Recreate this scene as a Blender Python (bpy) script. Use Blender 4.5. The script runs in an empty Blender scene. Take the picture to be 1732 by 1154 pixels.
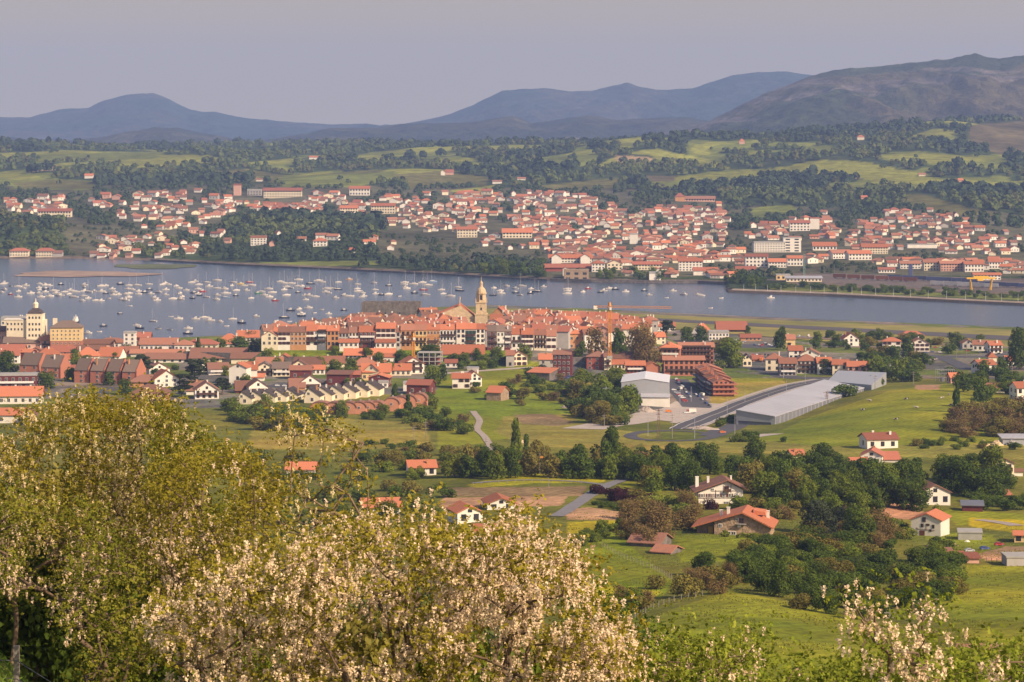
import bpy, math, random
import numpy as np
from mathutils import Vector, Matrix
R = math.radians
rnd = random.Random(7)
nr = np.random.default_rng(11)
SC = bpy.context.scene
COL = SC.collection
F, HC, YH, CX = 4500.0, 120.0, 230.0, 866.0     # focal length (photo pixels), camera height, horizon row, centre column

# ------------------------------------------------------------------ world / camera / light
cam = bpy.data.cameras.new('camera'); cam_o = bpy.data.objects.new('camera', cam); COL.objects.link(cam_o)
cam_o.location = (0, 0, HC); cam_o.rotation_euler = (R(90), 0, 0)
cam.sensor_width = 36; cam.lens = 36 * F / 1732; cam.shift_y = -(577 - YH) / 1732
cam.clip_start = 1; cam.clip_end = 60000
SC.camera = cam_o
SUN_AZ, SUN_EL = 128.0, 34.0        # compass-like: 0 = +Y, 90 = +X
sd = Vector((math.sin(R(SUN_AZ)) * math.cos(R(SUN_EL)), math.cos(R(SUN_AZ)) * math.cos(R(SUN_EL)), math.sin(R(SUN_EL))))
W = bpy.data.worlds.new('World'); SC.world = W; W.use_nodes = True
nt = W.node_tree; bg = nt.nodes['Background']
sky = nt.nodes.new('ShaderNodeTexSky'); sky.sky_type = 'NISHITA'; sky.sun_disc = False
sky.sun_elevation = R(SUN_EL); sky.sun_rotation = R(SUN_AZ)
sky.air_density = 1.2; sky.dust_density = 2.5; sky.ozone_density = 1.5; sky.altitude = 100
tn = nt.nodes.new('ShaderNodeMix'); tn.data_type = 'RGBA'; tn.blend_type = 'MULTIPLY'
tn.inputs[0].default_value = 1.0; tn.inputs[7].default_value = (1.02, 0.86, 0.90, 1)
nt.links.new(sky.outputs[0], tn.inputs[6]); 
# thick pale air low over the horizon, thinning upwards
tc = nt.nodes.new('ShaderNodeTexCoord'); sx = nt.nodes.new('ShaderNodeSeparateXYZ'); nt.links.new(tc.outputs['Generated'], sx.inputs[0])
hr = nt.nodes.new('ShaderNodeMapRange'); hr.inputs['From Min'].default_value = 0; hr.inputs['From Max'].default_value = .24; hr.inputs['To Min'].default_value = 1; hr.inputs['To Max'].default_value = 0
nt.links.new(sx.outputs['Z'], hr.inputs['Value']); hm_ = nt.nodes.new('ShaderNodeMix'); hm_.data_type = 'RGBA'; hm_.inputs[7].default_value = (5.35, 4.15, 2.85, 1)
nt.links.new(hr.outputs[0], hm_.inputs[0]); nt.links.new(tn.outputs[2], hm_.inputs[6]); nt.links.new(hm_.outputs[2], bg.inputs[0])
bg.inputs[1].default_value = 0.10
sun = bpy.data.lights.new('sun', 'SUN'); sun.energy = 5.0; sun.angle = R(0.6); sun.color = (1.0, 0.80, 0.56)
sun_o = bpy.data.objects.new('sun', sun); COL.objects.link(sun_o)
sun_o.rotation_euler = (-sd).to_track_quat('-Z', 'Y').to_euler()
SC.view_settings.view_transform = 'Standard'; SC.view_settings.look = 'None'
SC.view_settings.exposure = 0.35; SC.view_settings.gamma = 1
SC.cycles.volume_bounces = 0; SC.cycles.max_bounces = 5; SC.cycles.diffuse_bounces = 2
SC.cycles.transparent_max_bounces = 12; SC.cycles.glossy_bounces = 2

# ------------------------------------------------------------------ small helpers
def P(px, py, Y):
    return Vector(((px - CX) * Y / F, Y, HC - (py - YH) * Y / F))
def tag(o, label=None, cat=None, group=None, kind=None):
    if label: o['label'] = label
    if cat: o['category'] = cat
    if group: o['group'] = group
    if kind: o['kind'] = kind
    return o
def empty(name, loc=(0, 0, 0), rz=0.0):
    o = bpy.data.objects.new(name, None); COL.objects.link(o); o.empty_display_size = 1
    o.location = loc; o.rotation_euler = (0, 0, rz); return o
def link(name, me, parent=None, loc=None, rz=None):
    o = bpy.data.objects.new(name, me); COL.objects.link(o)
    if parent is not None: o.parent = parent
    if loc is not None: o.location = loc
    if rz is not None: o.rotation_euler = (0, 0, rz)
    return o
def copy_tree(o, parent=None):
    c = o.copy(); COL.objects.link(c); c.parent = parent
    for ch in o.children: copy_tree(ch, c)
    return c
def np_mesh(name, V, Q, mats, smooth=False, col=None, midx=None):
    """V (n,3); Q (m,k) of one face size."""
    me = bpy.data.meshes.new(name)
    V = np.asarray(V, dtype=np.float32); Q = np.asarray(Q, dtype=np.int32)
    k = Q.shape[1]; m = len(Q)
    me.vertices.add(len(V)); me.vertices.foreach_set('co', V.ravel())
    me.loops.add(m * k); me.loops.foreach_set('vertex_index', Q.ravel())
    me.polygons.add(m); me.polygons.foreach_set('loop_start', np.arange(0, m * k, k, dtype=np.int32))
    if midx is not None: me.polygons.foreach_set('material_index', np.asarray(midx, dtype=np.int32))
    me.update(calc_edges=True)
    if smooth: me.polygons.foreach_set('use_smooth', np.ones(m, dtype=bool))
    if col is not None:
        a = me.color_attributes.new('land', 'FLOAT_COLOR', 'POINT')
        c = np.ones((len(V), 4), dtype=np.float32); c[:, :3] = col; a.data.foreach_set('color', c.ravel())
    for mt in (mats if isinstance(mats, (list, tuple)) else [mats]): me.materials.append(mt)
    return me
class MB:
    def __init__(s): s.v = []; s.f = []; s.m = []
    def add(s, vs, fs, m=0):
        b = len(s.v); s.v += [tuple(v) for v in vs]; s.f += [tuple(b + i for i in f) for f in fs]; s.m += [m] * len(fs); return s
    def box(s, x0, x1, y0, y1, z0, z1, m=0):
        return s.add([(x0,y0,z0),(x1,y0,z0),(x1,y1,z0),(x0,y1,z0),(x0,y0,z1),(x1,y0,z1),(x1,y1,z1),(x0,y1,z1)],
                     [(3,2,1,0),(4,5,6,7),(0,1,5,4),(1,2,6,5),(2,3,7,6),(3,0,4,7)], m)
    def extr(s, prof, a, b, axis='y', m=0):
        """closed profile [(p,z)...] extruded from a to b along axis ('y': p is x, 'x': p is y)."""
        n = len(prof)
        f = (lambda p, t, z: (p, t, z)) if axis == 'y' else (lambda p, t, z: (t, p, z))
        vs = [f(p, a, z) for p, z in prof] + [f(p, b, z) for p, z in prof]
        fs = [tuple(range(n)), tuple(range(2*n-1, n-1, -1))] + [(i, i+n, (i+1) % n + n, (i+1) % n) for i in range(n)]
        if axis == 'y': fs = [tuple(reversed(q)) for q in fs]; fs = [tuple(reversed(q)) for q in fs]
        return s.add(vs, fs, m)
    def tube(s, pts, rad, n=6, m=0):
        pts = [Vector(p) for p in pts]; rings = []
        if not isinstance(rad, (list, tuple)): rad = [rad] * len(pts)
        b = len(s.v)
        for i, p in enumerate(pts):
            d = (pts[min(i+1, len(pts)-1)] - pts[max(i-1, 0)]).normalized()
            a = d.orthogonal().normalized() if abs(d.z) < .9 else Vector((1,0,0)) - d * d.x
            a.normalize(); c = d.cross(a)
            for k in range(n):
                t = 2*math.pi*k/n; s.v.append(tuple(p + (a*math.cos(t) + c*math.sin(t)) * rad[i]))
        for i in range(len(pts)-1):
            for k in range(n):
                k2 = (k+1) % n; s.f.append((b+i*n+k, b+i*n+k2, b+(i+1)*n+k2, b+(i+1)*n+k)); s.m.append(m)
        s.f.append(tuple(b+k for k in reversed(range(n)))); s.m.append(m)
        s.f.append(tuple(b+(len(pts)-1)*n+k for k in range(n))); s.m.append(m)
        return s
    def lathe(s, prof, n=8, cx=0, cy=0, m=0, rot0=0.0):
        b = len(s.v)
        for r_, z in prof:
            for k in range(n):
                t = 2*math.pi*k/n + rot0; s.v.append((cx + r_*math.cos(t), cy + r_*math.sin(t), z))
        for i in range(len(prof)-1):
            for k in range(n):
                k2 = (k+1) % n; s.f.append((b+i*n+k, b+i*n+k2, b+(i+1)*n+k2, b+(i+1)*n+k)); s.m.append(m)
        s.f.append(tuple(b+k for k in reversed(range(n)))); s.m.append(m)
        s.f.append(tuple(b+(len(prof)-1)*n+k for k in range(n))); s.m.append(m)
        return s
    def mesh(s, name, mats, smooth=False):
        me = bpy.data.meshes.new(name); me.from_pydata(s.v, [], s.f)
        for mt in (mats if isinstance(mats, (list, tuple)) else [mats]): me.materials.append(mt)
        if len(me.materials) > 1: me.polygons.foreach_set('material_index', s.m)
        if smooth: me.polygons.foreach_set('use_smooth', [True] * len(me.polygons))
        me.update(); return me
    def build(s, name, mats, parent=None, loc=None, rz=None, smooth=False):
        return link(name, s.mesh(name, mats, smooth), parent, loc, rz)

# value noise
def _h(ix, iy, seed):
    n = (ix.astype(np.int64) * 374761393 + iy.astype(np.int64) * 668265263 + seed * 982451653) & 0x7fffffff
    n = ((n ^ (n >> 13)) * 1274126177) & 0x7fffffff
    return ((n ^ (n >> 16)) & 0xffff) / 65535.0
def vn(x, y, seed=0):
    x = np.asarray(x, float); y = np.asarray(y, float)
    ix = np.floor(x); iy = np.floor(y); fx = x - ix; fy = y - iy
    fx = fx*fx*(3-2*fx); fy = fy*fy*(3-2*fy)
    a = _h(ix, iy, seed); b = _h(ix+1, iy, seed); c = _h(ix, iy+1, seed); d = _h(ix+1, iy+1, seed)
    return (a*(1-fx)+b*fx)*(1-fy) + (c*(1-fx)+d*fx)*fy
def fbm(x, y, o=4, seed=0):
    s = 0; a = .5; t = 0
    for i in range(o):
        s = s + a * vn(x*2**i, y*2**i, seed+i*17); t += a; a *= .5
    return s / t
def inpoly(x, y, poly):
    x = np.asarray(x); y = np.asarray(y); c = np.zeros(np.broadcast(x, y).shape, bool); n = len(poly)
    for i in range(n):
        x0, y0 = poly[i]; x1, y1 = poly[(i+1) % n]
        if y0 == y1: continue
        c ^= ((y0 > y) != (y1 > y)) & (x < (x1-x0)*(y-y0)/(y1-y0) + x0)
    return c

# ------------------------------------------------------------------ materials
MATS = {}
def ntn(t, typ, **kw):
    n = t.nodes.new(typ)
    for k, v in kw.items():
        if k in n.inputs: n.inputs[k].default_value = v
        else: setattr(n, k, v)
    return n
def mat(name, col, rough=.85, var=.12, nscale=1.5, namp=.25, bump=0.0, bscale=8.0, metal=0.0, attr=None, rand=True, spec=.3, transl=0.0, col2=None, detail=4, grain=0, stripe=None):
    """base colour (or a land attribute) broken up by noise at two scales and by a random step for each object"""
    if name in MATS: return MATS[name]
    m = bpy.data.materials.new(name); m.use_nodes = True; t = m.node_tree; L = t.links.new
    b = t.nodes['Principled BSDF']; b.inputs['Roughness'].default_value = rough; b.inputs['Metallic'].default_value = metal
    b.inputs['Specular IOR Level'].default_value = spec
    tc = t.nodes.new('ShaderNodeTexCoord')
    if attr:
        src = ntn(t, 'ShaderNodeAttribute', attribute_name=attr); out = src.outputs['Color']
    else:
        src = t.nodes.new('ShaderNodeRGB'); src.outputs[0].default_value = (*col, 1); out = src.outputs[0]
    nz = ntn(t, 'ShaderNodeTexNoise', Scale=nscale, Detail=float(detail), Roughness=.65); L(tc.outputs['Object'], nz.inputs['Vector'])
    if col2 is not None:
        mx = ntn(t, 'ShaderNodeMix', data_type='RGBA'); L(out, mx.inputs[6]); mx.inputs[7].default_value = (*col2, 1)
        mr = ntn(t, 'ShaderNodeMapRange'); mr.inputs['From Min'].default_value = .4; mr.inputs['From Max'].default_value = .62
        L(nz.outputs['Fac'], mr.inputs['Value']); L(mr.outputs[0], mx.inputs[0]); out = mx.outputs[2]
    mr = ntn(t, 'ShaderNodeMapRange'); mr.inputs['From Min'].default_value = .3; mr.inputs['From Max'].default_value = .7
    mr.inputs['To Min'].default_value = 1 - namp; mr.inputs['To Max'].default_value = 1 + namp; L(nz.outputs['Fac'], mr.inputs['Value'])
    fac = mr.outputs[0]
    if rand and var > 0:
        oi = t.nodes.new('ShaderNodeObjectInfo'); m2 = ntn(t, 'ShaderNodeMapRange')
        m2.inputs['To Min'].default_value = 1 - var; m2.inputs['To Max'].default_value = 1 + var; L(oi.outputs['Random'], m2.inputs['Value'])
        mu = ntn(t, 'ShaderNodeMath', operation='MULTIPLY'); L(fac, mu.inputs[0]); L(m2.outputs[0], mu.inputs[1]); fac = mu.outputs[0]
    if grain:
        g1 = ntn(t, 'ShaderNodeTexNoise', Scale=grain, Detail=6.0, Roughness=.7); L(tc.outputs['Object'], g1.inputs['Vector'])
        g2 = ntn(t, 'ShaderNodeMapRange'); g2.inputs['From Min'].default_value = .35; g2.inputs['From Max'].default_value = .65; g2.inputs['To Min'].default_value = .68; g2.inputs['To Max'].default_value = 1.32
        L(g1.outputs['Fac'], g2.inputs['Value']); mg = ntn(t, 'ShaderNodeMath', operation='MULTIPLY'); L(fac, mg.inputs[0]); L(g2.outputs[0], mg.inputs[1]); fac = mg.outputs[0]
    if stripe:
        mp = t.nodes.new('ShaderNodeMapping'); mp.inputs['Rotation'].default_value = (0, 0, stripe[1]); L(tc.outputs['Object'], mp.inputs[0])
        wv = ntn(t, 'ShaderNodeTexWave', Scale=stripe[0], Distortion=stripe[2], Detail=2.0); wv.inputs['Detail Scale'].default_value = .4; L(mp.outputs[0], wv.inputs['Vector'])
        s2 = ntn(t, 'ShaderNodeMapRange'); s2.inputs['To Min'].default_value = 1-stripe[3]; s2.inputs['To Max'].default_value = 1+stripe[3]; L(wv.outputs['Fac'], s2.inputs['Value'])
        ms_ = ntn(t, 'ShaderNodeMath', operation='MULTIPLY'); L(fac, ms_.inputs[0]); L(s2.outputs[0], ms_.inputs[1]); fac = ms_.outputs[0]
    vm = ntn(t, 'ShaderNodeVectorMath', operation='SCALE'); L(out, vm.inputs[0]); L(fac, vm.inputs['Scale'])
    L(vm.outputs[0], b.inputs['Base Color'])
    if bump > 0:
        n2 = ntn(t, 'ShaderNodeTexNoise', Scale=bscale, Detail=3.0); L(tc.outputs['Object'], n2.inputs['Vector'])
        bp = ntn(t, 'ShaderNodeBump', Strength=bump); bp.inputs['Distance'].default_value = .3; L(n2.outputs['Fac'], bp.inputs['Height']); L(bp.outputs[0], b.inputs['Normal'])
    if transl > 0:
        tr = t.nodes.new('ShaderNodeBsdfTranslucent'); L(vm.outputs[0], tr.inputs['Color'])
        ms = t.nodes.new('ShaderNodeMixShader'); ms.inputs[0].default_value = transl
        L(b.outputs[0], ms.inputs[1]); L(tr.outputs[0], ms.inputs[2]); L(ms.outputs[0], t.nodes['Material Output'].inputs['Surface'])
    MATS[name] = m; return m
def roofmat(name, c1, c2, wave=True):
    """clay tiles: warm patches of newer and older tile, faint ribs down the slope"""
    m = mat(name, c1, rough=.9, var=.26, nscale=.9, namp=.24, col2=c2)
    t = m.node_tree; L = t.links.new; b = t.nodes['Principled BSDF']; tc = [n for n in t.nodes if n.type == 'TEX_COORD'][0]
    w = ntn(t, 'ShaderNodeTexNoise', Scale=3.5, Detail=2.0); L(tc.outputs['Object'], w.inputs['Vector'])
    bp = ntn(t, 'ShaderNodeBump', Strength=.55); bp.inputs['Distance'].default_value = .25; L(w.outputs['Fac'], bp.inputs['Height']); L(bp.outputs[0], b.inputs['Normal'])
    return m
M_ORANGE = roofmat('roof_orange', (.52, .180, .085), (.38, .135, .075))
M_RED = roofmat('roof_red', (.38, .130, .078), (.28, .105, .068))
M_BROWN = roofmat('roof_brown', (.27, .13, .085), (.20, .10, .07))
M_GREYR = roofmat('roof_grey_brown', (.20, .145, .115), (.16, .115, .09))
M_MIX = roofmat('roof_weathered', (.42, .175, .10), (.26, .125, .085))
M_SLATE = roofmat('roof_slate', (.055, .045, .045), (.08, .06, .055))
M_WHITE = mat('plaster_white', (.76, .71, .62), var=.06, nscale=.35, namp=.07)
M_CREAM = mat('plaster_cream', (.74, .64, .46), var=.08, nscale=.35, namp=.09)
M_YELL = mat('plaster_yellow', (.70, .50, .24), var=.08, nscale=.35, namp=.1)
M_PINK = mat('plaster_pink', (.62, .36, .27), var=.1, nscale=.35, namp=.1)
M_ORW = mat('plaster_orange', (.50, .25, .11), var=.1, nscale=.4, namp=.12)
M_GREYW = mat('plaster_grey', (.42, .39, .36), var=.12, nscale=.35, namp=.12)
M_BRICK = mat('brick_orange', (.40, .155, .095), var=.06, nscale=2.5, namp=.16)
M_BRICKR = mat('brick_red', (.29, .075, .05), var=.08, nscale=2.5, namp=.14)
M_MAROON = mat('cladding_maroon', (.13, .030, .028), var=.08, nscale=1.5, namp=.12)
M_STONE = mat('stone_wall', (.33, .235, .155), var=.08, nscale=1.3, namp=.42, bump=.8, bscale=2.2, detail=6)
M_OLDST = mat('stone_old_grey', (.145, .125, .112), var=.05, nscale=.5, namp=.5, bump=.6, bscale=1.2, detail=8)
M_SAND = mat('sandstone', (.55, .415, .25), var=.05, nscale=.8, namp=.22, bump=.3, bscale=3)
M_GLASS = mat('window_glass', (.035, .035, .045), rough=.15, var=.3, nscale=.8, namp=.2, spec=.6)
M_SHUT = mat('shutter_brown', (.12, .045, .03), var=.2)
M_SHUTG = mat('shutter_green', (.03, .09, .055), var=.2)
M_FRAME = mat('frame_white', (.72, .69, .64), var=.05, namp=.05)
M_WOOD = mat('timber_dark', (.075, .040, .028), var=.15)
M_METAL = mat('metal_grey', (.40, .41, .43), rough=.45, metal=.3, var=.04, nscale=.4, namp=.05)
M_METROOF = mat('metal_roof', (.40, .40, .43), rough=.6, metal=.0, var=.02, nscale=.06, namp=.10, stripe=(.16, .38, .3, .03))
M_METDARK = mat('metal_dark', (.16, .165, .19), rough=.5, var=.05, nscale=.4, namp=.1)
M_POLE = mat('pole_wood', (.26, .23, .20), var=.1)
M_CRANE = mat('crane_yellow', (.66, .27, .04), rough=.5, var=.03, namp=.05)
M_GANTRY = mat('gantry_yellow', (.72, .42, .03), rough=.5, var=.03, namp=.05)
M_CONC = mat('concrete', (.36, .345, .32), var=.05, nscale=.5, namp=.12)
M_ASPH = mat('asphalt', (.085, .082, .090), var=.05, nscale=.4, namp=.12, rand=False)
M_PAVE = mat('pavement_pale', (.42, .36, .31), var=0, nscale=.3, namp=.16, rand=False)
M_PATH = mat('path_grit', (.36, .30, .25), var=0, nscale=.5, namp=.2, rand=False)
M_PAINT = mat('road_paint', (.7, .7, .68), var=0, namp=.1, rand=False)
# ------------------------------------------------------------------ terrain
def interp_table(us, Ys, tab):
    us = np.array(us, float); Ys = np.array(Ys, float); tab = np.array(tab, float)
    # resample to a fine regular grid and smooth it, so that no control line shows
    gu = np.linspace(us[0], us[-1], 160); gy = np.linspace(math.log(Ys[0]), math.log(Ys[-1]), 420)
    t1 = np.array([np.interp(gy, np.log(Ys), row) for row in tab])
    t2 = np.array([np.interp(gu, us, t1[:, j]) for j in range(len(gy))]).T
    def blur(a, k, ax):
        w = np.hanning(k+2)[1:-1]; w /= w.sum()
        ap = np.pad(a, [(k//2, k//2) if i == ax else (0, 0) for i in (0, 1)], mode='edge')
        return np.apply_along_axis(lambda r: np.convolve(r, w, 'valid'), ax, ap)
    return gu, gy, blur(blur(t2, 13, 0), 9, 1)
def bil(g, u, Y):
    gu, gy, T = g; u = np.clip(np.asarray(u, float), gu[0], gu[-1]); l = np.clip(np.log(np.maximum(Y, 1)), gy[0], gy[-1])
    a = (u-gu[0])/(gu[1]-gu[0]); b = (l-gy[0])/(gy[1]-gy[0])
    i = np.clip(a.astype(int), 0, len(gu)-2); j = np.clip(b.astype(int), 0, len(gy)-2); a = a-i; b = b-j
    return (T[i, j]*(1-a)+T[i+1, j]*a)*(1-b) + (T[i, j+1]*(1-a)+T[i+1, j+1]*a)*b
YN = [4, 20, 40, 55, 75, 100, 200, 300, 350, 400, 450, 500, 550, 600, 680, 760, 850, 950, 1050, 1120, 1180, 1250, 1300, 1400, 1550, 1900, 2600]
def rz(r, Y): return HC - (r - YH) * Y / F
def col_near(rows, near=(118, 114, 107, 103.5, 99.5, 95, 77)):
    return list(near) + [rz(r, Y) if r > 60 else r for r, Y in zip(rows, YN[7:])]
UN = [-1200, -100, 60, 300, 600, 800, 950, 1100, 1230, 1330, 1450, 1560, 1732, 2000, 2900]
#            300   350   400   450   500   550   600  680  760  850  950  1050  1120 1180 1250 1300 1400 1550 1900 2600
TN = [
 col_near([1190, 1120, 1065, 1025, 990, 955, 925, 870, 820, 780, 745, 712, 9, 8, 7, 7, 5, 3, -3, -3], (118, 115.5, 111.5, 109, 106.6, 101, 80)),
 col_near([1190, 1120, 1065, 1025, 990, 955, 925, 870, 820, 780, 745, 712, 9, 8, 7, 7, 5, 3, -3, -3], (118, 115.5, 111.8, 109.2, 107.2, 102, 80)),
 col_near([1190, 1120, 1065, 1025, 990, 955, 925, 870, 820, 780, 745, 712, 9, 8, 7, 7, 5, 3, -3, -3], (118, 115, 110.6, 107.8, 104.5, 99, 79)),
 col_near([1190, 1120, 1065, 1025, 990, 955, 925, 870, 820, 780, 742, 705, 9, 8, 8, 8, 5, 3, -3, -3]),
 col_near([1190, 1120, 1065, 1025, 990, 955, 925, 870, 820, 775, 735, 702, 9.3, 9, 9, 9, 9, 3, -3, -3]),
 col_near([1190, 1120, 1070, 1028, 990, 950, 912, 852, 805, 770, 735, 700, 9, 9, 9, 9, 9, 3, -3, -3]),
 col_near([1190, 1125, 1078, 1034, 990, 944, 905, 850, 808, 770, 738, 702, 8.5, 8.5, 8.5, 8, 7, 3, -3, -3]),
 col_near([1190, 1115, 1062, 1022, 985, 940, 905, 857, 812, 768, 740, 704, 6, 6, 6, 6, 5, 3, -3, -3]),
 col_near([1190, 1102, 1044, 1000, 983, 942, 906, 858, 814, 768, 737, 4.6, 4.6, 4.6, 5, 5, 5, 3, -3, -3]),
 col_near([1190, 1105, 1050, 1010, 990, 950, 910, 860, 814, 768, 738, 4.6, 4.6, 4.6, 5, 5, 5, 3, -3, -3]),
 col_near([1190, 1112, 1066, 1034, 1000, 960, 925, 872, 822, 772, 728, 690, 660, 7, 5, 5, 5, 3, -3, -3]),
 col_near([1190, 1125, 1078, 1030, 992, 956, 930, 880, 828, 776, 722, 678, 652, 9, 6, 5, 5, 3, -3, -3]),
 col_near([1190, 1130, 1080, 1030, 990, 955, 932, 882, 830, 780, 725, 685, 662, 642, 9, 7, 5, 3, -3, -3]),
 col_near([1190, 1130, 1080, 1030, 990, 955, 932, 882, 830, 780, 725, 685, 662, 642, 9, 7, 5, 3, -3, -3]),
 col_near([1190, 1130, 1080, 1030, 990, 955, 932, 882, 830, 780, 725, 685, 662, 642, 9, 7, 5, 3, -3, -3]),
]
GN = interp_table(UN, YN, TN)
def coastY(pts):
    p = np.array(pts, float); return lambda u: np.interp(u, p[:, 0], F * HC / (p[:, 1] - YH))
near_coast = coastY([(-1200, 600), (0, 583), (150, 578), (300, 573), (400, 568), (440, 560), (500, 548), (560, 540), (620, 529), (700, 523), (830, 518), (1000, 524), (1130, 531), (1400, 543), (1732, 556), (2300, 580), (2900, 605)])
OLD = [(425, 1305), (1160, 1305), (1135, 1440), (700, 1475), (560, 1430), (425, 1345)]       # old town plateau (column, distance)
def sstep(x): x = np.clip(x, 0, 1); return x*x*(3-2*x)
def plateau(u, Y):
    a = sstep((u-405)/50) * sstep((1180-u)/60) * sstep((Y-1284)/20)
    ye = np.interp(u, [400, 560, 700, 1140, 1200], [1365, 1440, 1500, 1480, 1400])
    return a * sstep((ye+30-Y)/45)
def zn(X, Y):
    X = np.asarray(X, float); Y = np.asarray(Y, float)
    u = CX + F * X / np.maximum(Y, 1); z = bil(GN, u, Y)
    z = z + (fbm(X/45, Y/45, 3, 5) - .5) * 2.2 * sstep((Y-150)/300) * sstep((1150-Y)/250)
    p = plateau(u, Y); z = z*(1-p) + np.interp(u, [900, 1010, 1190], [14.2, 12.5, 7.0])*p
    c = near_coast(u); k = sstep((c - Y)/16)
    flat = sstep((Y - 1440)/60) * (1-p)
    z = z*(1-flat) + 1.8*flat
    return np.where(k >= 1, z, z*k - 1.6*(1-k))
def row_of(z, Y): return YH + F*(HC - z)/Y
def solve(px, py, fn, y0, y1, n=1400):
    Ys = np.geomspace(y0, y1, n); r = row_of(fn((px-CX)*Ys/F, Ys), Ys)
    k = np.nonzero(r <= py)[0]
    return float(Ys[k[0]]) if len(k) else float(y1)
def GY(px, py): return solve(px, py, zn, 230, 1900)
def gz(X, Y): return float(zn(np.array([X]), np.array([Y]))[0])

# land cover, as painted fields: (colour, polygon of photo columns / rows that the field covers, softness)
G_MEAD = (.205, .212, .014); G_YEL = (.36, .31, .012); G_DRY = (.26, .215, .038); G_FIELD = (.172, .208, .012)
G_EARTH = (.40, .235, .13); G_SCRUB = (.140, .142, .020); G_TOWN = (.20, .17, .13); G_BROWN = (.24, .16, .08); G_SHORE = (.21, .16, .11)
NEAR_LAND = [
 (G_TOWN, [(-900, 688), (380, 690), (740, 660), (760, 625), (1000, 620), (1010, 700), (1240, 700), (1330, 640), (1500, 630), (1560, 640), (2900, 650), (2900, 500), (-900, 500)]),
 (G_FIELD, [(440, 586), (630, 586), (860, 590), (860, 606), (440, 606)]),
 (G_MEAD, [(740, 640), (905, 612), (1000, 640), (1010, 720), (740, 760)]),
 (G_FIELD, [(735, 660), (860, 665), (985, 690), (980, 722), (880, 718), (800, 700), (740, 690)]),
 (G_DRY, [(850, 705), (960, 700), (1000, 722), (1120, 735), (1060, 760), (880, 755), (840, 730)]),
 (G_BROWN, [(870, 702), (930, 700), (975, 715), (940, 722), (880, 716)]),
 (G_DRY, [(430, 700), (720, 715), (730, 760), (420, 760)]),
 (G_MEAD, [(1140, 680), (1230, 690), (1210, 640), (1330, 640), (1310, 660), (1180, 690)]),
 (G_DRY, [(1205, 648), (1330, 645), (1330, 652), (1250, 672), (1200, 690)]),
 (G_MEAD, [(1200, 760), (1330, 725), (1370, 705), (1500, 662), (1600, 648), (1700, 672), (1745, 700), (1745, 755), (1400, 775)]),
 (G_DRY, [(1090, 748), (1240, 742), (1400, 755), (1740, 748), (1740, 778), (1300, 768), (1080, 764)]),
 (G_EARTH, [(1545, 651), (1590, 650), (1588, 659), (1550, 659)]),
 (G_EARTH, [(1690, 690), (1720, 688), (1715, 698), (1680, 697)]),
 (G_YEL, [(790, 820), (860, 803), (940, 797), (1030, 806), (1020, 817), (900, 818), (800, 826)]),
 (G_MEAD, [(1060, 815), (1120, 820), (1115, 845), (1030, 830)]),
 (G_BROWN, [(750, 826), (990, 822), (985, 838), (750, 840)]),
 (G_EARTH, [(750, 842), (960, 838), (950, 856), (740, 860)]),
 (G_EARTH, [(950, 862), (1000, 858), (1075, 870), (1060, 880), (960, 880)]),
 (G_YEL, [(960, 884), (1060, 880), (1050, 890), (1000, 900), (960, 905)]),
 (G_FIELD, [(960, 910), (1050, 895), (1060, 920), (1140, 985), (1120, 1010), (1000, 1010), (980, 950)]),
 (G_YEL, [(990, 985), (1120, 1000), (1100, 1018), (1000, 1016)]),
 (G_MEAD, [(1140, 905), (1340, 905), (1350, 960), (1260, 955), (1150, 950)]),
 (G_MEAD, [(1040, 1080), (1140, 1030), (1240, 998), (1400, 1035), (1520, 1075), (1560, 1154), (1000, 1154)]),
 (G_MEAD, [(1580, 985), (1640, 955), (1800, 960), (1800, 1100), (1650, 1085), (1590, 1050)]),
 (G_EARTH, [(1615, 1088), (1690, 1090), (1690, 1100), (1620, 1098)]),
 (G_EARTH, [(1480, 852), (1560, 852), (1560, 878), (1500, 878)]),
 (G_FIELD, [(1590, 862), (1740, 870), (1740, 885), (1620, 888)]),
 (G_YEL, [(1640, 876), (1740, 880), (1740, 905), (1640, 890)]),
 (G_MEAD, [(1560, 900), (1680, 905), (1690, 925), (1640, 945), (1580, 935)]),
 (G_EARTH, [(1650, 938), (1700, 925), (1735, 925), (1735, 945), (1670, 948)]),
 (G_BROWN, [(1300, 985), (1330, 984), (1325, 988), (1300, 989)]),
]
def paint(u, r, base, lands, X, Y, wob=4.0, seed=3):
    c = np.empty(u.shape + (3,)); c[:] = base
    ju = u + (fbm(X/14, Y/14, 3, seed)-.5)*wob*2; jr = r + (fbm(X/14, Y/14, 3, seed+9)-.5)*wob*.7
    for col, poly in lands:
        c[inpoly(ju, jr, poly)] = col
    return c
def sheet(name, u0, u1, nu, Ys, zf, matl, colf, thick=False):
    us = np.linspace(u0, u1, nu); U, YY = np.meshgrid(us, Ys, indexing='ij'); X = (U-CX)*YY/F
    Z = zf(X, YY); V = np.stack([X, YY, Z], -1).reshape(-1, 3)
    n = len(Ys); i = np.arange((nu-1)*n).reshape(nu-1, n)[:, :-1].ravel()
    Q = np.stack([i, i+n, i+n+1, i+1], 1)
    c = colf(U, row_of(Z, YY), X, YY).reshape(-1, 3)
    return link(name, np_mesh(name, V, Q, matl, True, c))
M_LAND = mat('land', (0, 0, 0), rough=1, attr='land', nscale=.035, namp=.34, rand=False, detail=9, bump=.9, bscale=.5, spec=.1, grain=.55, stripe=(.11, .5, 5., .07))
M_HILL = mat('hill_land', (0, 0, 0), rough=1, attr='land', nscale=.006, namp=.35, rand=False, detail=9, spec=.05, grain=.05)
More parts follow.
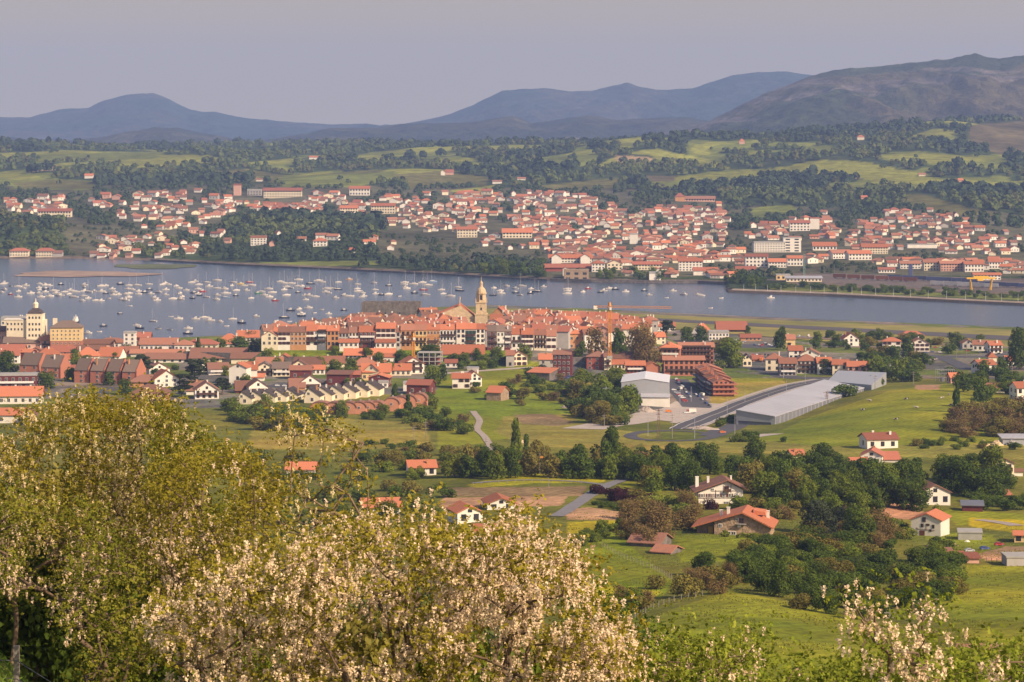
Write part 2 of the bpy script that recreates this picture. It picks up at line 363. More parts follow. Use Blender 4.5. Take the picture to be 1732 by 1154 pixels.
def col_near_land(U, r, X, Y):
    c = paint(U, r, G_SCRUB, NEAR_LAND, X, Y)
    tw = (c == np.array(G_TOWN)).all(-1) & (Y > 900); gn = fbm(X/26, Y/30, 3, 77); c[tw & (gn > .50)] = (.125, .150, .030); c[tw & (gn < .36)] = (.13, .12, .11)
    c[Y < 200] = (.10, .14, .02)
    s = near_coast(U) - Y; c[(s < 9) & (Y > 1300)] = G_SHORE
    m = fbm(X/9, Y/9, 4, 21)[..., None]; m2 = fbm(X/40, Y/40, 3, 31)[..., None]
    c = c * (.72 + .55*m) * (.8 + .4*m2) * np.concatenate([1.0 + .5*(m2-.5), np.ones_like(m2), np.ones_like(m2)], -1)
    return np.maximum(c, .004)
Yg = np.concatenate([np.geomspace(4, 300, 90)[:-1], np.linspace(300, 1100, 420)[:-1], np.linspace(1100, 1960, 330)])
tag(sheet('ground', -1200, 2900, 900, Yg, zn, M_LAND, col_near_land), kind='structure')

# airfield on the flat spit: grass strips and the runway, laid as sheets over the ground
def flat_sheet(name, pts, z, m, kind='structure'):
    b = MB(); vs = [((px-CX)*(HC-z)/(py-YH), F*(HC-z)/(py-YH), z) for px, py in pts]
    b.add(vs, [tuple(range(len(vs)))]); o = b.build(name, m); tag(o, kind=kind); return o
M_AIRG = mat('airfield_grass', (.21, .20, .04), var=0, rand=False, nscale=.02, namp=.25, col2=(.27, .22, .05))
M_RUN = mat('runway_asphalt', (.10, .088, .085), var=0, rand=False, nscale=.02, namp=.12)
flat_sheet('airfield_grass', [(760, 525.5), (840, 521.3), (1000, 526.5), (1130, 533.2), (1400, 545.3), (1732, 558.5), (2300, 583), (2300, 634), (1732, 602), (1400, 578), (1130, 556), (950, 545), (800, 533)], 2.1, M_AIRG)
def strip(a, b, w0, w1): return [(a[0], a[1]-w0/2), (b[0], b[1]-w1/2), (b[0], b[1]+w1/2), (a[0], a[1]+w0/2)]
flat_sheet('runway', strip((1000, 535), (2200, 597.5), 4.0, 9.5), 2.25, M_RUN)
flat_sheet('taxiway', strip((1330, 569.5), (2200, 612), 2.4, 3.4), 2.3, mat('taxiway_earth', (.22, .15, .11), rand=False, nscale=.05))

# water: one sheet under everything from the near shore to the far one
M_WATER = mat('water_estuary', (.050, .068, .105), rough=.17, var=0, rand=False, nscale=.004, namp=.12, spec=.5)
def water_setup():
    t = M_WATER.node_tree; L = t.links.new; b = t.nodes['Principled BSDF']; tc = [n for n in t.nodes if n.type == 'TEX_COORD'][0]
    mp = t.nodes.new('ShaderNodeMapping'); mp.inputs['Scale'].default_value = (1, .35, 1); L(tc.outputs['Object'], mp.inputs[0])
    n = ntn(t, 'ShaderNodeTexNoise', Scale=.22, Detail=6.0, Roughness=.6); L(mp.outputs[0], n.inputs['Vector'])
    bp = ntn(t, 'ShaderNodeBump', Strength=.9); bp.inputs['Distance'].default_value = .9; L(n.outputs['Fac'], bp.inputs['Height']); L(bp.outputs[0], b.inputs['Normal'])
    b.inputs['IOR'].default_value = 1.33
water_setup()
MB().add([(-1400, 1250, 0), (1400, 1250, 0), (1900, 2900, 0), (-1900, 2900, 0)], [(0, 1, 2, 3)]).build('water', M_WATER)['kind'] = 'structure'
# pale sandbank
sb = MB(); 
def blob_sheet(cx, cy, a, b_, z, n=40, seed=1):
    out = []
    for k in range(n):
        t = 2*math.pi*k/n; j = 1 + .12*math.sin(3*t+seed) + .07*math.sin(7*t+seed*2)
        out.append((cx + a*j*math.cos(t), cy + b_*j*math.sin(t)))
    return out
flat_sheet('sandbank', blob_sheet(140, 463.5, 118, 5.0, .35), .35, mat('wet_sand', (.33, .23, .17), rand=False, nscale=.03, namp=.35))
flat_sheet('salt_marsh', blob_sheet(262, 450.5, 70, 4.0, .3, seed=3), .3, mat('marsh_green', (.12, .13, .05), rand=False, nscale=.03, namp=.3))

# far shore and the hills behind
far_coast = coastY([(-1200, 436), (-100, 437), (120, 438), (250, 441), (400, 449), (560, 456), (750, 465), (930, 475), (1100, 478.5), (1180, 479), (1225, 481), (1232, 494), (1400, 500.5), (1732, 516.5), (2300, 545), (2900, 570)])
YF = [1650, 2100, 2400, 2700, 3000, 3300, 3600, 3900, 4200, 4600, 5000, 5500, 6200, 7200]
UF = [-1200, 0, 150, 300, 450, 600, 750, 900, 1050, 1200, 1350, 1500, 1620, 1732, 1900, 2900]
TF = [ # z at those distances
 [1, 1, 2, 3, 14, 20, 30, 44, 60, 76, 92, 99, 95, 60],
 [1, 1, 2, 3, 14, 22, 31, 42, 60, 74, 90, 98, 95, 60],
 [1, 1, 2, 4, 16, 24, 32, 42, 56, 74, 93, 99, 95, 60],
 [1, 1, 2, 5, 15, 22, 34, 44, 58, 78, 92, 98, 94, 60],
 [1, 1, 2, 6, 13, 20, 34, 48, 62, 76, 90, 97, 94, 60],
 [1, 1, 3, 7, 12, 22, 34, 48, 62, 80, 93, 99, 94, 60],
 [1, 1, 3, 8, 14, 24, 34, 46, 60, 80, 96, 100, 95, 60],
 [1, 1, 4, 9, 16, 25, 36, 46, 62, 84, 100, 102, 95, 60],
 [1, 2, 5, 9, 14, 24, 35, 46, 70, 92, 108, 104, 95, 60],
 [1, 2, 5, 8, 12, 20, 33, 50, 74, 98, 112, 108, 100, 60],
 [1, 2, 4, 8, 13, 20, 34, 56, 80, 100, 117, 116, 104, 60],
 [1, 2, 4, 7, 12, 22, 42, 62, 80, 106, 126, 130, 118, 70],
 [1, 2, 4, 7, 14, 28, 44, 62, 82, 108, 134, 142, 124, 80],
 [1, 2, 4, 7, 14, 26, 38, 58, 80, 104, 128, 148, 140, 90],
 [1, 2, 4, 7, 14, 26, 38, 58, 80, 104, 134, 160, 170, 110],
 [1, 2, 4, 7, 14, 26, 38, 58, 80, 104, 134, 160, 170, 110]]
GFT = interp_table(UF, YF, TF)
def mound(u, Y, cu, cy, wu, wy, h): return h*np.exp(-((u-cu)/wu)**2-((Y-cy)/wy)**2)
def zf(X, Y):
    X = np.asarray(X, float); Y = np.asarray(Y, float); u = CX + F*X/np.maximum(Y, 1); z = bil(GFT, u, Y)
    k = sstep((Y-2500)/900)
    z = z + (fbm(X/330, Y/420, 4, 3)-.5)*26*k*(1+.4*sstep((Y-3800)/800)) + (fbm(X/90, Y/110, 2, 8)-.5)*5*k
    z = z + mound(u, Y, 40, 2820, 120, 120, 20) + mound(u, Y, 555, 2680, 105, 130, 12) + mound(u, Y, 1590, 3150, 150, 200, 9)
    z = z + mound(u, Y, 1590, 5050, 75, 260, 14) + mound(u, Y, 1400, 4300, 150, 260, 7) + mound(u, Y, 1090, 4700, 120, 260, 10) - mound(u, Y, 520, 5200, 60, 400, 6)
    c = far_coast(u); s = Y - c; kk = sstep(s/10)
    z = np.where(s < 60, np.minimum(z, 2.0 + np.maximum(s-12, 0)*.06), z)
    return z*kk - 2.5*(1-kk)
def GF(px, py): return solve(px, py, zf, max(1700, float(far_coast(px))+6), 7000, 2600)
def gzf(X, Y): return float(zf(np.array([X]), np.array([Y]))[0])
H_WOOD = (.050, .070, .026); H_GR = (.16, .18, .038); H_GL = (.24, .245, .045); H_TAN = (.36, .25, .13); H_BR = (.13, .105, .055); H_OL = (.14, .13, .04); H_TOWN = (.11, .105, .06); H_STONE = (.17, .13, .10)
FAR_LAND = [
 (H_TOWN, [(-900, 318), (500, 312), (900, 318), (1040, 312), (1150, 330), (1240, 345), (1350, 350), (1480, 352), (1600, 345), (1800, 375), (2900, 400), (2900, 470), (1340, 466), (930, 470), (880, 440), (640, 445), (640, 370), (480, 360), (300, 405), (120, 440), (100, 365), (-900, 360)]),
 (H_GR, [(30, 306), (90, 302), (160, 306), (162, 322), (20, 320)]), (H_OL, [(25, 308), (90, 304), (158, 308), (160, 320), (30, 318)]),
 (H_GL, [(190, 285), (240, 262), (345, 262), (400, 272), (300, 280), (240, 284), (200, 290)]),
 (H_GR, [(40, 262), (190, 258), (280, 256), (260, 268), (60, 276)]), (H_TAN, [(55, 284), (95, 278), (90, 288), (50, 292)]),
 (H_GL, [(415, 275), (490, 268), (520, 270), (480, 278), (420, 280)]), (H_OL, [(340, 292), (420, 286), (500, 300), (640, 286), (660, 296), (600, 312), (500, 312), (380, 304)]),
 (H_GR, [(470, 300), (660, 290), (690, 302), (600, 316), (480, 318)]), (H_GR, [(410, 345), (475, 342), (470, 352), (410, 353)]),
 (H_OL, [(660, 296), (740, 290), (830, 300), (820, 315), (690, 318)]), (H_GL, [(760, 322), (840, 313), (850, 320), (780, 330)]),
 (H_GR, [(900, 268), (960, 262), (1020, 262), (1010, 280), (920, 286)]), (H_GL, [(1000, 284), (1040, 266), (1060, 262), (1050, 282)]),
 (H_TAN, [(1042, 262), (1100, 266), (1105, 273), (1060, 279), (1040, 270)]), (H_GL, [(1055, 258), (1110, 252), (1200, 270), (1240, 286), (1120, 274), (1100, 264)]),
 (H_OL, [(910, 314), (1060, 300), (1040, 318), (930, 326)]), (H_BR, [(1085, 296), (1145, 298), (1140, 308), (1085, 306)]), (H_GR, [(1090, 308), (1150, 306), (1150, 326), (1100, 320)]),
 (H_GL, [(1250, 294), (1380, 272), (1440, 270), (1560, 292), (1600, 308), (1480, 306), (1400, 296), (1300, 300)]),
 (H_TAN, [(1395, 293), (1450, 297), (1455, 303), (1400, 300)]), (H_GR, [(1350, 250), (1400, 245), (1430, 255), (1380, 260)]), (H_GR, [(1200, 250), (1270, 244), (1280, 256), (1200, 258)]),
 (H_GL, [(1535, 232), (1580, 218), (1640, 222), (1600, 232), (1545, 240)]), (H_BR, [(1640, 212), (1900, 190), (1900, 240), (1690, 262), (1640, 240)]),
 (H_OL, [(1520, 330), (1560, 328), (1640, 352), (1700, 366), (1600, 362), (1530, 345)]), (H_GR, [(1270, 352), (1340, 346), (1350, 362), (1270, 372)]),
 (H_GR, [(440, 444), (640, 441), (640, 449), (440, 451)]), (H_STONE, [(1340, 462), (2900, 500), (2900, 520), (1732, 500), (1330, 482)]),
 (H_GR, [(1300, 484), (1732, 500), (1732, 508), (1300, 490)]),
]
def col_far_land(U, r, X, Y):
    c = paint(U, r, H_WOOD, FAR_LAND, X, Y, 3.0)
    n = fbm(X/160, Y/200, 4, 40); n2 = fbm(X/60, Y/80, 3, 44)
    base = inpoly(U, r, [(-900, 240), (2900, 180), (2900, 330), (-900, 330)])
    w = (c == np.array(H_WOOD)).all(-1) & base
    c[w & (n > .545)] = H_GR; c[w & (n > .60)] = H_GL; c[w & (n < .36)] = (.06, .075, .03)
    s = Y - far_coast(U); c[(s < 14)] = H_STONE
    return c * (.75 + .5*n2[..., None])
YG2 = np.concatenate([np.linspace(1700, 2900, 260)[:-1], np.geomspace(2900, 7200, 300)])
tag(sheet('hills', -1200, 2900, 760, YG2, zf, M_HILL, col_far_land), kind='structure')

# mountain ranges: ridge outline (column,row) at a distance, with spurs coming forward
def range_(name, pts, Yr, front, back, base_row, col1, col2, amp, seed, u0=-900, u1=2700, rock=None, nsc=900.):
    p = np.array(pts, float)
    us = np.linspace(u0, u1, 900); t = np.linspace(-1, .6, 260); U, T = np.meshgrid(us, t, indexing='ij')
    Yq = Yr + np.where(T < 0, T*front, T*back); X = (U-CX)*Yq/F
    ridge = rz(np.interp(U, p[:, 0], p[:, 1]), Yr); base = rz(base_row, Yr-front) - 6
    a = np.abs(T); prof = (1-a)**1.25*(1 + .35*a)
    Z = base + (ridge-base)*np.where(T < 0, prof, (1-a)**1.1)
    n = fbm(X/nsc, Yq/nsc, 5, seed); rid = 1-2*np.abs(fbm(X/nsc*1.3, Yq/nsc*.6, 4, seed+5)-.5)
    env = np.minimum(a*3.2, 1)*np.minimum((1.02-a)*4, 1)
    gul = 1-2*np.abs(fbm(X/nsc*4.5+Yq/nsc*1.2, Yq/nsc*1.3, 5, seed+9)-.5)
    Z = Z + env*(((n-.5)*1.3 + (rid-.75)*1.3 + (gul-.8)*1.3)*amp) + (fbm(us*.06, us*0, 3, seed+2)-.5)[:, None]*amp*.12*(a < .05)
    m = fbm(X/nsc*2.5, Yq/nsc*2.5, 5, seed+33)[..., None]; k = sstep((m-.42)/.16)
    c = np.array(col1)*(1-k) + np.array(col2)*k
    if rock is not None:
        sr = fbm(X/120, Z/18, 3, seed+50)[..., None]; kk = ((sr > .56) & (a < .35)[..., None]); c = np.where(kk, np.array(rock), c)
    c = c*(.8+.4*fbm(X/nsc*8, Yq/nsc*8, 3, seed+70))[..., None]
    V = np.stack([X, Yq, Z], -1).reshape(-1, 3); nn = len(t)
    i = np.arange((len(us)-1)*nn).reshape(len(us)-1, nn)[:, :-1].ravel(); Q = np.stack([i, i+nn, i+nn+1, i+1], 1)
    o = link(name, np_mesh(name, V, Q, mat('mountain_land', (0,0,0), rough=1, attr='land', nscale=.004, namp=.25, rand=False, detail=9, spec=.02, grain=.018), True, c.reshape(-1, 3)))
    tag(o, kind='structure'); return o
range_('mountain_ridge', [(-900, 330), (900, 262), (1100, 243), (1200, 205), (1290, 160), (1360, 133), (1410, 118), (1480, 113), (1560, 104), (1610, 99), (1632, 93), (1650, 91), (1668, 96), (1690, 100), (1720, 95), (1760, 88), (1850, 92), (2000, 110), (2700, 150)],
       7600, 1500, 1500, 250, (.120, .098, .055), (.062, .072, .036), 60, 3, rock=(.17, .14, .12), nsc=800.)
range_('low_hills', [(-900, 226), (0, 232), (80, 240), (150, 236), (225, 222), (262, 215), (300, 217), (340, 225), (430, 240), (520, 226), (560, 217), (640, 216), (690, 209), (760, 208), (800, 207), (845, 199), (870, 197), (900, 208), (960, 200), (1000, 196), (1040, 203), (1110, 200), (1160, 198), (1200, 205), (1400, 205), (2700, 210)],
       9200, 1400, 1200, 262, (.050, .058, .044), (.085, .075, .05), 40, 12, nsc=700.)
range_('distant_mountains', [(-900, 240), (500, 232), (640, 214), (700, 207), (760, 193), (800, 178), (820, 168), (850, 153), (880, 151), (920, 149), (960, 154), (1000, 154), (1030, 147), (1060, 140), (1080, 146), (1110, 152), (1170, 150), (1200, 140), (1240, 127), (1280, 122), (1330, 121), (1380, 128), (1500, 150), (2700, 200)],
       12600, 1500, 1200, 245, (.045, .055, .045), (.075, .07, .055), 60, 22, nsc=1100.)
range_('distant_peak', [(-900, 215), (-200, 205), (0, 198), (50, 199), (100, 185), (150, 182), (175, 170), (215, 160), (258, 157), (280, 165), (320, 185), (345, 190), (365, 189), (400, 198), (440, 202), (500, 207), (560, 211), (620, 209), (660, 214), (760, 230), (2700, 260)],
       13200, 1500, 900, 240, (.045, .055, .045), (.075, .07, .055), 45, 28, nsc=1100.)
def relief(m, sc, dist, st=1.0):
    t = m.node_tree; L = t.links.new; b = t.nodes['Principled BSDF']; tc = [n for n in t.nodes if n.type == 'TEX_COORD'][0]
    n = ntn(t, 'ShaderNodeTexNoise', Scale=sc, Detail=10.0, Roughness=.62); L(tc.outputs['Object'], n.inputs['Vector'])
    bp = ntn(t, 'ShaderNodeBump', Strength=st); bp.inputs['Distance'].default_value = dist; L(n.outputs['Fac'], bp.inputs['Height']); L(bp.outputs[0], b.inputs['Normal'])
relief(MATS['mountain_land'], .007, 75); relief(M_HILL, .02, 12, .8)
# haze: one closed box of even air
hz = MB().box(-6500, 6500, -150, 15000, -12, 620).build('haze', [])
hz['kind'] = 'stuff'; hm = bpy.data.materials.new('haze_air'); hm.use_nodes = True; t = hm.node_tree
for n in list(t.nodes): t.nodes.remove(n)
ou = t.nodes.new('ShaderNodeOutputMaterial'); pv = t.nodes.new('ShaderNodeVolumePrincipled')
pv.inputs['Color'].default_value = (.37, .545, 1.0, 1); pv.inputs['Density'].default_value = 7.8e-5; pv.inputs['Anisotropy'].default_value = 0.0
t.links.new(pv.outputs[0], ou.inputs['Volume']); hz.data.materials.append(hm)
# ------------------------------------------------------------------ labels that single things out
def ordw(n):
    W_ = ['first','second','third','fourth','fifth','sixth','seventh','eighth','ninth','tenth','eleventh','twelfth']
    if n <= 12: return W_[n-1]
    return '%d%s' % (n, 'th' if 10 <= n % 100 <= 20 else {1:'st',2:'nd',3:'rd'}.get(n % 10, 'th'))
ORD = {}     # key phrase -> list of (screen x, object): numbered from the left once everything stands
def queue_label(o, phrase, where, px): ORD.setdefault((phrase, where), []).append((px, o))
def flush_labels():
    for (phrase, where), l in ORD.items():
        l.sort(key=lambda a: a[0])
        for i, (px, o) in enumerate(l):
            if len(l) == 1: o['label'] = f'{phrase} {where}'
            elif i == len(l)-1: o['label'] = f'rightmost {phrase} {where}'
            elif i == 0: o['label'] = f'leftmost {phrase} {where}'
            else: o['label'] = f'{ordw(i+1)} {phrase} from the left {where}'

# ------------------------------------------------------------------ vegetation
def quads(C, N, size, rng, asp=1.0):
    """one small quad at each point C (n,3), facing N (n,3)"""
    n = len(C); N = N / np.maximum(np.linalg.norm(N, axis=1, keepdims=True), 1e-6)
    r = rng.normal(size=(n, 3)); A = np.cross(N, r); A /= np.maximum(np.linalg.norm(A, axis=1, keepdims=True), 1e-6); B = np.cross(N, A)
    s = (np.asarray(size).reshape(-1, 1) if np.ndim(size) else size) * .5
    A = A*s*asp; B = B*s
    V = np.stack([C-A-B, C+A-B*.6, C+A*.7+B, C-A*.8+B*.9], 1).reshape(-1, 3)
    return V, np.arange(4*n).reshape(n, 4)
def leafmat(name, c, c2, tr=.25, var=.16): return mat(name, c, rough=.8, var=var, nscale=1.2, namp=.28, col2=c2, transl=tr, spec=.15, detail=2)
L_DARK = leafmat('leaves_dark_green', (.068, .108, .012), (.100, .140, .016))
L_MID = leafmat('leaves_mid_green', (.115, .160, .014), (.160, .190, .018))
L_LIGHT = leafmat('leaves_light_green', (.18, .22, .022), (.23, .25, .03))
L_OLIVE = leafmat('leaves_olive', (.18, .155, .028), (.21, .18, .038))
L_BROWN = leafmat('leaves_russet', (.22, .145, .055), (.17, .13, .04))
L_BLUE = leafmat('leaves_cedar', (.042, .058, .028), (.058, .07, .03))
L_PURP = leafmat('leaves_purple', (.050, .013, .022), (.075, .02, .028))
L_GOLD = leafmat('leaves_golden', (.24, .19, .03), (.17, .15, .03))
L_FARD = leafmat('wood_leaves', (.036, .062, .026), (.055, .085, .03), .1, 0)
M_BARK = mat('bark', (.13, .095, .065), rough=.95, nscale=3, namp=.3)
M_BARKD = mat('bark_dark', (.07, .05, .038), rough=.95, nscale=3, namp=.3)
def lobes(kind, rng):
    L = []
    if kind == 'round':
        for i in range(15):
            t = rng.uniform(0, 6.283); r = rng.uniform(.05, .33); z = rng.uniform(.28, .82); r *= 1 - .7*max(0, z-.5)
            L.append((r*math.cos(t), r*math.sin(t), z, rng.uniform(.13, .21)))
        for i in range(6):
            t = i*1.05+rng.uniform(0, .5); L.append((.26*math.cos(t), .26*math.sin(t), rng.uniform(.14, .26), rng.uniform(.11, .17)))
    elif kind == 'tall':
        for i in range(15):
            t = rng.uniform(0, 6.283); z = rng.uniform(.15, .9); r = rng.uniform(0, .24)*(1.15-z)
            L.append((r*math.cos(t), r*math.sin(t), z, rng.uniform(.12, .2)*(1.25-.6*z)))
    elif kind == 'bush':
        for i in range(12):
            t = rng.uniform(0, 6.283); z = rng.uniform(.15, .68); r = rng.uniform(.05, .34)
            L.append((r*math.cos(t), r*math.sin(t), z, rng.uniform(.16, .26)))
    elif kind == 'cedar':
        for i in range(22):
            t = rng.uniform(0, 6.283); z = rng.uniform(.2, .93); r = rng.uniform(.1, .40)*(1.1-z*.75)
            L.append((r*math.cos(t), r*math.sin(t), z, rng.uniform(.09, .15)))
    return L
def crown_mesh(name, kind, n, size, m, seed, flat=1.0, fuzz=.25):
    rng = np.random.default_rng(seed); L = lobes(kind, rng); w = np.array([l[3]**2 for l in L]); w /= w.sum()
    k = rng.choice(len(L), n, p=w); C = np.array([l[:3] for l in L])[k]; rad = np.array([l[3] for l in L])[k]
    d = rng.normal(size=(n, 3)); d /= np.linalg.norm(d, axis=1, keepdims=True)
    if kind == 'cedar': d[:, 2] *= .35
    rr = rad * (1 - fuzz*rng.random(n)**1.5 + .18*rng.random(n)**3)
    P_ = C + d*rr[:, None]*np.array([1, 1, flat]); P_[:, 2] = np.clip(P_[:, 2], .04, 1.05)
    V, Q = quads(P_, d*.9 + rng.normal(size=(n, 3))*.55, size*rng.uniform(.6, 1.3, n), rng)
    return np_mesh(name, V, Q, m)
def trunk_mesh(seed, m, h=.62, r=.028, lean=.03, nl=5):
    rg = random.Random(seed); b = MB(); top = Vector((rg.uniform(-lean, lean), rg.uniform(-lean, lean), h))
    mid = top*.5 + Vector((rg.uniform(-.02, .02), rg.uniform(-.02, .02), 0))
    b.tube([(0, 0, -.06), (0, 0, .03), mid, top], [r*1.4, r, r*.75, r*.35], 6)
    for i in range(nl):
        t = rg.uniform(0, 6.283); z0 = rg.uniform(.22, .5); L_ = rg.uniform(.18, .3)
        b.tube([(0, 0, z0), (math.cos(t)*L_*.5, math.sin(t)*L_*.5, z0+.12), (math.cos(t)*L_, math.sin(t)*L_, z0+.26)], [r*.5, r*.32, r*.12], 5)
    return b.mesh('trunk', m)
PROTO = {}
def tree_meshes(kind, leaf, hi, v):
    key = (kind, leaf.name, hi, v)
    if key not in PROTO:
        n, s = {2: (5200, .036), 1: (1500, .062), 0: (520, .10)}[hi]
        if leaf is L_BROWN: n = int(n*.75); s *= .8
        PROTO[key] = (crown_mesh('crown', kind, n, s, leaf, hash((kind, v)) % 9973 + v*7 if False else (sum(map(ord, kind+leaf.name))*13 + v*101), fuzz=.25 if leaf is not L_BROWN else .7),
                      trunk_mesh(v*7+3, M_BARK if leaf is not L_BROWN else M_BARKD, nl=5 if leaf is not L_BROWN else 9))
    return PROTO[key]
LEAFN = {'leaves_dark_green': 'dark green', 'leaves_mid_green': 'mid green', 'leaves_light_green': 'bright green', 'leaves_olive': 'olive green', 'leaves_russet': 'russet',
         'leaves_cedar': 'blackish green', 'leaves_purple': 'purple leaved', 'leaves_golden': 'golden green'}
NAMES = {'round': 'broadleaf_tree', 'tall': 'poplar_tree', 'bush': 'shrub', 'cedar': 'cedar_tree'}
ALLTREES = []
def tree(kind, leaf, px, py, w, h, where=None, label=None, Y=None, name=None, group=None, fn=zn, z=None):
    """w, h in photo pixels"""
    Y = Y or (GY(px, py) if fn is zn else GF(px, py)); s = Y/F; X = (px-CX)*s; z = float(fn(np.array([X]), np.array([Y]))[0]) if z is None else z
    wpx = w*.59; hi = 2 if wpx > 26 else 1 if wpx > 9 else 0
    cr, tr = tree_meshes(kind, leaf, hi, rnd.randrange(3))
    if kind == 'bush' and not name and where: name = 'hedge_bush' if 'hedge' in where else 'thicket_bush' if ('thicket' in where or 'scrub' in where) else 'garden_shrub' if ('garden' in where or 'house' in where) else None
    nm = name or NAMES[kind]; o = empty(nm, (X, Y, z-.02*h*s), rnd.uniform(0, 6.28)); sc = rnd.uniform(.92, 1.08)
    o.scale = (w*s*1.12, w*s*1.12, h*s*1.03*sc)
    c = link('crown' if kind != 'bush' else 'foliage', cr, o); link('trunk' if kind != 'bush' else 'stem', tr, o)
    word = {'round': 'broadleaf tree', 'tall': 'slender tree', 'bush': 'bush', 'cedar': 'spreading conifer'}[kind]
    tag(o, label, 'tree' if kind != 'bush' else nm.replace('_', ' '), group)
    if not label: queue_label(o, f'{LEAFN[leaf.name]} {word}', where, px)
    ALLTREES.append(o); return o
def fill(kinds, poly, n, wr, hr, where, group, sep=.55, seed=1, fn=zn):
    rg = random.Random(seed); xs = [p[0] for p in poly]; ys = [p[1] for p in poly]; pts = []; tries = 0
    while len(pts) < n and tries < n*60:
        tries += 1; x = rg.uniform(min(xs), max(xs)); y = rg.uniform(min(ys), max(ys)); w = rg.uniform(*wr)
        if not inpoly(x, y, poly): continue
        if any(abs(x-a)/(w*sep) + abs(y-b)/(w*sep*.45) < 1 for a, b, _ in pts): continue
        pts.append((x, y, w))
    for x, y, w in pts:
        k, leaf = kinds[rg.randrange(len(kinds))]
        tree(k, leaf, x, y, w, w*rg.uniform(*hr), where, group=group, fn=fn)
# belt of tall trees across the middle of the picture
DK = ('round', L_DARK); MD = ('round', L_MID); BR = ('round', L_BROWN); LT = ('round', L_LIGHT); OL = ('round', L_OLIVE)
BD = ('bush', L_DARK); BM = ('bush', L_MID); BL = ('bush', L_LIGHT); BO = ('bush', L_OLIVE); BB = ('bush', L_BROWN)
fill([DK, DK, MD, MD, OL], [(775, 800), (1060, 798), (1075, 812), (800, 812)], 24, (30, 48), (1.0, 1.35), 'of the wood behind the yellow field', 'trees of the middle wood', .5, 3)
fill([DK, MD, DK, OL], [(1075, 806), (1180, 815), (1178, 838), (1090, 832)], 10, (40, 56), (.9, 1.1), 'of the wood beside the white farmhouse', 'trees of the middle wood', .5, 4)
fill([DK, DK, MD, MD, OL, ('tall', L_DARK)], [(1250, 815), (1560, 825), (1545, 872), (1460, 880), (1265, 850)], 34, (46, 66), (.85, 1.1), 'of the wood behind the stone farmhouse', 'trees of the middle wood', .5, 5)
fill([DK, MD, MD], [(1595, 812), (1690, 815), (1700, 850), (1620, 845)], 10, (50, 70), (.8, 1.0), 'behind the two white houses', 'trees of the middle wood', .5, 6)
fill([DK, DK, BR], [(1060, 790), (1200, 792), (1440, 796), (1440, 812), (1060, 805)], 15, (36, 52), (.9, 1.1), 'along the back edge of the wood', 'trees of the middle wood', .6, 7)
tree('tall', L_DARK, 1034, 800, 62, 84, label='tallest dark tree standing above the middle wood')
tree('tall', L_MID, 872, 790, 34, 76, label='slim tapering tree rising at the end of the gravel track')
tree('round', L_LIGHT, 769, 808, 56, 46, label='bright green round tree beside the half hidden red roof')
tree('tall', L_DARK, 890, 792, 30, 60, label='dark slim tree right behind the slim tapering tree')
tree('round', L_LIGHT, 985, 808, 26, 22, label='small light green tree on the yellow field edge')
tree('round', L_OLIVE, 1012, 806, 20, 52, label='tree with a bare pale trunk beside the lane')
# thickets of the valley floor
fill([BD, BM, BD, BO, BD], [(1250, 935), (1330, 925), (1600, 945), (1625, 985), (1580, 1040), (1450, 1050), (1340, 1030), (1240, 985)], 66, (42, 66), (.6, .85), 'in the dark thicket between the two meadows', 'dark thicket bushes', .34, 8)
fill([BO, BB, BO], [(1330, 905), (1480, 905), (1540, 925), (1500, 950), (1340, 940)], 12, (40, 60), (.6, .8), 'on the rough ground behind the thicket', 'rough ground bushes', .5, 9)
tree('round', L_DARK, 1190, 975, 52, 48, label='dark round tree below the lawn, beside the twiggy hedge')
tree('round', L_DARK, 1253, 985, 54, 56, label='dark green tree on the lower lawn edge, beyond the fence')
tree('round', L_DARK, 1318, 1010, 52, 62, label='solitary dark oak casting shade on the lower lawn')
fill([BB, BO], [(1140, 990), (1235, 985), (1232, 1010), (1148, 1016)], 10, (34, 46), (.8, 1.0), 'of the twiggy brown hedge above the near meadow', 'twiggy hedge bushes', .4, 10)
fill([BB, BO, BM], [(1040, 1000), (1110, 990), (1130, 1010), (1050, 1060), (1030, 1040)], 8, (30, 44), (.7, .9), 'in the hedge left of the near meadow', 'meadow hedge bushes', .4, 11)
fill([BR, BB, BB, OL], [(1050, 880), (1160, 862), (1170, 905), (1140, 935), (1060, 930)], 12, (40, 60), (.75, .95), 'around the overgrown barn', 'bushes round the barn', .5, 12)
tree('round', L_BROWN, 1108, 912, 86, 64, label='large russet tree with bare twigs over the old barn')
fill([BM, BL, BO], [(1060, 850), (1175, 848), (1170, 880), (1080, 878)], 10, (30, 46), (.6, .8), 'in the garden left of the farmhouses', 'garden shrubs', .5, 13)
for i, (x, y, w) in enumerate([(1352, 938, 44), (1378, 941, 42), (1403, 943, 42), (1338, 930, 30)]):
    tree('bush', L_GOLD, x, y, w, w*.85, 'on the lawn of the stone farmhouse')
tree('round', L_BLUE, 1385, 905, 74, 62, label='blackish copper beech right of the stone farmhouse lawn')
tree('round', L_BLUE, 1420, 900, 50, 48, label='smaller blackish tree against the dark copper beech')
tree('round', L_DARK, 1450, 925, 62, 70, label='dark green tree covering the small orange roofed hut')
tree('round', L_BROWN, 1490, 920, 58, 66, label='brown bare tree left of the derelict white house')
tree('bush', L_PURP, 1202, 862, 26, 24, label='purple leaved bush against the white farmhouse wall')
fill([BO, BB, BM], [(1240, 855), (1340, 862), (1345, 880), (1320, 890), (1250, 866)], 9, (28, 40), (.6, .85), 'between the two farmhouses', 'garden shrubs', .5, 14)
fill([('bush', L_PURP)], [(1008, 836), (1030, 832), (1105, 852), (1100, 862), (1010, 850)], 13, (20, 27), (.8, 1.0), 'in the purple hedge beside the lane', 'purple hedge bushes', .35, 15)
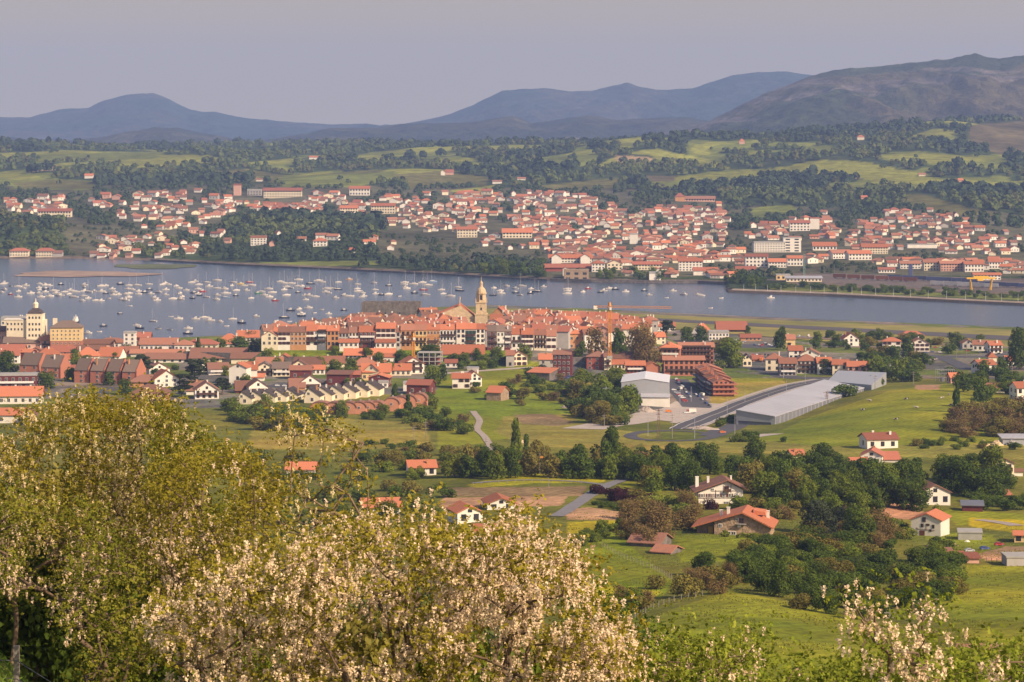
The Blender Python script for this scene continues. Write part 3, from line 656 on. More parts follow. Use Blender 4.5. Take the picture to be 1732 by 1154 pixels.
fill([BD], [(1006, 852), (1100, 866), (1090, 872), (1004, 858)], 10, (16, 20), (.5, .65), 'in the low hedge under the purple one', 'low hedge bushes', .4, 16)
fill([BM], [(976, 914), (1052, 888), (1058, 896), (984, 926)], 12, (22, 27), (.75, .9), 'in the clipped hedge across the green field', 'clipped hedge bushes', .35, 17)
fill([BL], [(1212, 904), (1305, 908), (1305, 913), (1214, 909)], 11, (11, 14), (.65, .8), 'in the hedge at the stone farmhouse foot', 'farmhouse hedge bushes', .5, 18)
fill([BD, BO, BM], [(1560, 920), (1640, 930), (1620, 958), (1560, 950)], 8, (24, 36), (.6, .8), 'below the derelict white house', 'shrubs by the sheds', .5, 19)
fill([BD, BM], [(1640, 850), (1732, 850), (1740, 868), (1660, 862)], 9, (26, 38), (.6, .8), 'around the red roofed shed', 'shrubs by the sheds', .5, 20)
fill([BD, BM, BL], [(1500, 895), (1540, 900), (1545, 925), (1500, 930)], 6, (24, 34), (.7, .9), 'left of the derelict white house', 'shrubs by the sheds', .5, 21)
tree('bush', L_LIGHT, 1585, 872, 22, 22, label='light green bush behind the derelict house roof')
# rough slope right, hedges and scrub between warehouse and hamlets
fill([BB, BO, BB], [(1620, 700), (1740, 690), (1745, 742), (1640, 742), (1600, 730)], 26, (34, 52), (.6, .85), 'on the scrub slope right of the cow pasture', 'scrub slope bushes', .45, 22)
fill([BD, BM, BO], [(1480, 752), (1640, 745), (1735, 755), (1735, 762), (1480, 762)], 15, (14, 24), (.5, .8), 'in the hedge along the bottom of the pasture', 'pasture hedge bushes', .6, 23)
fill([BD, MD, DK], [(1470, 628), (1560, 622), (1565, 642), (1480, 655)], 14, (24, 40), (.7, 1.0), 'behind the top of the pasture', 'trees above the pasture', .5, 24)
fill([DK, BD, BM], [(1600, 640), (1735, 630), (1735, 690), (1650, 680)], 20, (20, 34), (.7, 1.1), 'around the houses right of the pasture', 'trees by the right hamlet', .6, 25)
tree('tall', L_DARK, 1618, 698, 22, 60, label='narrow dark cypress standing in the cow pasture')
tree('round', L_DARK, 1655, 690, 30, 52, label='dark tree at the right end of the cow pasture')
tree('round', L_DARK, 1725, 625, 56, 66, label='big dark tree at the far right beside the hamlet')
tree('bush', L_DARK, 1430, 672, 42, 26, label='dark bush against the long warehouse roof edge')
tree('bush', L_DARK, 1325, 748, 16, 12, label='small lone bush in the corner of the pasture')
fill([BD, BM], [(1240, 742), (1285, 740), (1290, 750), (1245, 748)], 5, (18, 26), (.6, .8), 'at the warehouse forecourt', 'forecourt shrubs', .5, 26)
fill([BM, BD], [(1212, 718), (1242, 708), (1245, 716), (1216, 724)], 4, (16, 22), (.7, .9), 'beside the main road under the warehouse', 'roadside shrubs', .5, 27)
# thicket left of the white hangar
fill([MD, DK, OL, MD], [(975, 672), (1060, 668), (1075, 700), (1010, 718), (975, 700)], 20, (36, 56), (.8, 1.1), 'in the grove left of the white hangar', 'grove by the hangar', .45, 28)
fill([BD, BM, BO], [(960, 690), (1075, 705), (1060, 724), (965, 716)], 12, (28, 42), (.55, .8), 'at the foot of the grove by the hangar', 'grove bushes', .5, 29)
tree('round', L_DARK, 1068, 692, 24, 34, label='dark round tree in front of the hangar wall')
fill([BD, BM, BO, BB], [(780, 650), (975, 640), (985, 680), (900, 690), (800, 675)], 26, (16, 30), (.55, .85), 'on the rough ground around the stone barn', 'rough ground bushes', .7, 30)
fill([BM, BO, BB, BD], [(680, 700), (780, 700), (790, 735), (690, 730)], 14, (22, 38), (.55, .8), 'on the bank below the brick terrace', 'bank bushes', .5, 31)
fill([BD, BM], [(620, 752), (700, 752), (700, 760), (620, 760)], 8, (12, 20), (.6, .8), 'in the hedge across the rough field', 'field hedge bushes', .6, 32)
fill([BO, BM, BB, BD], [(660, 765), (860, 760), (860, 792), (760, 800), (660, 790)], 24, (20, 34), (.55, .8), 'in the scrub before the middle wood', 'scrub bushes', .6, 33)
fill([BD, BM, MD, BO], [(380, 690), (520, 705), (540, 728), (480, 735), (390, 720)], 24, (24, 40), (.6, .85), 'below the cream terraces', 'garden edge bushes', .5, 34)
fill([BM, BD, MD], [(520, 700), (740, 695), (740, 712), (520, 716)], 16, (14, 26), (.6, .9), 'at the foot of the brick terraces', 'garden edge bushes', .6, 35)
fill([BO, BM, BD, BM], [(430, 790), (560, 775), (760, 790), (760, 880), (600, 900), (430, 900)], 46, (26, 50), (.5, .75), 'among the houses behind the blossom', 'bushes behind the blossom', .6, 60)
fill([BM, BD], [(482, 808), (540, 808), (542, 814), (482, 814)], 6, (18, 24), (.6, .8), 'before the lone orange roof', 'bushes behind the blossom', .6, 61)
fill([BM, BL, BD], [(690, 806), (712, 806), (712, 812), (690, 812)], 3, (18, 26), (.7, .9), 'before the house by the round tree', 'bushes behind the blossom', .6, 62)
fill([DK, MD, BM, MD, LT], [(60, 600), (330, 604), (560, 606), (740, 610), (740, 650), (560, 668), (380, 664), (250, 655), (110, 628)], 40, (12, 24), (.8, 1.1), 'between the roofs of the new town', 'trees in the new town gardens', .7, 70)
for (k, lf, x, y, w, h, lab) in [
  ('round', L_MID, 578, 702, 26, 26, 'green tree before the middle of the brick terrace'), ('tall', L_DARK, 690, 700, 24, 34, 'dark tapering tree before the brick terrace end'),
  ('tall', L_DARK, 667, 690, 26, 42, 'dark green tree at the end of the cream terrace'), ('round', L_DARK, 725, 688, 34, 26, 'dark round tree right of the brick terrace'),
  ('round', L_LIGHT, 732, 692, 22, 20, 'pale lime tree right below the brick terrace'), ('round', L_LIGHT, 452, 690, 28, 24, 'bright green tree before the cream terrace'),
  ('round', L_MID, 730, 655, 36, 44, 'green tree between the white villa and the maroon house'), ('round', L_DARK, 745, 645, 30, 32, 'dark tree left of the white villa'),
  ('cedar', L_BLUE, 330, 655, 58, 48, 'dark spreading cedar among the chalets'), ('cedar', L_BLUE, 240, 640, 46, 44, 'dark cedar beside the grey gabled brick houses'),
  ('cedar', L_BLUE, 308, 672, 52, 40, 'blackish conifer before the brown roofed chalet'), ('cedar', L_BLUE, 376, 668, 40, 34, 'dark conifer right of the wooden balcony chalet'),
  ('round', L_DARK, 355, 632, 26, 26, 'dark tree behind the spreading cedar'), ('round', L_DARK, 12, 632, 46, 40, 'dark tree at the left edge above the flat roofed block'),
  ('round', L_DARK, 78, 658, 36, 34, 'dark tree right of the flat roofed block'), ('round', L_MID, 118, 645, 22, 22, 'green tree between the two brick rows'),
  ('round', L_DARK, 185, 652, 26, 24, 'dark tree before the brick row houses'), ('round', L_DARK, 212, 668, 26, 26, 'dark tree before the brown hip roofed house'),
  ('round', L_MID, 35, 682, 16, 16, 'little green tree before the long orange roof'), ('tall', L_DARK, 335, 592, 16, 22, 'slender cypress by the long brown sheds'),
  ('tall', L_DARK, 445, 612, 12, 18, 'little cypress at the end of the brown sheds'), ('round', L_DARK, 405, 590, 44, 20, 'dark trees mound before the orange roofed villa'),
  ('round', L_MID, 372, 588, 26, 16, 'light bushy tree near the waterfront roofs'), ('round', L_BLUE, 433, 596, 34, 24, 'dark tree at the corner of the rampart'),
  ('round', L_BROWN, 422, 578, 34, 22, 'bare brown tree beside the gabled cream house'), ('round', L_MID, 567, 600, 16, 16, 'green tree standing on the rampart ditch'),
  ('round', L_MID, 565, 632, 34, 26, 'green tree behind the maroon houses'), ('round', L_MID, 594, 628, 28, 24, 'second green tree behind the maroon houses'),
  ('round', L_DARK, 680, 612, 34, 22, 'dark tree left of the small yellow crane'), ('round', L_DARK, 725, 600, 46, 18, 'dark trees mound right of the small yellow crane'),
  ('cedar', L_BLUE, 803, 556, 22, 24, 'dark conifer beside the church tower'), ('round', L_BROWN, 1008, 606, 42, 56, 'bare brown tree left of the tall crane'),
  ('round', L_BROWN, 1094, 618, 62, 70, 'huge bare russet tree right of the tall crane'), ('round', L_BROWN, 1075, 600, 42, 50, 'bare russet tree behind the huge russet one'),
  ('round', L_DARK, 1046, 600, 30, 46, 'dark tree between the crane and the russet tree'), ('round', L_DARK, 985, 597, 18, 20, 'dark green tree at the foot of the old town'),
  ('cedar', L_BLUE, 1128, 572, 38, 32, 'large dark cedar at the right end of the old town'), ('round', L_DARK, 1163, 578, 26, 26, 'dark tree left of the red roofed church hall'),
  ('round', L_DARK, 1186, 578, 26, 28, 'dark tree before the red roofed hall'), ('round', L_MID, 1233, 622, 58, 46, 'big round green tree behind the stepped brick block'),
  ('round', L_OLIVE, 1225, 596, 50, 26, 'olive tree mass behind the big round tree'), ('round', L_DARK, 1320, 592, 26, 40, 'dark tree left of the yellow house'),
  ('round', L_DARK, 1398, 633, 40, 26, 'dark bushy tree before the grey balcony flats'), ('round', L_MID, 887, 610, 28, 30, 'light green tree right of the cream villa'),
  ('round', L_DARK, 1265, 566, 12, 16, 'small dark tree at the end of the red roof'), ('round', L_DARK, 1695, 632, 22, 30, 'dark tree right of the white cottage')]:
    tree(k, lf, x, y, w, h, label=lab)
fill([DK, BD, MD], [(760, 612), (860, 606), (870, 620), (770, 632)], 12, (16, 26), (.8, 1.1), 'below the orange long roof', 'trees in the valley gardens', .7, 36)
fill([DK, BD, MD], [(895, 618), (950, 650), (980, 640), (960, 660), (890, 655)], 8, (16, 24), (.7, 1.0), 'around the maroon tower block', 'trees in the valley gardens', .7, 37)
fill([DK, BD, MD, BO], [(1360, 568), (1660, 572), (1660, 600), (1360, 596)], 34, (14, 26), (.6, 1.0), 'among the houses by the airfield', 'trees by the airfield', .7, 38)
fill([DK, MD, BD, OL], [(1480, 600), (1560, 606), (1560, 622), (1430, 612)], 12, (18, 32), (.7, 1.0), 'in the copse beyond the warehouse', 'trees by the airfield', .6, 39)
fill([BD, BM, DK], [(60, 575), (330, 600), (560, 640), (560, 660), (300, 650), (110, 625)], 30, (10, 18), (.7, 1.0), 'in the gardens of the new town', 'trees in the new town gardens', .8, 40)
fill([MD, BD, DK], [(955, 585), (1110, 590), (1110, 612), (955, 604)], 9, (16, 24), (.8, 1.1), 'below the old town by the crane', 'trees in the valley gardens', .7, 41)

# far woodland: one mass nobody could count, leaf clumps over the hills
def woodland(name, n, cond, m, h0, h1, per, seed, Y0=2150, Y1=6200, wsc=1.0, qs=.40, fn=None, u0=-500, u1=2250):
    zf_, cst = (fn, lambda u: -1e9) if fn else (zf, far_coast)
    rng = np.random.default_rng(seed); u = rng.uniform(u0, u1, n*6); Y = np.exp(rng.uniform(math.log(Y0), math.log(Y1), n*6)); X = (u-CX)*Y/F
    z = zf_(X, Y); r = row_of(z, Y); k = cond(u, r, X, Y) & (z > 1.2) & (Y > cst(u)+14); idx = np.nonzero(k)[0][:n]
    u, Y, X, z = u[idx], Y[idx], X[idx], z[idx]; k = len(X)
    H_ = rng.uniform(h0, h1, k); Wd = H_*rng.uniform(.8, 1.3, k)*wsc
    d = rng.normal(size=(k, per, 3)); d /= np.linalg.norm(d, axis=2, keepdims=True); d[..., 2] = np.abs(d[..., 2])*1.0 - .15
    C = np.stack([X, Y, z+H_*.35], 1)[:, None, :] + d*np.stack([Wd*.5, Wd*.5, H_*.65], 1)[:, None, :]*rng.uniform(.75, 1.05, (k, per, 1))
    V, Q = quads(C.reshape(-1, 3), (d + rng.normal(size=d.shape)*.35).reshape(-1, 3), np.repeat(H_*qs, per)*rng.uniform(.6, 1.3, k*per), rng)
    o = link(name, np_mesh(name, V, Q, m)); tag(o, kind='stuff'); return o
def is_wood(u, r, X, Y, jit=0):
    c = paint(u, r, H_WOOD, FAR_LAND, X, Y, 3.0); n = fbm(X/160, Y/200, 4, 40); base = inpoly(u, r, [(-900, 240), (2900, 180), (2900, 330), (-900, 330)])
    w = (c == np.array(H_WOOD)).all(-1); return w & ~(base & (n > .545))
def is_town(u, r, X, Y): return (paint(u, r, H_WOOD, FAR_LAND, X, Y, 3.0) == np.array(H_TOWN)).all(-1)
# ------------------------------------------------------------------ buildings
WN = {'plaster_white': 'white', 'plaster_cream': 'cream', 'plaster_yellow': 'yellow', 'plaster_pink': 'pink', 'plaster_orange': 'ochre', 'plaster_grey': 'grey', 'brick_orange': 'orange brick',
      'brick_red': 'red brick', 'cladding_maroon': 'maroon', 'stone_wall': 'stone', 'stone_old_grey': 'grey stone', 'sandstone': 'sandstone', 'timber_dark': 'dark timber', 'metal_grey': 'grey metal', 'concrete': 'concrete'}
RN = {'roof_orange': 'orange', 'roof_red': 'red', 'roof_brown': 'brown', 'roof_grey_brown': 'grey brown', 'roof_weathered': 'weathered', 'roof_slate': 'dark slate', 'metal_roof': 'metal', 'concrete': 'flat'}
WMESH = {}
def win_mesh(style, w, h):
    k = (style, round(w, 1), round(h, 1))
    if k not in WMESH:
        w, h = k[1], k[2]; b = MB(); fr = {'d': M_FRAME, 's': M_SHUT, 'g': M_SHUTG, 'p': M_GLASS, 'b': M_WOOD}[style]
        b.box(-w/2-.08, w/2+.08, -.06, .02, -h/2-.08, h/2+.08, 0); b.box(-w/2, w/2, -.09, -.055, -h/2, h/2, 1)
        b.box(-.03, .03, -.11, -.085, -h/2, h/2, 0)
        if style in 'sg': b.box(-w/2-.08-w*.42, -w/2-.10, -.10, .02, -h/2, h/2, 0); b.box(w/2+.10, w/2+.08+w*.42, -.10, .02, -h/2, h/2, 0)
        WMESH[k] = b.mesh('window', [fr, M_GLASS])
    return WMESH[k]
def gable_prof(w, h, rh, xo=0.0): return [(-w/2, -2.5), (w/2, -2.5), (w/2, h), (xo, h+rh), (-w/2, h)]
def roof_mb(kind, w, d, h, rh, ov=.45, th=.22, xo=0.0):
    b = MB()
    if kind == 'P': w = w-2*ov-.4; kind = 'E'
    if kind in 'GE':
        W_, D_ = (w, d) if kind == 'G' else (d, w); sl = rh/max(W_/2-xo, .1); sl2 = rh/max(W_/2+xo, .1)
        pr = [(-W_/2-ov, h-ov*sl2+.03), (xo, h+rh+.03), (W_/2+ov, h-ov*sl+.03), (W_/2+ov, h-ov*sl+th), (xo, h+rh+th+.03), (-W_/2-ov, h-ov*sl2+th)]
        b.extr(pr, -D_/2-ov, D_/2+ov, 'y' if kind == 'G' else 'x')
    elif kind == 'H':
        a, c = w/2+ov, d/2+ov; z0, z1 = h+.03, h+th; r = min(a, c)*.98; zt = h+rh+th
        rg = [(-a+r, 0), (a-r, 0)] if a >= c else [(0, -c+r), (0, c-r)]
        vs = [(-a,-c,z0),(a,-c,z0),(a,c,z0),(-a,c,z0),(-a,-c,z1),(a,-c,z1),(a,c,z1),(-a,c,z1),(*rg[0],zt),(*rg[1],zt)]
        fs = [(3,2,1,0),(0,1,5,4),(1,2,6,5),(2,3,7,6),(3,0,4,7)]
        fs += [(4,5,9,8),(5,6,9),(6,7,8,9),(7,4,8)] if a >= c else [(4,5,8),(5,6,9,8),(6,7,9),(7,4,8,9)]
        b.add(vs, fs)
    elif kind == 'R':
        b.extr([(-w/2-.25, h-.05), (w/2-.3, h+rh-.05), (w/2-.3, h+rh+th), (-w/2-.25, h+th)], -d/2-.15, d/2+.15, 'y')
    elif kind == 'F':
        b.box(-w/2-.15, w/2+.15, -d/2-.15, d/2+.15, h+.02, h+.02+max(rh, .3))
    elif kind == 'S':     # one slope, high at the back
        b.add([(-w/2-ov,-d/2-ov,h+.03),(w/2+ov,-d/2-ov,h+.03),(w/2+ov,d/2+ov,h+rh+.03),(-w/2-ov,d/2+ov,h+rh+.03),(-w/2-ov,-d/2-ov,h+.03+th),(w/2+ov,-d/2-ov,h+.03+th),(w/2+ov,d/2+ov,h+rh+.03+th),(-w/2-ov,d/2+ov,h+rh+.03+th)],
              [(3,2,1,0),(4,5,6,7),(0,1,5,4),(1,2,6,5),(2,3,7,6),(3,0,4,7)])
    return b
def wall_mb(kind, w, d, h, rh, xo=0.0):
    b = MB()
    if kind == 'G': b.extr(gable_prof(w, h, rh, xo), -d/2, d/2, 'y')
    elif kind == 'E': b.extr(gable_prof(d, h, rh, xo), -w/2, w/2, 'x')
    elif kind == 'S': b.extr([(-d/2, -2.5), (d/2, -2.5), (d/2, h+rh), (-d/2, h)], -w/2, w/2, 'x')
    elif kind == 'P': b.extr(gable_prof(d, h, rh), -w/2, w/2-.36, 'x'); b.extr(gable_prof(d+.5, h+.5, rh+.15), w/2-.35, w/2+.05, 'x')
    elif kind == 'R': b.extr([(-w/2, -2.5), (w/2, -2.5), (w/2, h+rh+.5), (w/2-.29, h+rh+.5), (w/2-.29, h+rh-.12), (-w/2, h-.12)], -d/2, d/2, 'y')
    else: b.box(-w/2, w/2, -d/2, d/2, -2.5, h)
    return b
NHOUSE = []
def house(px, py, w, h, rh, d=None, roof='E', rot=0, wall=M_WHITE, rf=M_ORANGE, win=None, ws='d', chim=0, bal=0, label=None, where=None, name='house', cat='house', group=None, Y=None, fn=zn, z=None,
          side=True, xo=0.0, ov=None, pxm=True, noun=None):
    """w,h,rh in photo pixels at the distance where the base row meets the ground; d in metres"""
    Y = Y or (GY(px, py) if fn is zn else GF(px, py)); s = Y/F; w, h, rh = w*s, h*s, rh*s; d = d or max(4.5, min(w*.85, 11)); xo *= s
    X = (px-CX)*s; th = R(rot); cx = X - math.sin(th)*d/2; cy = Y + math.cos(th)*d/2
    z = HC - (py-YH)*s if z is None else z
    root = empty(name, (cx, cy, z), th); ov = ov if ov is not None else .35 + .02*w
    wl = wall_mb(roof, w, d, h, rh, xo).build('wall', wall, root)
    ro = roof_mb(roof, w, d, h, rh, ov, .22, xo).build('roof', rf, root)
    nc, nrw = win or (0, 0)
    if nc:
        fh = h/nrw; ww = min(1.1, w/nc*.5, fh*.7); wh = min(1.35, fh*.58)
        me = win_mesh(ws, ww, wh); off = wh*.5 + fh*.28
        for j in range(nrw):
            for i in range(nc):
                if rnd.random() < .07: continue
                q = link('window', me, root, ((i+.5)/nc*w - w/2, -d/2-.0, j*fh+off), 0)
        if side:
            ns = max(1, int(d/w*nc*.7)); sx, ang = ((1, R(90)) if (px < CX and rot > -20) or rot < -8 else (-1, R(-90)))
            for j in range(nrw):
                for i in range(ns):
                    if rnd.random() < .12: continue
                    link('window', me, root, (sx*w/2, (i+.5)/ns*d - d/2, j*fh+off), ang)
        if roof == 'G' and rh > 1.2: link('window', win_mesh(ws, min(.9, ww), min(1., rh*.45)), root, (xo, -d/2, h + rh*.3), 0)
    for k in range(chim):
        cxk = (rnd.uniform(-.35, .35))*w; cyk = rnd.uniform(-.3, .3)*d
        zt = h+rh; b = MB(); cw = rnd.uniform(.22, .34)
        t_ = abs(cxk-xo)/(w/2) if roof == 'G' else abs(cyk)/(d/2); zb = h + rh*(1-t_) - .2 if roof in 'GE' else h+.1
        b.box(cxk-cw, cxk+cw, cyk-cw, cyk+cw, zb, max(zb+1.0, zt+.55)); b.box(cxk-cw-.08, cxk+cw+.08, cyk-cw-.08, cyk+cw+.08, max(zb+1.0, zt+.55), max(zb+1.0, zt+.55)+.12)
        b.build('chimney', M_WHITE if rnd.random() < .75 else M_ORW, ro)
    if bal:
        fh = h/max(1, nrw)
        for j in range(1, bal+1):
            b = MB(); zz = j*fh if nrw > 1 else h*.5; b.box(-w*.42, w*.42, -d/2-1.0, -d/2-.01, zz-.08, zz+.08); b.box(-w*.42, w*.42, -d/2-1.0, -d/2-.94, zz+.08, zz+.85)
            b.box(-w*.42, -w*.42+.06, -d/2-.94, -d/2-.01, zz+.08, zz+.85); b.box(w*.42-.06, w*.42, -d/2-.94, -d/2-.01, zz+.08, zz+.85)
            b.build('balcony', M_WOOD if rnd.random() < .6 else M_FRAME, root)
    tag(root, label, cat, group)
    if not label: queue_label(root, noun or f'{WN[wall.name]} {cat} with {RN[rf.name]} roof', where, px)
    NHOUSE.append((root, px, py)); return root, wl, ro, (w, d, h, rh)

W, C, YL, PK, OW, GW = M_WHITE, M_CREAM, M_YELL, M_PINK, M_ORW, M_GREYW
OR, RD, BN, GB, MX, SL = M_ORANGE, M_RED, M_BROWN, M_GREYR, M_MIX, M_SLATE
# front terrace of the old town, left to right: x0, x1, eaves row, base row, wall, roof, (cols, rows), style, balconies, label
FR = [(442, 470, 569, 585, C, MX, (3, 2), 'd', 0, 'gabled cream house at the left end of the old town front'),
 (470, 491, 562, 585, W, BN, (3, 3), 's', 0, 'narrow white front with brown roof beside the gabled cream house'),
 (491, 518, 562, 585, OW, BN, (4, 3), 'd', 0, 'ochre front with brown roof in the left part of the old town row'),
 (518, 537, 560, 586, W, OR, (3, 3), 's', 1, 'white front with dark shutters under a bright orange roof'),
 (537, 553, 560, 586, M_METDARK, OR, (3, 3), 'd', 3, 'blue grey front with three glazed balconies in the old town row'),
 (553, 573, 560, 586, OW, OR, (3, 3), 'b', 0, 'ochre brown front with bright roof right of the blue grey one'),
 (573, 590, 564, 587, GW, BN, (3, 3), 'b', 1, 'plain grey front with brown roof in the old town row'),
 (590, 607, 563, 587, C, BN, (3, 3), 'b', 2, 'cream front with two wooden balconies right of the plain grey one'),
 (607, 636, 562, 588, M_MAROON, OR, (4, 3), 'd', 2, 'maroon timber front with white windows in the old town row'),
 (636, 669, 556, 588, W, OR, (4, 4), 's', 0, 'tall wide white front standing above its neighbours in the old town row'),
 (669, 678, 562, 588, GW, BN, (1, 3), 'b', 0, 'very narrow grey front right of the tall white one'),
 (678, 702, 559, 588, OW, MX, (3, 3), 'b', 2, 'ochre front with brown balconies left of the yellow one'),
 (702, 722, 559, 588, YL, MX, (3, 3), 'b', 1, 'yellow front of the old town behind the small crane'),
 (722, 744, 558, 588, OW, OR, (4, 3), 'd', 1, 'orange brown front right of the yellow one'),
 (744, 772, 558, 588, W, OR, (5, 3), 'b', 2, 'white front with many brown balconies near the old town middle'),
 (772, 787, 557, 589, W, OR, (2, 4), 'p', 0, 'white front with plain dark window holes'),
 (787, 805, 557, 589, GW, OR, (3, 3), 'g', 2, 'grey front with a green awning below the church tower'),
 (805, 820, 557, 589, W, OR, (2, 4), 'p', 0, 'slim white front at the end of the bright roofed row'),
 (824, 840, 561, 590, M_MAROON, GB, (2, 3), 'd', 2, 'maroon front under the grey brown roofs'),
 (840, 853, 561, 590, W, GB, (2, 3), 'd', 1, 'white front between two maroon ones'),
 (853, 865, 561, 590, M_MAROON, GB, (2, 3), 'd', 2, 'second maroon front right of the narrow white one'),
 (865, 882, 566, 590, W, OR, (2, 2), 'b', 1, 'white house with a long dark balcony in the front row'),
 (882, 902, 566, 590, W, OR, (3, 3), 's', 0, 'white house with blue dark shutters in the front row'),
 (903, 924, 567, 591, C, MX, (4, 3), 'b', 2, 'cream house with timber galleries at the right of the front row'),
 (924, 941, 569, 592, W, MX, (2, 2), 's', 0, 'small white house closing the front row on the right')]
for x0, x1, ye, yb, wl, rf, wn, st, bl, lab in FR:
    house((x0+x1)/2, yb, (x1-x0)-.3, yb-ye, rnd.uniform(7.5, 9.5), d=rnd.uniform(9, 11), roof='G' if x0 == 442 else 'E', wall=wl, rf=rf, win=wn, ws=st, bal=bl, chim=1, label=lab, name='town_house', cat='house', group='front row of the old town', Y=1313 + rnd.uniform(-.6, .6), z=None, ov=.25)
house(590, 588, 32, 8, 5, d=4, roof='S', wall=W, win=(4, 1), label='low white house with orange roof before the plain grey front', name='town_house', group='front row of the old town', Y=1306)
house(652, 589, 33, 9, 5, d=4, roof='S', wall=W, win=(4, 1), label='low white annex with orange roof before the tall white front', name='town_house', group='front row of the old town', Y=1306)

# roofs stepping up behind: rows of houses over the plateau
rg = random.Random(21)
ROWS = [(1336, 446, 1010, 8.6), (1353, 450, 1030, 8.8), (1371, 505, 1060, 9.0), (1390, 545, 1075, 9.2), (1409, 590, 1085, 9.4), (1428, 640, 1095, 9.4), (1447, 690, 1105, 9.2)]
for ri, (Y, xa, xb, hh) in enumerate(ROWS):
    x = xa
    while x < xb:
        wpx = rg.uniform(17, 31); xc = x + wpx/2
        if 770 < xc < 838 and 1385 < Y: x += wpx; continue          # church
        if 745 < xc < 800 and Y > 1405: x += wpx; continue
        if 786 < xc < 832 and Y in (1353, 1371): x += wpx; continue
        if 608 < xc < 715 and Y > 1420: x += wpx; continue          # castle
        s = Y/F; zb = float(zn(np.array([(xc-CX)*s]), np.array([Y]))[0]); py = row_of(zb, Y)
        wall = rg.choice([W, W, C, W, PK, OW, C, GW]); rf = rg.choice([OR, OR, MX, MX, RD, RD, BN] if xc > 830 else [OR, MX, MX, BN, RD, BN])
        h = (hh + rg.uniform(-.9, 1.1)) / s; rt = rg.choice(['E', 'E', 'G', 'E', 'H'])
        band = 'old town left' if xc < 600 else 'before the castle' if xc < 735 else 'near the church' if xc < 860 else 'right of the church' if xc < 965 else 'old town right'
        house(xc, py, wpx-1, h, rg.uniform(5.5, 9), d=rg.uniform(10, 13), roof=rt, rot=rg.uniform(-16, 16), wall=wall, rf=rf, win=(3, 2) if rg.random() < .4 else None, side=False, chim=rg.choice([1, 1, 2, 3]),
              where=f'in roof row {["two","three","four","five","six","seven","eight"][ri]}, {band}', name='town_house', cat='house', group='roofs of the old town', Y=Y + rg.uniform(-2.5, 2.5), z=zb-.5,
              noun=f'{WN[wall.name]} house with {RN[rf.name]} roof')
        x += wpx*rg.uniform(.86, 1.0)
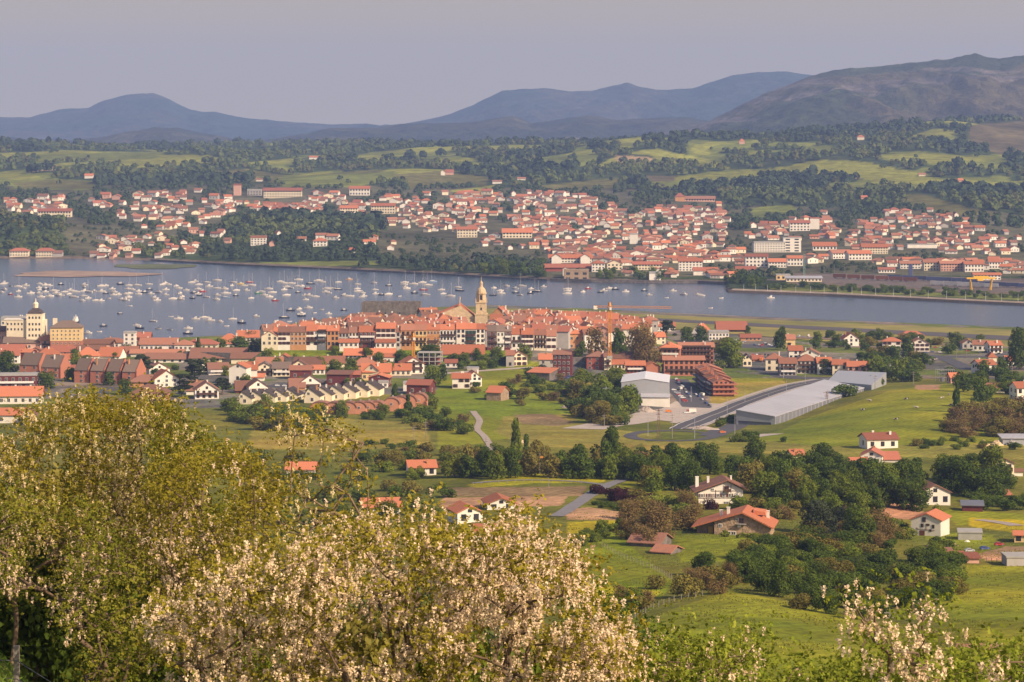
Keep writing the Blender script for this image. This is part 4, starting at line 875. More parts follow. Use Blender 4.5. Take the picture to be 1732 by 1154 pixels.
# generic list:  px, py, w, h, rh, d, roof, rot, wall, rooftile, win, style, chim, bal, label, cat
GEN = [
 # waterfront and new town on the left
 (12, 590, 32, 30, 7, 9, 'E', 12, PK, BN, (5, 4), 'd', 1, 0, 'pinkish apartment block at the left edge under the cupola', 'apartment block'),
 (22, 578, 40, 36, 6, 9, 'F', 0, C, M_CONC, (6, 4), 'd', 2, 0, 'cream flats with stepped roof terrace left of the cupola tower', 'apartment block'),
 (66, 590, 34, 24, 10, 9, 'H', 8, C, GB, (4, 3), 'd', 1, 0, 'cream wing with a grey hipped roof right of the cupola tower', 'apartment block'),
 (38, 592, 62, 13, 8, 8, 'E', 4, PK, GB, (8, 1), 'd', 1, 0, 'long low brick hall with grey roof below the cupola tower', 'building'),
 (92, 592, 48, 17, 7, 9, 'E', 6, PK, MX, (3, 2), 'd', 0, 1, 'low pink building with a wide white balcony', 'building'),
 (188, 589, 48, 9, 7, 9, 'H', 0, W, MX, (5, 1), 'd', 1, 0, 'low white house with weathered hip roof by the water', 'house'),
 (160, 590, 60, 9, 6, 8, 'E', 0, PK, BN, None, 'd', 1, 0, 'long pink shed with brown roof by the landing stage', 'building'),
 (219, 591, 20, 27, 3, 5, 'F', 0, W, M_CONC, (2, 4), 'd', 0, 0, 'white square tower house on the waterfront', 'house'),
 (241, 585, 26, 15, 7, 7, 'E', 0, M_MAROON, RD, (3, 1), 'd', 1, 0, 'dark red roofed house beside the white square tower', 'house'),
 (268, 594, 62, 12, 9, 9, 'E', 0, W, MX, (8, 1), 'd', 2, 0, 'long white waterfront house with weathered roof', 'house'),
 (310, 594, 30, 10, 8, 9, 'H', 0, W, MX, (4, 1), 'd', 1, 0, 'white waterfront house right of the long one', 'house'),
 (340, 592, 54, 9, 8, 9, 'H', 0, C, RD, (6, 1), 'd', 1, 0, 'low red roofed hall with a small raised cupola', 'building'),
 (384, 587, 42, 5, 16, 12, 'H', -8, W, OR, None, 'd', 1, 0, 'broad bright orange hipped roof on the water edge', 'house'),
 (420, 579, 36, 9, 10, 9, 'E', 6, W, OR, (5, 1), 'd', 2, 0, 'white villa with orange roof next to the bare tree', 'villa'),
 (265, 603, 88, 6, 5, 7, 'E', 0, W, MX, None, 'd', 0, 0, 'very long low white shed with weathered roof', 'shed'),
 (285, 614, 78, 7, 8, 12, 'E', 0, W, BN, (6, 1), 'p', 0, 0, 'long brown roofed shed with white wall, left of a pair', 'shed'),
 (368, 613, 92, 8, 14, 16, 'E', 0, C, BN, (9, 1), 'p', 0, 0, 'largest brown roofed shed of the long pair', 'shed'),
 (418, 612, 54, 6, 8, 9, 'E', 0, C, BN, None, 'p', 0, 0, 'brown roofed shed end at the foot of the rampart', 'shed'),
 (40, 614, 24, 18, 4, 8, 'E', -15, M_MAROON, OR, None, 'd', 0, 0, 'dark maroon box house with bright orange roof', 'house'),
 (12, 615, 40, 14, 8, 8, 'E', 0, W, RD, (4, 2), 'd', 1, 0, 'red roofed house at the left edge above the brick rows', 'house'),
 (82, 608, 36, 8, 11, 9, 'H', 10, PK, OR, (3, 1), 'd', 1, 0, 'pink house with bright hipped roof behind the brick rows', 'house'),
 (118, 617, 30, 9, 8, 8, 'E', 0, W, OR, (4, 1), 'd', 0, 0, 'small white house with orange roof between the brick rows', 'house'),
 (147, 609, 38, 6, 14, 10, 'H', 5, W, OR, None, 'd', 1, 0, 'white bungalow with a big bright orange hip roof', 'house'),
 (184, 607, 38, 5, 13, 10, 'E', -12, W, OR, None, 'd', 1, 0, 'bungalow with bright orange slope left of the long sheds', 'house'),
 (105, 603, 40, 8, 8, 8, 'E', 0, C, RD, (4, 1), 'd', 1, 0, 'cream house with red roof behind the small white one', 'house'),
 (60, 604, 30, 8, 8, 8, 'G', 0, PK, MX, (3, 1), 'd', 1, 0, 'pink gabled house behind the maroon box', 'house'),
 (215, 603, 34, 8, 8, 8, 'E', 0, C, MX, (3, 1), 'd', 1, 0, 'cream house with weathered roof left of the long sheds', 'house'),
 (20, 600, 40, 9, 7, 8, 'E', 0, OW, RD, (5, 1), 'd', 1, 0, 'ochre house with red roof below the pinkish flats', 'house'),
 (150, 599, 50, 8, 6, 8, 'E', 0, PK, BN, (6, 1), 'd', 1, 0, 'pink row with brown roof behind the big bright hip roof', 'house'),
 (112, 634, 26, 10, 5, 7, 'E', 0, M_MAROON, RD, None, 'd', 0, 0, 'maroon house with red roof in the gap of the brick rows', 'house'),
 (28, 660, 68, 24, 3, 9, 'F', 6, M_MAROON, M_CONC, (6, 2), 'd', 0, 1, 'flat roofed maroon and white modern block at the left edge', 'apartment block'),
 (33, 684, 72, 15, 13, 10, 'E', 4, W, OR, (6, 1), 'd', 2, 0, 'long orange roofed white row below the flat roofed block', 'house'),
 (22, 716, 52, 14, 9, 10, 'E', 0, W, OR, (4, 1), 'd', 1, 0, 'white house with orange roof behind the blossom at the left', 'house'),
 (51, 720, 20, 18, 9, 8, 'G', 8, YL, BN, (2, 2), 'd', 0, 0, 'small yellow house with maroon brown roof in the blossom', 'house'),
 (246, 655, 58, 8, 11, 11, 'H', 0, OW, BN, (5, 1), 'b', 1, 0, 'brown hipped villa left of the bright roofed gable house', 'villa'),
 (282, 655, 42, 14, 14, 9, 'G', 22, W, OR, (3, 2), 'd', 1, 0, 'white gable house with bright orange roof among the cedars', 'house'),
 (252, 690, 60, 24, 13, 11, 'H', 0, M_BRICK, BN, (5, 3), 'd', 1, 2, 'brick villa with brown hip roof right above the blossom', 'villa'),
 (270, 633, 36, 9, 10, 8, 'G', 25, W, BN, (3, 1), 'b', 1, 0, 'white gabled house with brown roof below the long sheds', 'house'),
 (340, 630, 26, 9, 9, 8, 'G', 15, W, BN, (3, 1), 'b', 1, 0, 'white brown roofed chalet below the largest brown shed', 'chalet'),
 (370, 634, 34, 10, 9, 8, 'E', 12, W, BN, (4, 1), 'b', 1, 1, 'white chalet with brown roof left of the big plain house', 'chalet'),
 (402, 650, 30, 28, 7, 9, 'G', -8, W, OR, (1, 1), 'p', 0, 0, 'big plain white house wall with a single small window', 'house'),
 (420, 645, 30, 20, 11, 9, 'E', 6, W, OR, (2, 1), 'p', 1, 0, 'white block with bright orange roof joined to the plain house', 'house'),
 (432, 645, 28, 6, 5, 5, 'S', 0, W, OR, None, 'd', 0, 0, 'low orange lean-to roof in front of the white block', 'annex'),
 (448, 637, 34, 14, 9, 9, 'G', 4, C, GB, (4, 2), 'b', 0, 1, 'cream chalet with flower balcony and grey brown roof', 'chalet'),
 (476, 637, 30, 14, 9, 9, 'E', 4, C, GB, (4, 2), 'b', 0, 1, 'middle cream chalet of the grey brown roofed row', 'chalet'),
 (506, 634, 32, 14, 10, 9, 'G', 4, C, BN, (4, 2), 'b', 0, 1, 'cream chalet at the right of the grey brown roofed row', 'chalet'),
 (480, 620, 40, 8, 12, 9, 'G', 0, C, OR, (4, 1), 'b', 1, 0, 'gabled house with bright roof before the rampart', 'house'),
 (455, 624, 44, 6, 12, 9, 'E', 0, C, MX, None, 'b', 1, 0, 'weathered roofed house at the left of the rampart foot', 'house'),
 (520, 624, 46, 7, 11, 9, 'E', -6, C, BN, (4, 1), 'b', 1, 0, 'brown roofed long house before the rampart', 'house'),
 (350, 675, 40, 15, 13, 10, 'G', 10, W, BN, (4, 2), 'b', 1, 1, 'white chalet with two timber balconies and brown roof', 'chalet'),
 (332, 668, 34, 8, 14, 9, 'E', 8, W, BN, None, 'b', 1, 0, 'low brown roofed wing left of the timber balcony chalet', 'annex'),
 (437, 667, 32, 13, 11, 10, 'G', 14, W, BN, (4, 1), 'b', 0, 1, 'brown roofed chalet just above the cream terrace', 'chalet'),
 (414, 665, 30, 5, 14, 9, 'E', 8, M_MAROON, BN, None, 'b', 0, 0, 'low brown roofed wing beside the chalet above the terrace', 'annex'),
 (525, 659, 36, 12, 12, 10, 'G', 14, W, BN, (4, 1), 'b', 0, 1, 'brown roofed chalet right of the car park', 'chalet'),
 (503, 660, 26, 5, 13, 9, 'E', 8, OW, BN, None, 'b', 0, 0, 'low brown wing left of the chalet by the car park', 'annex'),
 (508, 642, 36, 16, 6, 9, 'E', 0, M_MAROON, MX, (2, 1), 'd', 0, 0, 'maroon house with a tall brick chimney stack', 'house'),
 (538, 634, 22, 9, 6, 7, 'E', 0, W, OR, (3, 1), 'd', 0, 0, 'small white wing right of the brick chimney stack', 'annex'),
 (572, 652, 40, 18, 4, 9, 'S', -8, M_MAROON, BN, (3, 1), 'd', 0, 0, 'angular maroon house with a folded roof, left of its twin', 'house'),
 (597, 650, 24, 16, 5, 9, 'E', 0, M_MAROON, RD, (3, 1), 'd', 0, 0, 'angular maroon twin house with reddish roof', 'house'),
 (640, 655, 34, 16, 5, 9, 'G', -6, M_MAROON, OR, (3, 1), 'd', 0, 0, 'maroon house with orange roof right of the cream villa', 'house'),
 (648, 656, 16, 8, 4, 4, 'F', 0, W, M_CONC, (2, 1), 'd', 0, 0, 'little white annex on the maroon house corner', 'annex'),
 (636, 644, 48, 15, 12, 11, 'E', 0, YL, OR, (5, 1), 'd', 2, 0, 'yellow villa with wide orange roof above the cream terrace', 'villa'),
 (628, 644, 24, 18, 10, 11, 'G', -12, C, OR, (2, 1), 'd', 0, 0, 'cream gable front of the orange roofed villa', 'villa'),
 (678, 636, 34, 10, 9, 9, 'E', 0, C, OR, (4, 1), 'd', 1, 0, 'cream house with orange roof left of the balcony house', 'house'),
 (700, 633, 36, 18, 10, 10, 'G', 14, W, OR, (3, 2), 'b', 1, 2, 'white house with dark balconies and orange roof by the crane', 'house'),
 (625, 610, 84, 10, 9, 9, 'E', 0, W, OR, (12, 1), 'd', 3, 0, 'very long white house with orange roof below the old town', 'house'),
 (655, 616, 24, 12, 5, 7, 'E', 0, W, OR, (4, 1), 'd', 0, 0, 'white end wing of the very long orange roofed house', 'annex'),
 (560, 622, 46, 8, 10, 9, 'E', 6, C, MX, (3, 1), 'd', 1, 0, 'weathered roof house under the ditch tree', 'house'),
 (618, 625, 44, 6, 12, 9, 'H', 6, OW, MX, None, 'd', 1, 0, 'weathered hip roof just below the very long white house', 'house'),
 (640, 618, 30, 6, 9, 8, 'E', 20, W, MX, None, 'd', 1, 0, 'small weathered roof right of the hip roof', 'house'),
 (783, 604, 70, 6, 13, 11, 'E', 0, C, OR, None, 'd', 1, 0, 'broad orange roof right under the white old town fronts', 'house'),
 (763, 622, 20, 8, 5, 6, 'E', 0, W, RD, (2, 1), 'd', 0, 0, 'tiny white cottage with red roof by the pale lane', 'cottage'),
 (707, 668, 40, 17, 7, 9, 'E', -14, M_MAROON, RD, (2, 1), 'd', 0, 0, 'maroon house with red roof above the brick terrace end', 'house'),
 (692, 662, 20, 12, 3, 8, 'F', 0, W, M_CONC, None, 'd', 0, 0, 'white flat roofed annex behind the maroon house', 'annex'),
 (780, 658, 30, 18, 7, 9, 'E', 0, W, OR, (3, 2), 's', 2, 0, 'white villa with orange roof standing on the green slope', 'villa'),
 (803, 654, 24, 16, 9, 9, 'G', 10, W, OR, (3, 2), 'b', 1, 1, 'gabled right half of the white villa with a timber balcony', 'villa'),
 (835, 678, 26, 14, 9, 9, 'E', -22, M_STONE, OR, None, 'p', 0, 0, 'lonely stone barn with orange roof on the meadow', 'barn'),
 (845, 660, 22, 3, 1, 3, 'F', 0, W, M_CONC, None, 'd', 0, 0, 'low white wall shed behind the lonely stone barn', 'shed'),
 (863, 621, 14, 20, 7, 9, 'E', 0, GW, MX, (1, 2), 'p', 1, 0, 'grey side wing of the cream villa', 'villa'),
 (878, 620, 28, 17, 8, 9, 'G', 12, C, MX, (3, 2), 's', 2, 0, 'cream villa with weathered roof by the railing', 'villa'),
 (800, 627, 20, 5, .8, 3, 'F', 0, M_GREYW, M_METROOF, None, 'd', 0, 0, 'pale site container beside the lane', 'container'),
 (911, 643, 40, 12, 6, 9, 'S', -25, M_OLDST, OR, None, 'p', 0, 0, 'old stone ruin with one orange roof slope', 'barn'),
 (926, 628, 28, 20, 8, 9, 'E', 0, GW, OR, (2, 2), 'd', 1, 0, 'grey and cream house with bright roof behind the tower block', 'house'),
 (950, 638, 30, 38, 6, 10, 'E', -8, M_MAROON, BN, (4, 4), 'd', 2, 0, 'dark maroon tower block with pale balconies down its side', 'apartment block'),
 (1010, 626, 36, 22, 8, 10, 'H', -6, M_BRICKR, BN, (3, 3), 'd', 2, 0, 'striped brick block with brown roof and white balconies', 'apartment block'),
 (1028, 628, 12, 24, 5, 8, 'E', 0, C, BN, (1, 3), 'b', 0, 2, 'cream balcony end of the striped brick block', 'apartment block'),
 (1053, 614, 62, 8, 9, 11, 'E', 0, C, BN, None, 'd', 1, 0, 'long plain brown roof behind the striped block', 'building'),
 (1042, 626, 44, 10, 6, 9, 'E', 0, C, OR, (7, 1), 'b', 0, 0, 'long low building with bright orange roof and galleries', 'building'),
 (1075, 632, 32, 14, 6, 9, 'E', 0, M_BRICKR, OR, (5, 2), 'b', 0, 1, 'brick wing with orange roof behind the white hangar', 'building'),
 (1105, 634, 24, 14, 6, 9, 'G', 6, M_BRICK, OR, None, 'b', 0, 0, 'windowless brick gable end behind the white hangar', 'building'),
 (1178, 617, 58, 30, 6, 11, 'E', 0, M_BRICK, MX, (10, 4), 'b', 3, 4, 'long orange brick apartment block with balconies on each floor', 'apartment block'),
 (1132, 617, 36, 26, 10, 14, 'H', -6, M_BRICK, OR, (5, 3), 'b', 1, 3, 'brick apartment block with bright orange hip roof', 'apartment block'),
 (1157, 636, 68, 27, 5, 11, 'E', 0, M_BRICK, MX, (8, 3), 'b', 1, 1, 'broad brick block with weathered roof in front of the long one', 'apartment block'),
 (1128, 634, 14, 12, 4, 8, 'E', 0, GW, BN, None, 'b', 0, 0, 'grey brown low wing beside the broad brick block', 'annex'),
 (1055, 574, 24, 13, 2, 7, 'F', 0, M_SAND, M_CONC, (3, 2), 'p', 2, 0, 'old stone mansion with a crenellated top behind the crane', 'mansion'),
 (1118, 583, 16, 13, 7, 8, 'E', 10, C, OR, (2, 2), 'd', 1, 0, 'cream house with orange roof beside the big dark cedar', 'house'),
 (1042, 566, 30, 16, 6, 9, 'E', 0, C, MX, (3, 2), 'd', 1, 0, 'cream house right behind the tall crane mast', 'house'),
 (1090, 560, 34, 9, 5, 10, 'E', 3, W, OR, (7, 1), 'd', 4, 0, 'left one of the white rows at the old town end', 'row house'),
 (1124, 561, 36, 9, 6, 10, 'E', 3, W, OR, (8, 1), 'd', 3, 0, 'white row with orange roof ending beside the cedar', 'row house'),
 (1238, 563, 50, 6, 12, 12, 'E', 0, M_WOOD, RD, (7, 1), 'b', 0, 0, 'great red roofed hall open below its eaves', 'hall'),
 (1182, 565, 26, 4, 12, 10, 'G', -20, W, OR, None, 'd', 1, 0, 'steep orange roof of the church hall with a white cross', 'church hall'),
 (1216, 576, 34, 12, 4, 8, 'F', 0, W, M_CONC, (6, 2), 'd', 0, 0, 'white flat roofed club house before the great red hall', 'building'),
 (1270, 577, 34, 6, 5, 8, 'E', 0, OW, RD, (5, 1), 'd', 0, 0, 'low orange pavilion right of the great red hall', 'pavilion'),
 (1232, 590, 26, 11, 4, 8, 'E', 0, GW, M_METROOF, (1, 1), 'g', 0, 0, 'grey workshop with a tall green door', 'workshop'),
 (1335, 588, 20, 14, 7, 8, 'E', 0, YL, MX, (1, 1), 's', 1, 0, 'yellow house with weathered roof near the marina', 'house'),
 (1346, 608, 23, 15, 7, 8, 'E', 0, W, OR, (3, 2), 'p', 1, 0, 'tall white house with bright orange roof behind the flats', 'house'),
 (1370, 611, 32, 12, 8, 9, 'G', -8, W, BN, (3, 1), 'p', 1, 0, 'white house with brown gable behind the flats', 'house'),
 (1308, 628, 26, 20, 9, 10, 'H', -8, C, MX, (2, 2), 'p', 1, 0, 'cream hip roofed house at the left of the flats', 'house'),
 (1333, 636, 28, 21, 8, 10, 'E', 0, GW, MX, (4, 3), 'b', 0, 2, 'grey flats with dark balconies, left of two', 'apartment block'),
 (1366, 633, 36, 22, 10, 10, 'H', 0, GW, MX, (5, 3), 'b', 0, 2, 'grey flats with dark balconies under the wider hip roof', 'apartment block'),
 (1395, 634, 24, 20, 8, 9, 'E', 0, W, OR, (2, 2), 'b', 1, 1, 'white block behind the dark bushy tree', 'apartment block'),
 (1421, 636, 26, 19, 7, 10, 'E', -10, C, OR, (2, 2), 'b', 1, 0, 'cream block with bright roof beside the warehouse end', 'apartment block'),
 (1454, 637, 40, 17, 7, 10, 'E', -6, PK, OR, (4, 2), 'b', 2, 0, 'pink block with orange roof beside the warehouse end', 'apartment block'),
 (1264, 621, 15, 14, 7, 8, 'G', 0, C, BN, (2, 1), 'p', 0, 0, 'narrow cream house beside the big round tree', 'house'),
 (1282, 612, 18, 4, 6, 7, 'E', 0, OW, RD, None, 'p', 0, 0, 'little red roofed shed before the workshops', 'shed'),
 (1440, 586, 26, 13, 9, 8, 'G', 8, W, RD, (3, 2), 'p', 1, 0, 'white gabled house with red roof beside the marina', 'house'),
 (1508, 592, 30, 14, 6, 8, 'H', -6, W, OR, (4, 2), 's', 1, 0, 'square white house with orange hip roof by the airfield', 'house'),
 (1543, 573, 40, 5, 7, 8, 'H', 0, W, RD, (6, 1), 'd', 0, 0, 'broad red roofed building on the airfield edge', 'building'),
 (1556, 595, 32, 14, 8, 9, 'G', 0, W, MX, (4, 2), 's', 1, 0, 'white gabled house with rows of dark windows', 'house'),
 (1658, 594, 24, 11, 6, 8, 'E', -10, W, MX, (3, 1), 'p', 1, 0, 'low white house with red base by the road junction', 'house'),
 (1638, 590, 20, 9, 6, 8, 'G', 0, GW, MX, (2, 1), 'p', 1, 0, 'grey gabled house left of the low white one', 'house'),
 (1685, 598, 22, 14, 6, 8, 'E', 10, W, OR, (3, 2), 'b', 1, 1, 'white house with dark balcony by the right hamlet', 'house'),
 (1679, 612, 14, 7, 8, 8, 'H', 0, C, OR, None, 'p', 0, 0, 'small bright roofed hut under the white balcony house', 'hut'),
 (1712, 618, 16, 7, 8, 8, 'E', 14, W, OR, None, 'p', 0, 0, 'bright roofed hut beside the big dark tree', 'hut'),
 (1671, 636, 30, 19, 7, 9, 'E', 16, W, OR, (3, 2), 'p', 1, 0, 'white cottage with orange roof above the pasture', 'cottage'),
 (1620, 648, 24, 9, 7, 7, 'E', 6, PK, OR, (3, 1), 'p', 0, 0, 'pink ruin with collapsing orange roof beside the substation', 'ruin'),
 (1687, 664, 38, 7, 7, 8, 'E', 0, W, MX, (5, 1), 'p', 0, 0, 'long low house with weathered roof behind the dark trees', 'house'),
 (1736, 680, 32, 24, 8, 9, 'E', 10, W, OR, (3, 2), 'p', 1, 0, 'white house with orange roof cut by the right edge', 'house'),
 (1740, 577, 26, 8, 6, 8, 'E', 0, W, OR, (3, 1), 'p', 0, 0, 'bright roofed house by the airfield at the right edge', 'house'),
 (1716, 688, 18, 9, 1, 6, 'F', 0, M_SHUTG, M_SHUTG, None, 'p', 0, 0, 'flat green container behind the cut-off white house', 'container'),
 (1718, 753, 44, 11, 3, 7, 'S', 0, M_METAL, M_METROOF, None, 'p', 0, 0, 'long pale metal shed at the right edge', 'shed'),
 # farms of the middle distance
 (1493, 759, 54, 16, 8, 9, 'E', 10, W, RD, (3, 1), 'b', 2, 0, 'upper white farmhouse of the pair with red tiled roof', 'farmhouse'),
 (1474, 784, 36, 13, 9, 9, 'G', -12, W, RD, (2, 1), 'b', 1, 1, 'lower white farmhouse gable with dark timber balcony', 'farmhouse'),
 (1500, 782, 44, 5, 10, 8, 'E', 6, W, RD, None, 'b', 1, 0, 'long red roof wing of the lower white farmhouse', 'annex'),
 (1455, 789, 28, 5, 6, 5, 'S', 0, M_MAROON, OR, None, 'b', 0, 0, 'low bright lean-to left of the lower white farmhouse', 'annex'),
 (1692, 808, 48, 24, 11, 10, 'G', 8, C, BN, (3, 2), 'b', 2, 1, 'cream farmhouse with broad brown gable right of the wood', 'farmhouse'),
 (1722, 806, 16, 8, 3, 4, 'E', 0, W, BN, None, 'b', 0, 0, 'small white outbuilding at the right of the cream farmhouse', 'shed'),
 (1350, 775, 22, 5, 7, 7, 'E', 6, C, OR, None, 'b', 1, 0, 'small orange roof peeping over the middle wood', 'hut'),
 (1582, 855, 52, 22, 12, 10, 'G', 6, W, BN, (3, 1), 'p', 1, 0, 'white farmhouse with pale brown roof above the brown field', 'farmhouse'),
 (1645, 866, 34, 10, 4, 5, 'S', -8, M_MAROON, M_METDARK, None, 'p', 0, 0, 'shed with grey roof and a dark red door', 'shed'),
 (1641, 914, 40, 12, 1, 6, 'F', -8, M_CONC, M_CONC, None, 'p', 0, 0, 'plain concrete shed on the grass', 'shed'),
 (1730, 918, 28, 12, 4, 6, 'E', -10, YL, OR, (2, 1), 'p', 0, 0, 'orange cottage at the right edge by the vegetable plots', 'cottage'),
 (1595, 945, 36, 7, 4, 5, 'S', 0, M_MAROON, BN, None, 'p', 0, 0, 'dark brown hut under the grass slope, left of three', 'hut'),
 (1618, 949, 22, 6, 4, 4, 'S', -6, M_MAROON, RD, None, 'p', 0, 0, 'red roofed hut in the middle of three', 'hut'),
 (1646, 953, 20, 8, 4, 4, 'S', 0, PK, RD, None, 'p', 0, 0, 'little open red hut, right of three', 'hut'),
 (1688, 842, 46, 4, 6, 7, 'E', 12, M_WOOD, RD, None, 'p', 0, 0, 'low shed with a vivid red sheet roof', 'shed'),
 (1725, 958, 44, 14, 1, 6, 'F', 0, M_GREYW, M_CONC, None, 'p', 0, 0, 'pale grey greenhouse block at the right edge', 'greenhouse'),
 (1442, 868, 24, 6, 8, 6, 'H', 0, C, OR, None, 'p', 0, 0, 'orange roofed hut half hidden by the dark tree', 'hut'),
 (1090, 925, 54, 7, 12, 8, 'E', -22, M_OLDST, BN, None, 'p', 0, 0, 'overgrown barn with a patchy brown roof', 'barn'),
 (1118, 938, 34, 4, 8, 6, 'E', -28, M_OLDST, MX, None, 'p', 0, 0, 'low broken roof below the overgrown barn', 'barn'),
 # houses among the blossom
 (647, 872, 62, 14, 11, 9, 'E', 10, W, OR, (3, 1), 'p', 1, 0, 'white house with orange roof seen through the left blossom', 'house'),
 (715, 805, 46, 14, 9, 9, 'E', 8, W, OR, (3, 1), 'p', 1, 0, 'white house with red orange roof beside the bright round tree', 'house'),
 (508, 806, 48, 12, 9, 8, 'E', 0, W, OR, None, 'p', 0, 0, 'orange roof showing alone through the blossom', 'house'),
 (848, 862, 48, 10, 9, 9, 'G', 8, W, OR, (2, 1), 'p', 0, 0, 'orange gable roof right behind the blossoming tree', 'house'),
 (795, 885, 44, 18, 10, 9, 'G', 16, W, OR, (2, 1), 'p', 0, 0, 'white gabled house with dark braces in the blossom', 'house'),
 (835, 918, 60, 18, 8, 9, 'E', 4, W, OR, (3, 1), 'p', 0, 0, 'lowest white house glimpsed through the blossom', 'house'),
]
for (px, py, w, h, rh, d, rt, ro, wl, rf, wn, st, ch, bl, lab, cat) in GEN:
    house(px, py, w, h, rh, d=d, roof=rt, rot=ro, wall=wl, rf=rf, win=wn, ws=st, chim=ch, bal=bl, label=lab, cat=cat, name=cat.replace(' ', '_').replace('-', '_'))
# brick row houses with grey slopes and stepped brick ends
def stepped_row(x0, n, dx, py, w, h, rh, wall, rf, base, group, dy=0.0, rot=0, win=(1, 3), kind='E'):
    for i in range(n):
        lab = f'{ordw(i+1)} {base} from the left'
        house(x0+i*dx, py+i*dy, w, h, rh, d=10, roof=kind, rot=rot, wall=wall, rf=rf, win=win, ws='d', chim=1, label=lab, name='row_house', cat='row house', group=group, side=False, ov=.3, xo=-.22*w if kind == 'G' else 0)
stepped_row(50, 2, 36, 636, 37, 19, 18, M_BRICK, GB, 'brick row house of the grey roofed pair', 'grey roofed brick pair', 4, -16, (2, 2), 'P')
stepped_row(138, 4, 27, 648, 27, 22, 18, M_BRICK, GB, 'brick row house of the grey roofed four', 'grey roofed brick row', .9, -16, (1, 3), 'P')
stepped_row(414, 5, 19.5, 684, 25, 10, 11, C, SL, 'cream house of the left slate roofed terrace', 'left cream terrace', -1.3, -9, (1, 1), 'G')
stepped_row(528, 6, 20.0, 682, 28, 12, 13, C, SL, 'cream house of the right slate roofed terrace', 'right cream terrace', -2.3, -9, (1, 1), 'G')
def barrel(px, py, w, h, label, rot=-5):
    Y = GY(px, py); s = Y/F; w *= s; h *= s; d = 6; z = HC-(py-YH)*s; th = R(rot); root = empty('row_house', ((px-CX)*s - math.sin(th)*d/2, Y + math.cos(th)*d/2, z), th)
    arc = [(w/2*math.cos(t), h*.55 + h*.45*math.sin(t)) for t in np.linspace(0, math.pi, 9)]
    MB().extr([(-w/2, -2)] + [(w/2, -2)] + arc, -d/2, d/2, 'y').build('wall', mat('brick_salmon', (.50, .23, .14), var=.06, nscale=2.5, namp=.14), root)
    a2 = [((w/2+.2)*math.cos(t), h*.55+.05 + (h*.45+.05)*math.sin(t)) for t in np.linspace(0, math.pi, 9)]; a3 = [((w/2+.42)*math.cos(t), h*.55+.05 + (h*.45+.3)*math.sin(t)) for t in np.linspace(math.pi, 0, 9)]
    ro = MB().extr(a2+a3, -d/2-.25, d/2+.25, 'y').build('roof', M_BROWN, root)
    MB().box(-.3, .3, d*.2, d*.3, h*.9, h+.8).build('chimney', M_CONC, ro)
    link('window', win_mesh('d', .8, .9), root, (0, -d/2, h*.55), 0); tag(root, label, 'row house', 'barrel roofed brick terrace')
for i, x in enumerate([541, 563, 590, 607, 622, 637]): barrel(x, 702 - i*.4 if i else 701, 24 if i else 34, 20, f'{ordw(i+1)} barrel roofed brick house of the lower terrace from the left')
for i, x in enumerate([662, 677, 691, 708]): barrel(x, 696 - i*1.5, 26, 22 + i, f'{ordw(i+1)} barrel roofed brick house of the upper terrace from the left')
# ------------------------------------------------------------------ landmark buildings
def base_at(px, py, fn=zn, Y=None):
    Y = Y or (GY(px, py) if fn is zn else GF(px, py)); s = Y/F; return (px-CX)*s, Y, HC-(py-YH)*s, s
def wins(root, xs, zs, y, me, ang=0.0):
    for z in zs:
        for x in xs: link('window', me, root, (x, y, z), ang)
def sidewins(root, ys, zs, x, me, sg=1):
    for z in zs:
        for y in ys: link('window', me, root, (x, y, z), R(90*sg))
# cupola building on the left
X, Y, z, s = base_at(57, 592); r = empty('tower_building', (X, Y+6, z))
b = MB().box(-13.5*s, 13.5*s, -4, 4, -2, 62*s - 1); b.box(-14*s, 14*s, -4.2, 4.2, 62*s-1, 62*s-.6); b.build('wall', C, r)
MB().box(-17*s, 17*s, -3, 5, -2, 50*s).build('wing', C, r)
MB().box(-48*s, -13.6*s, -2.5, 5, -2, 50*s).build('wing', C, r)
MB().box(-52*s, -20*s, -2.8, 5.2, 50*s, 51.5*s).build('cornice', W, r)
MB().lathe([(13.5*s*1.25, 62*s-.6), (13*s*1.2, 64*s), (9*s, 68*s), (5.5*s, 70*s)], 4, rot0=R(45)).build('roof', SL, r)
ln = MB().lathe([(4.4*s, 70*s), (4.4*s, 76*s), (5.2*s, 76.2*s), (3.4*s, 79*s), (1.2*s, 80*s), (.5*s, 86*s)], 8).build('lantern', C, r)
wins(r, [-8.5*s, -2.8*s, 2.8*s, 8.5*s], [z_*s for z_ in (14, 24, 34, 43, 54)], -4.0, win_mesh('p', .7, 1.1)); wins(r, [(-46+i*6)*s for i in range(6)], [z_*s for z_ in (34, 43)], -2.5, win_mesh('p', .6, 1.0))
tag(r, 'cream building with a square tower, black roof and small lantern on top', 'tower building')
# yellow block with grey hip roof
X, Y, z, s = base_at(110, 593); r = empty('apartment_block', (X, Y+6, z), R(4))
MB().box(-26*s, 26*s, -5.5, 5.5, -2, 16*s).build('lower_wall', M_BRICK, r); MB().box(-26.4*s, 26.4*s, -5.6, 5.6, 16*s, 38*s).build('upper_wall', YL, r)
roof_mb('H', 53*s, 11.2, 38*s, 11*s, .5).build('roof', GB, r); MB().box(-24*s, -17*s, 1, 3, 40*s, 53*s).build('chimney_tower', C, r)
wins(r, [(-21+i*7)*s for i in range(7)], [z_*s for z_ in (20, 26.5, 33)], -5.62, win_mesh('d', .7, .9)); wins(r, [(-21+i*7)*s for i in range(7)], [z_*s for z_ in (6, 12)], -5.5, win_mesh('d', .7, .9))
tag(r, 'tall yellow block on brick floors with a big grey hipped roof', 'apartment block')
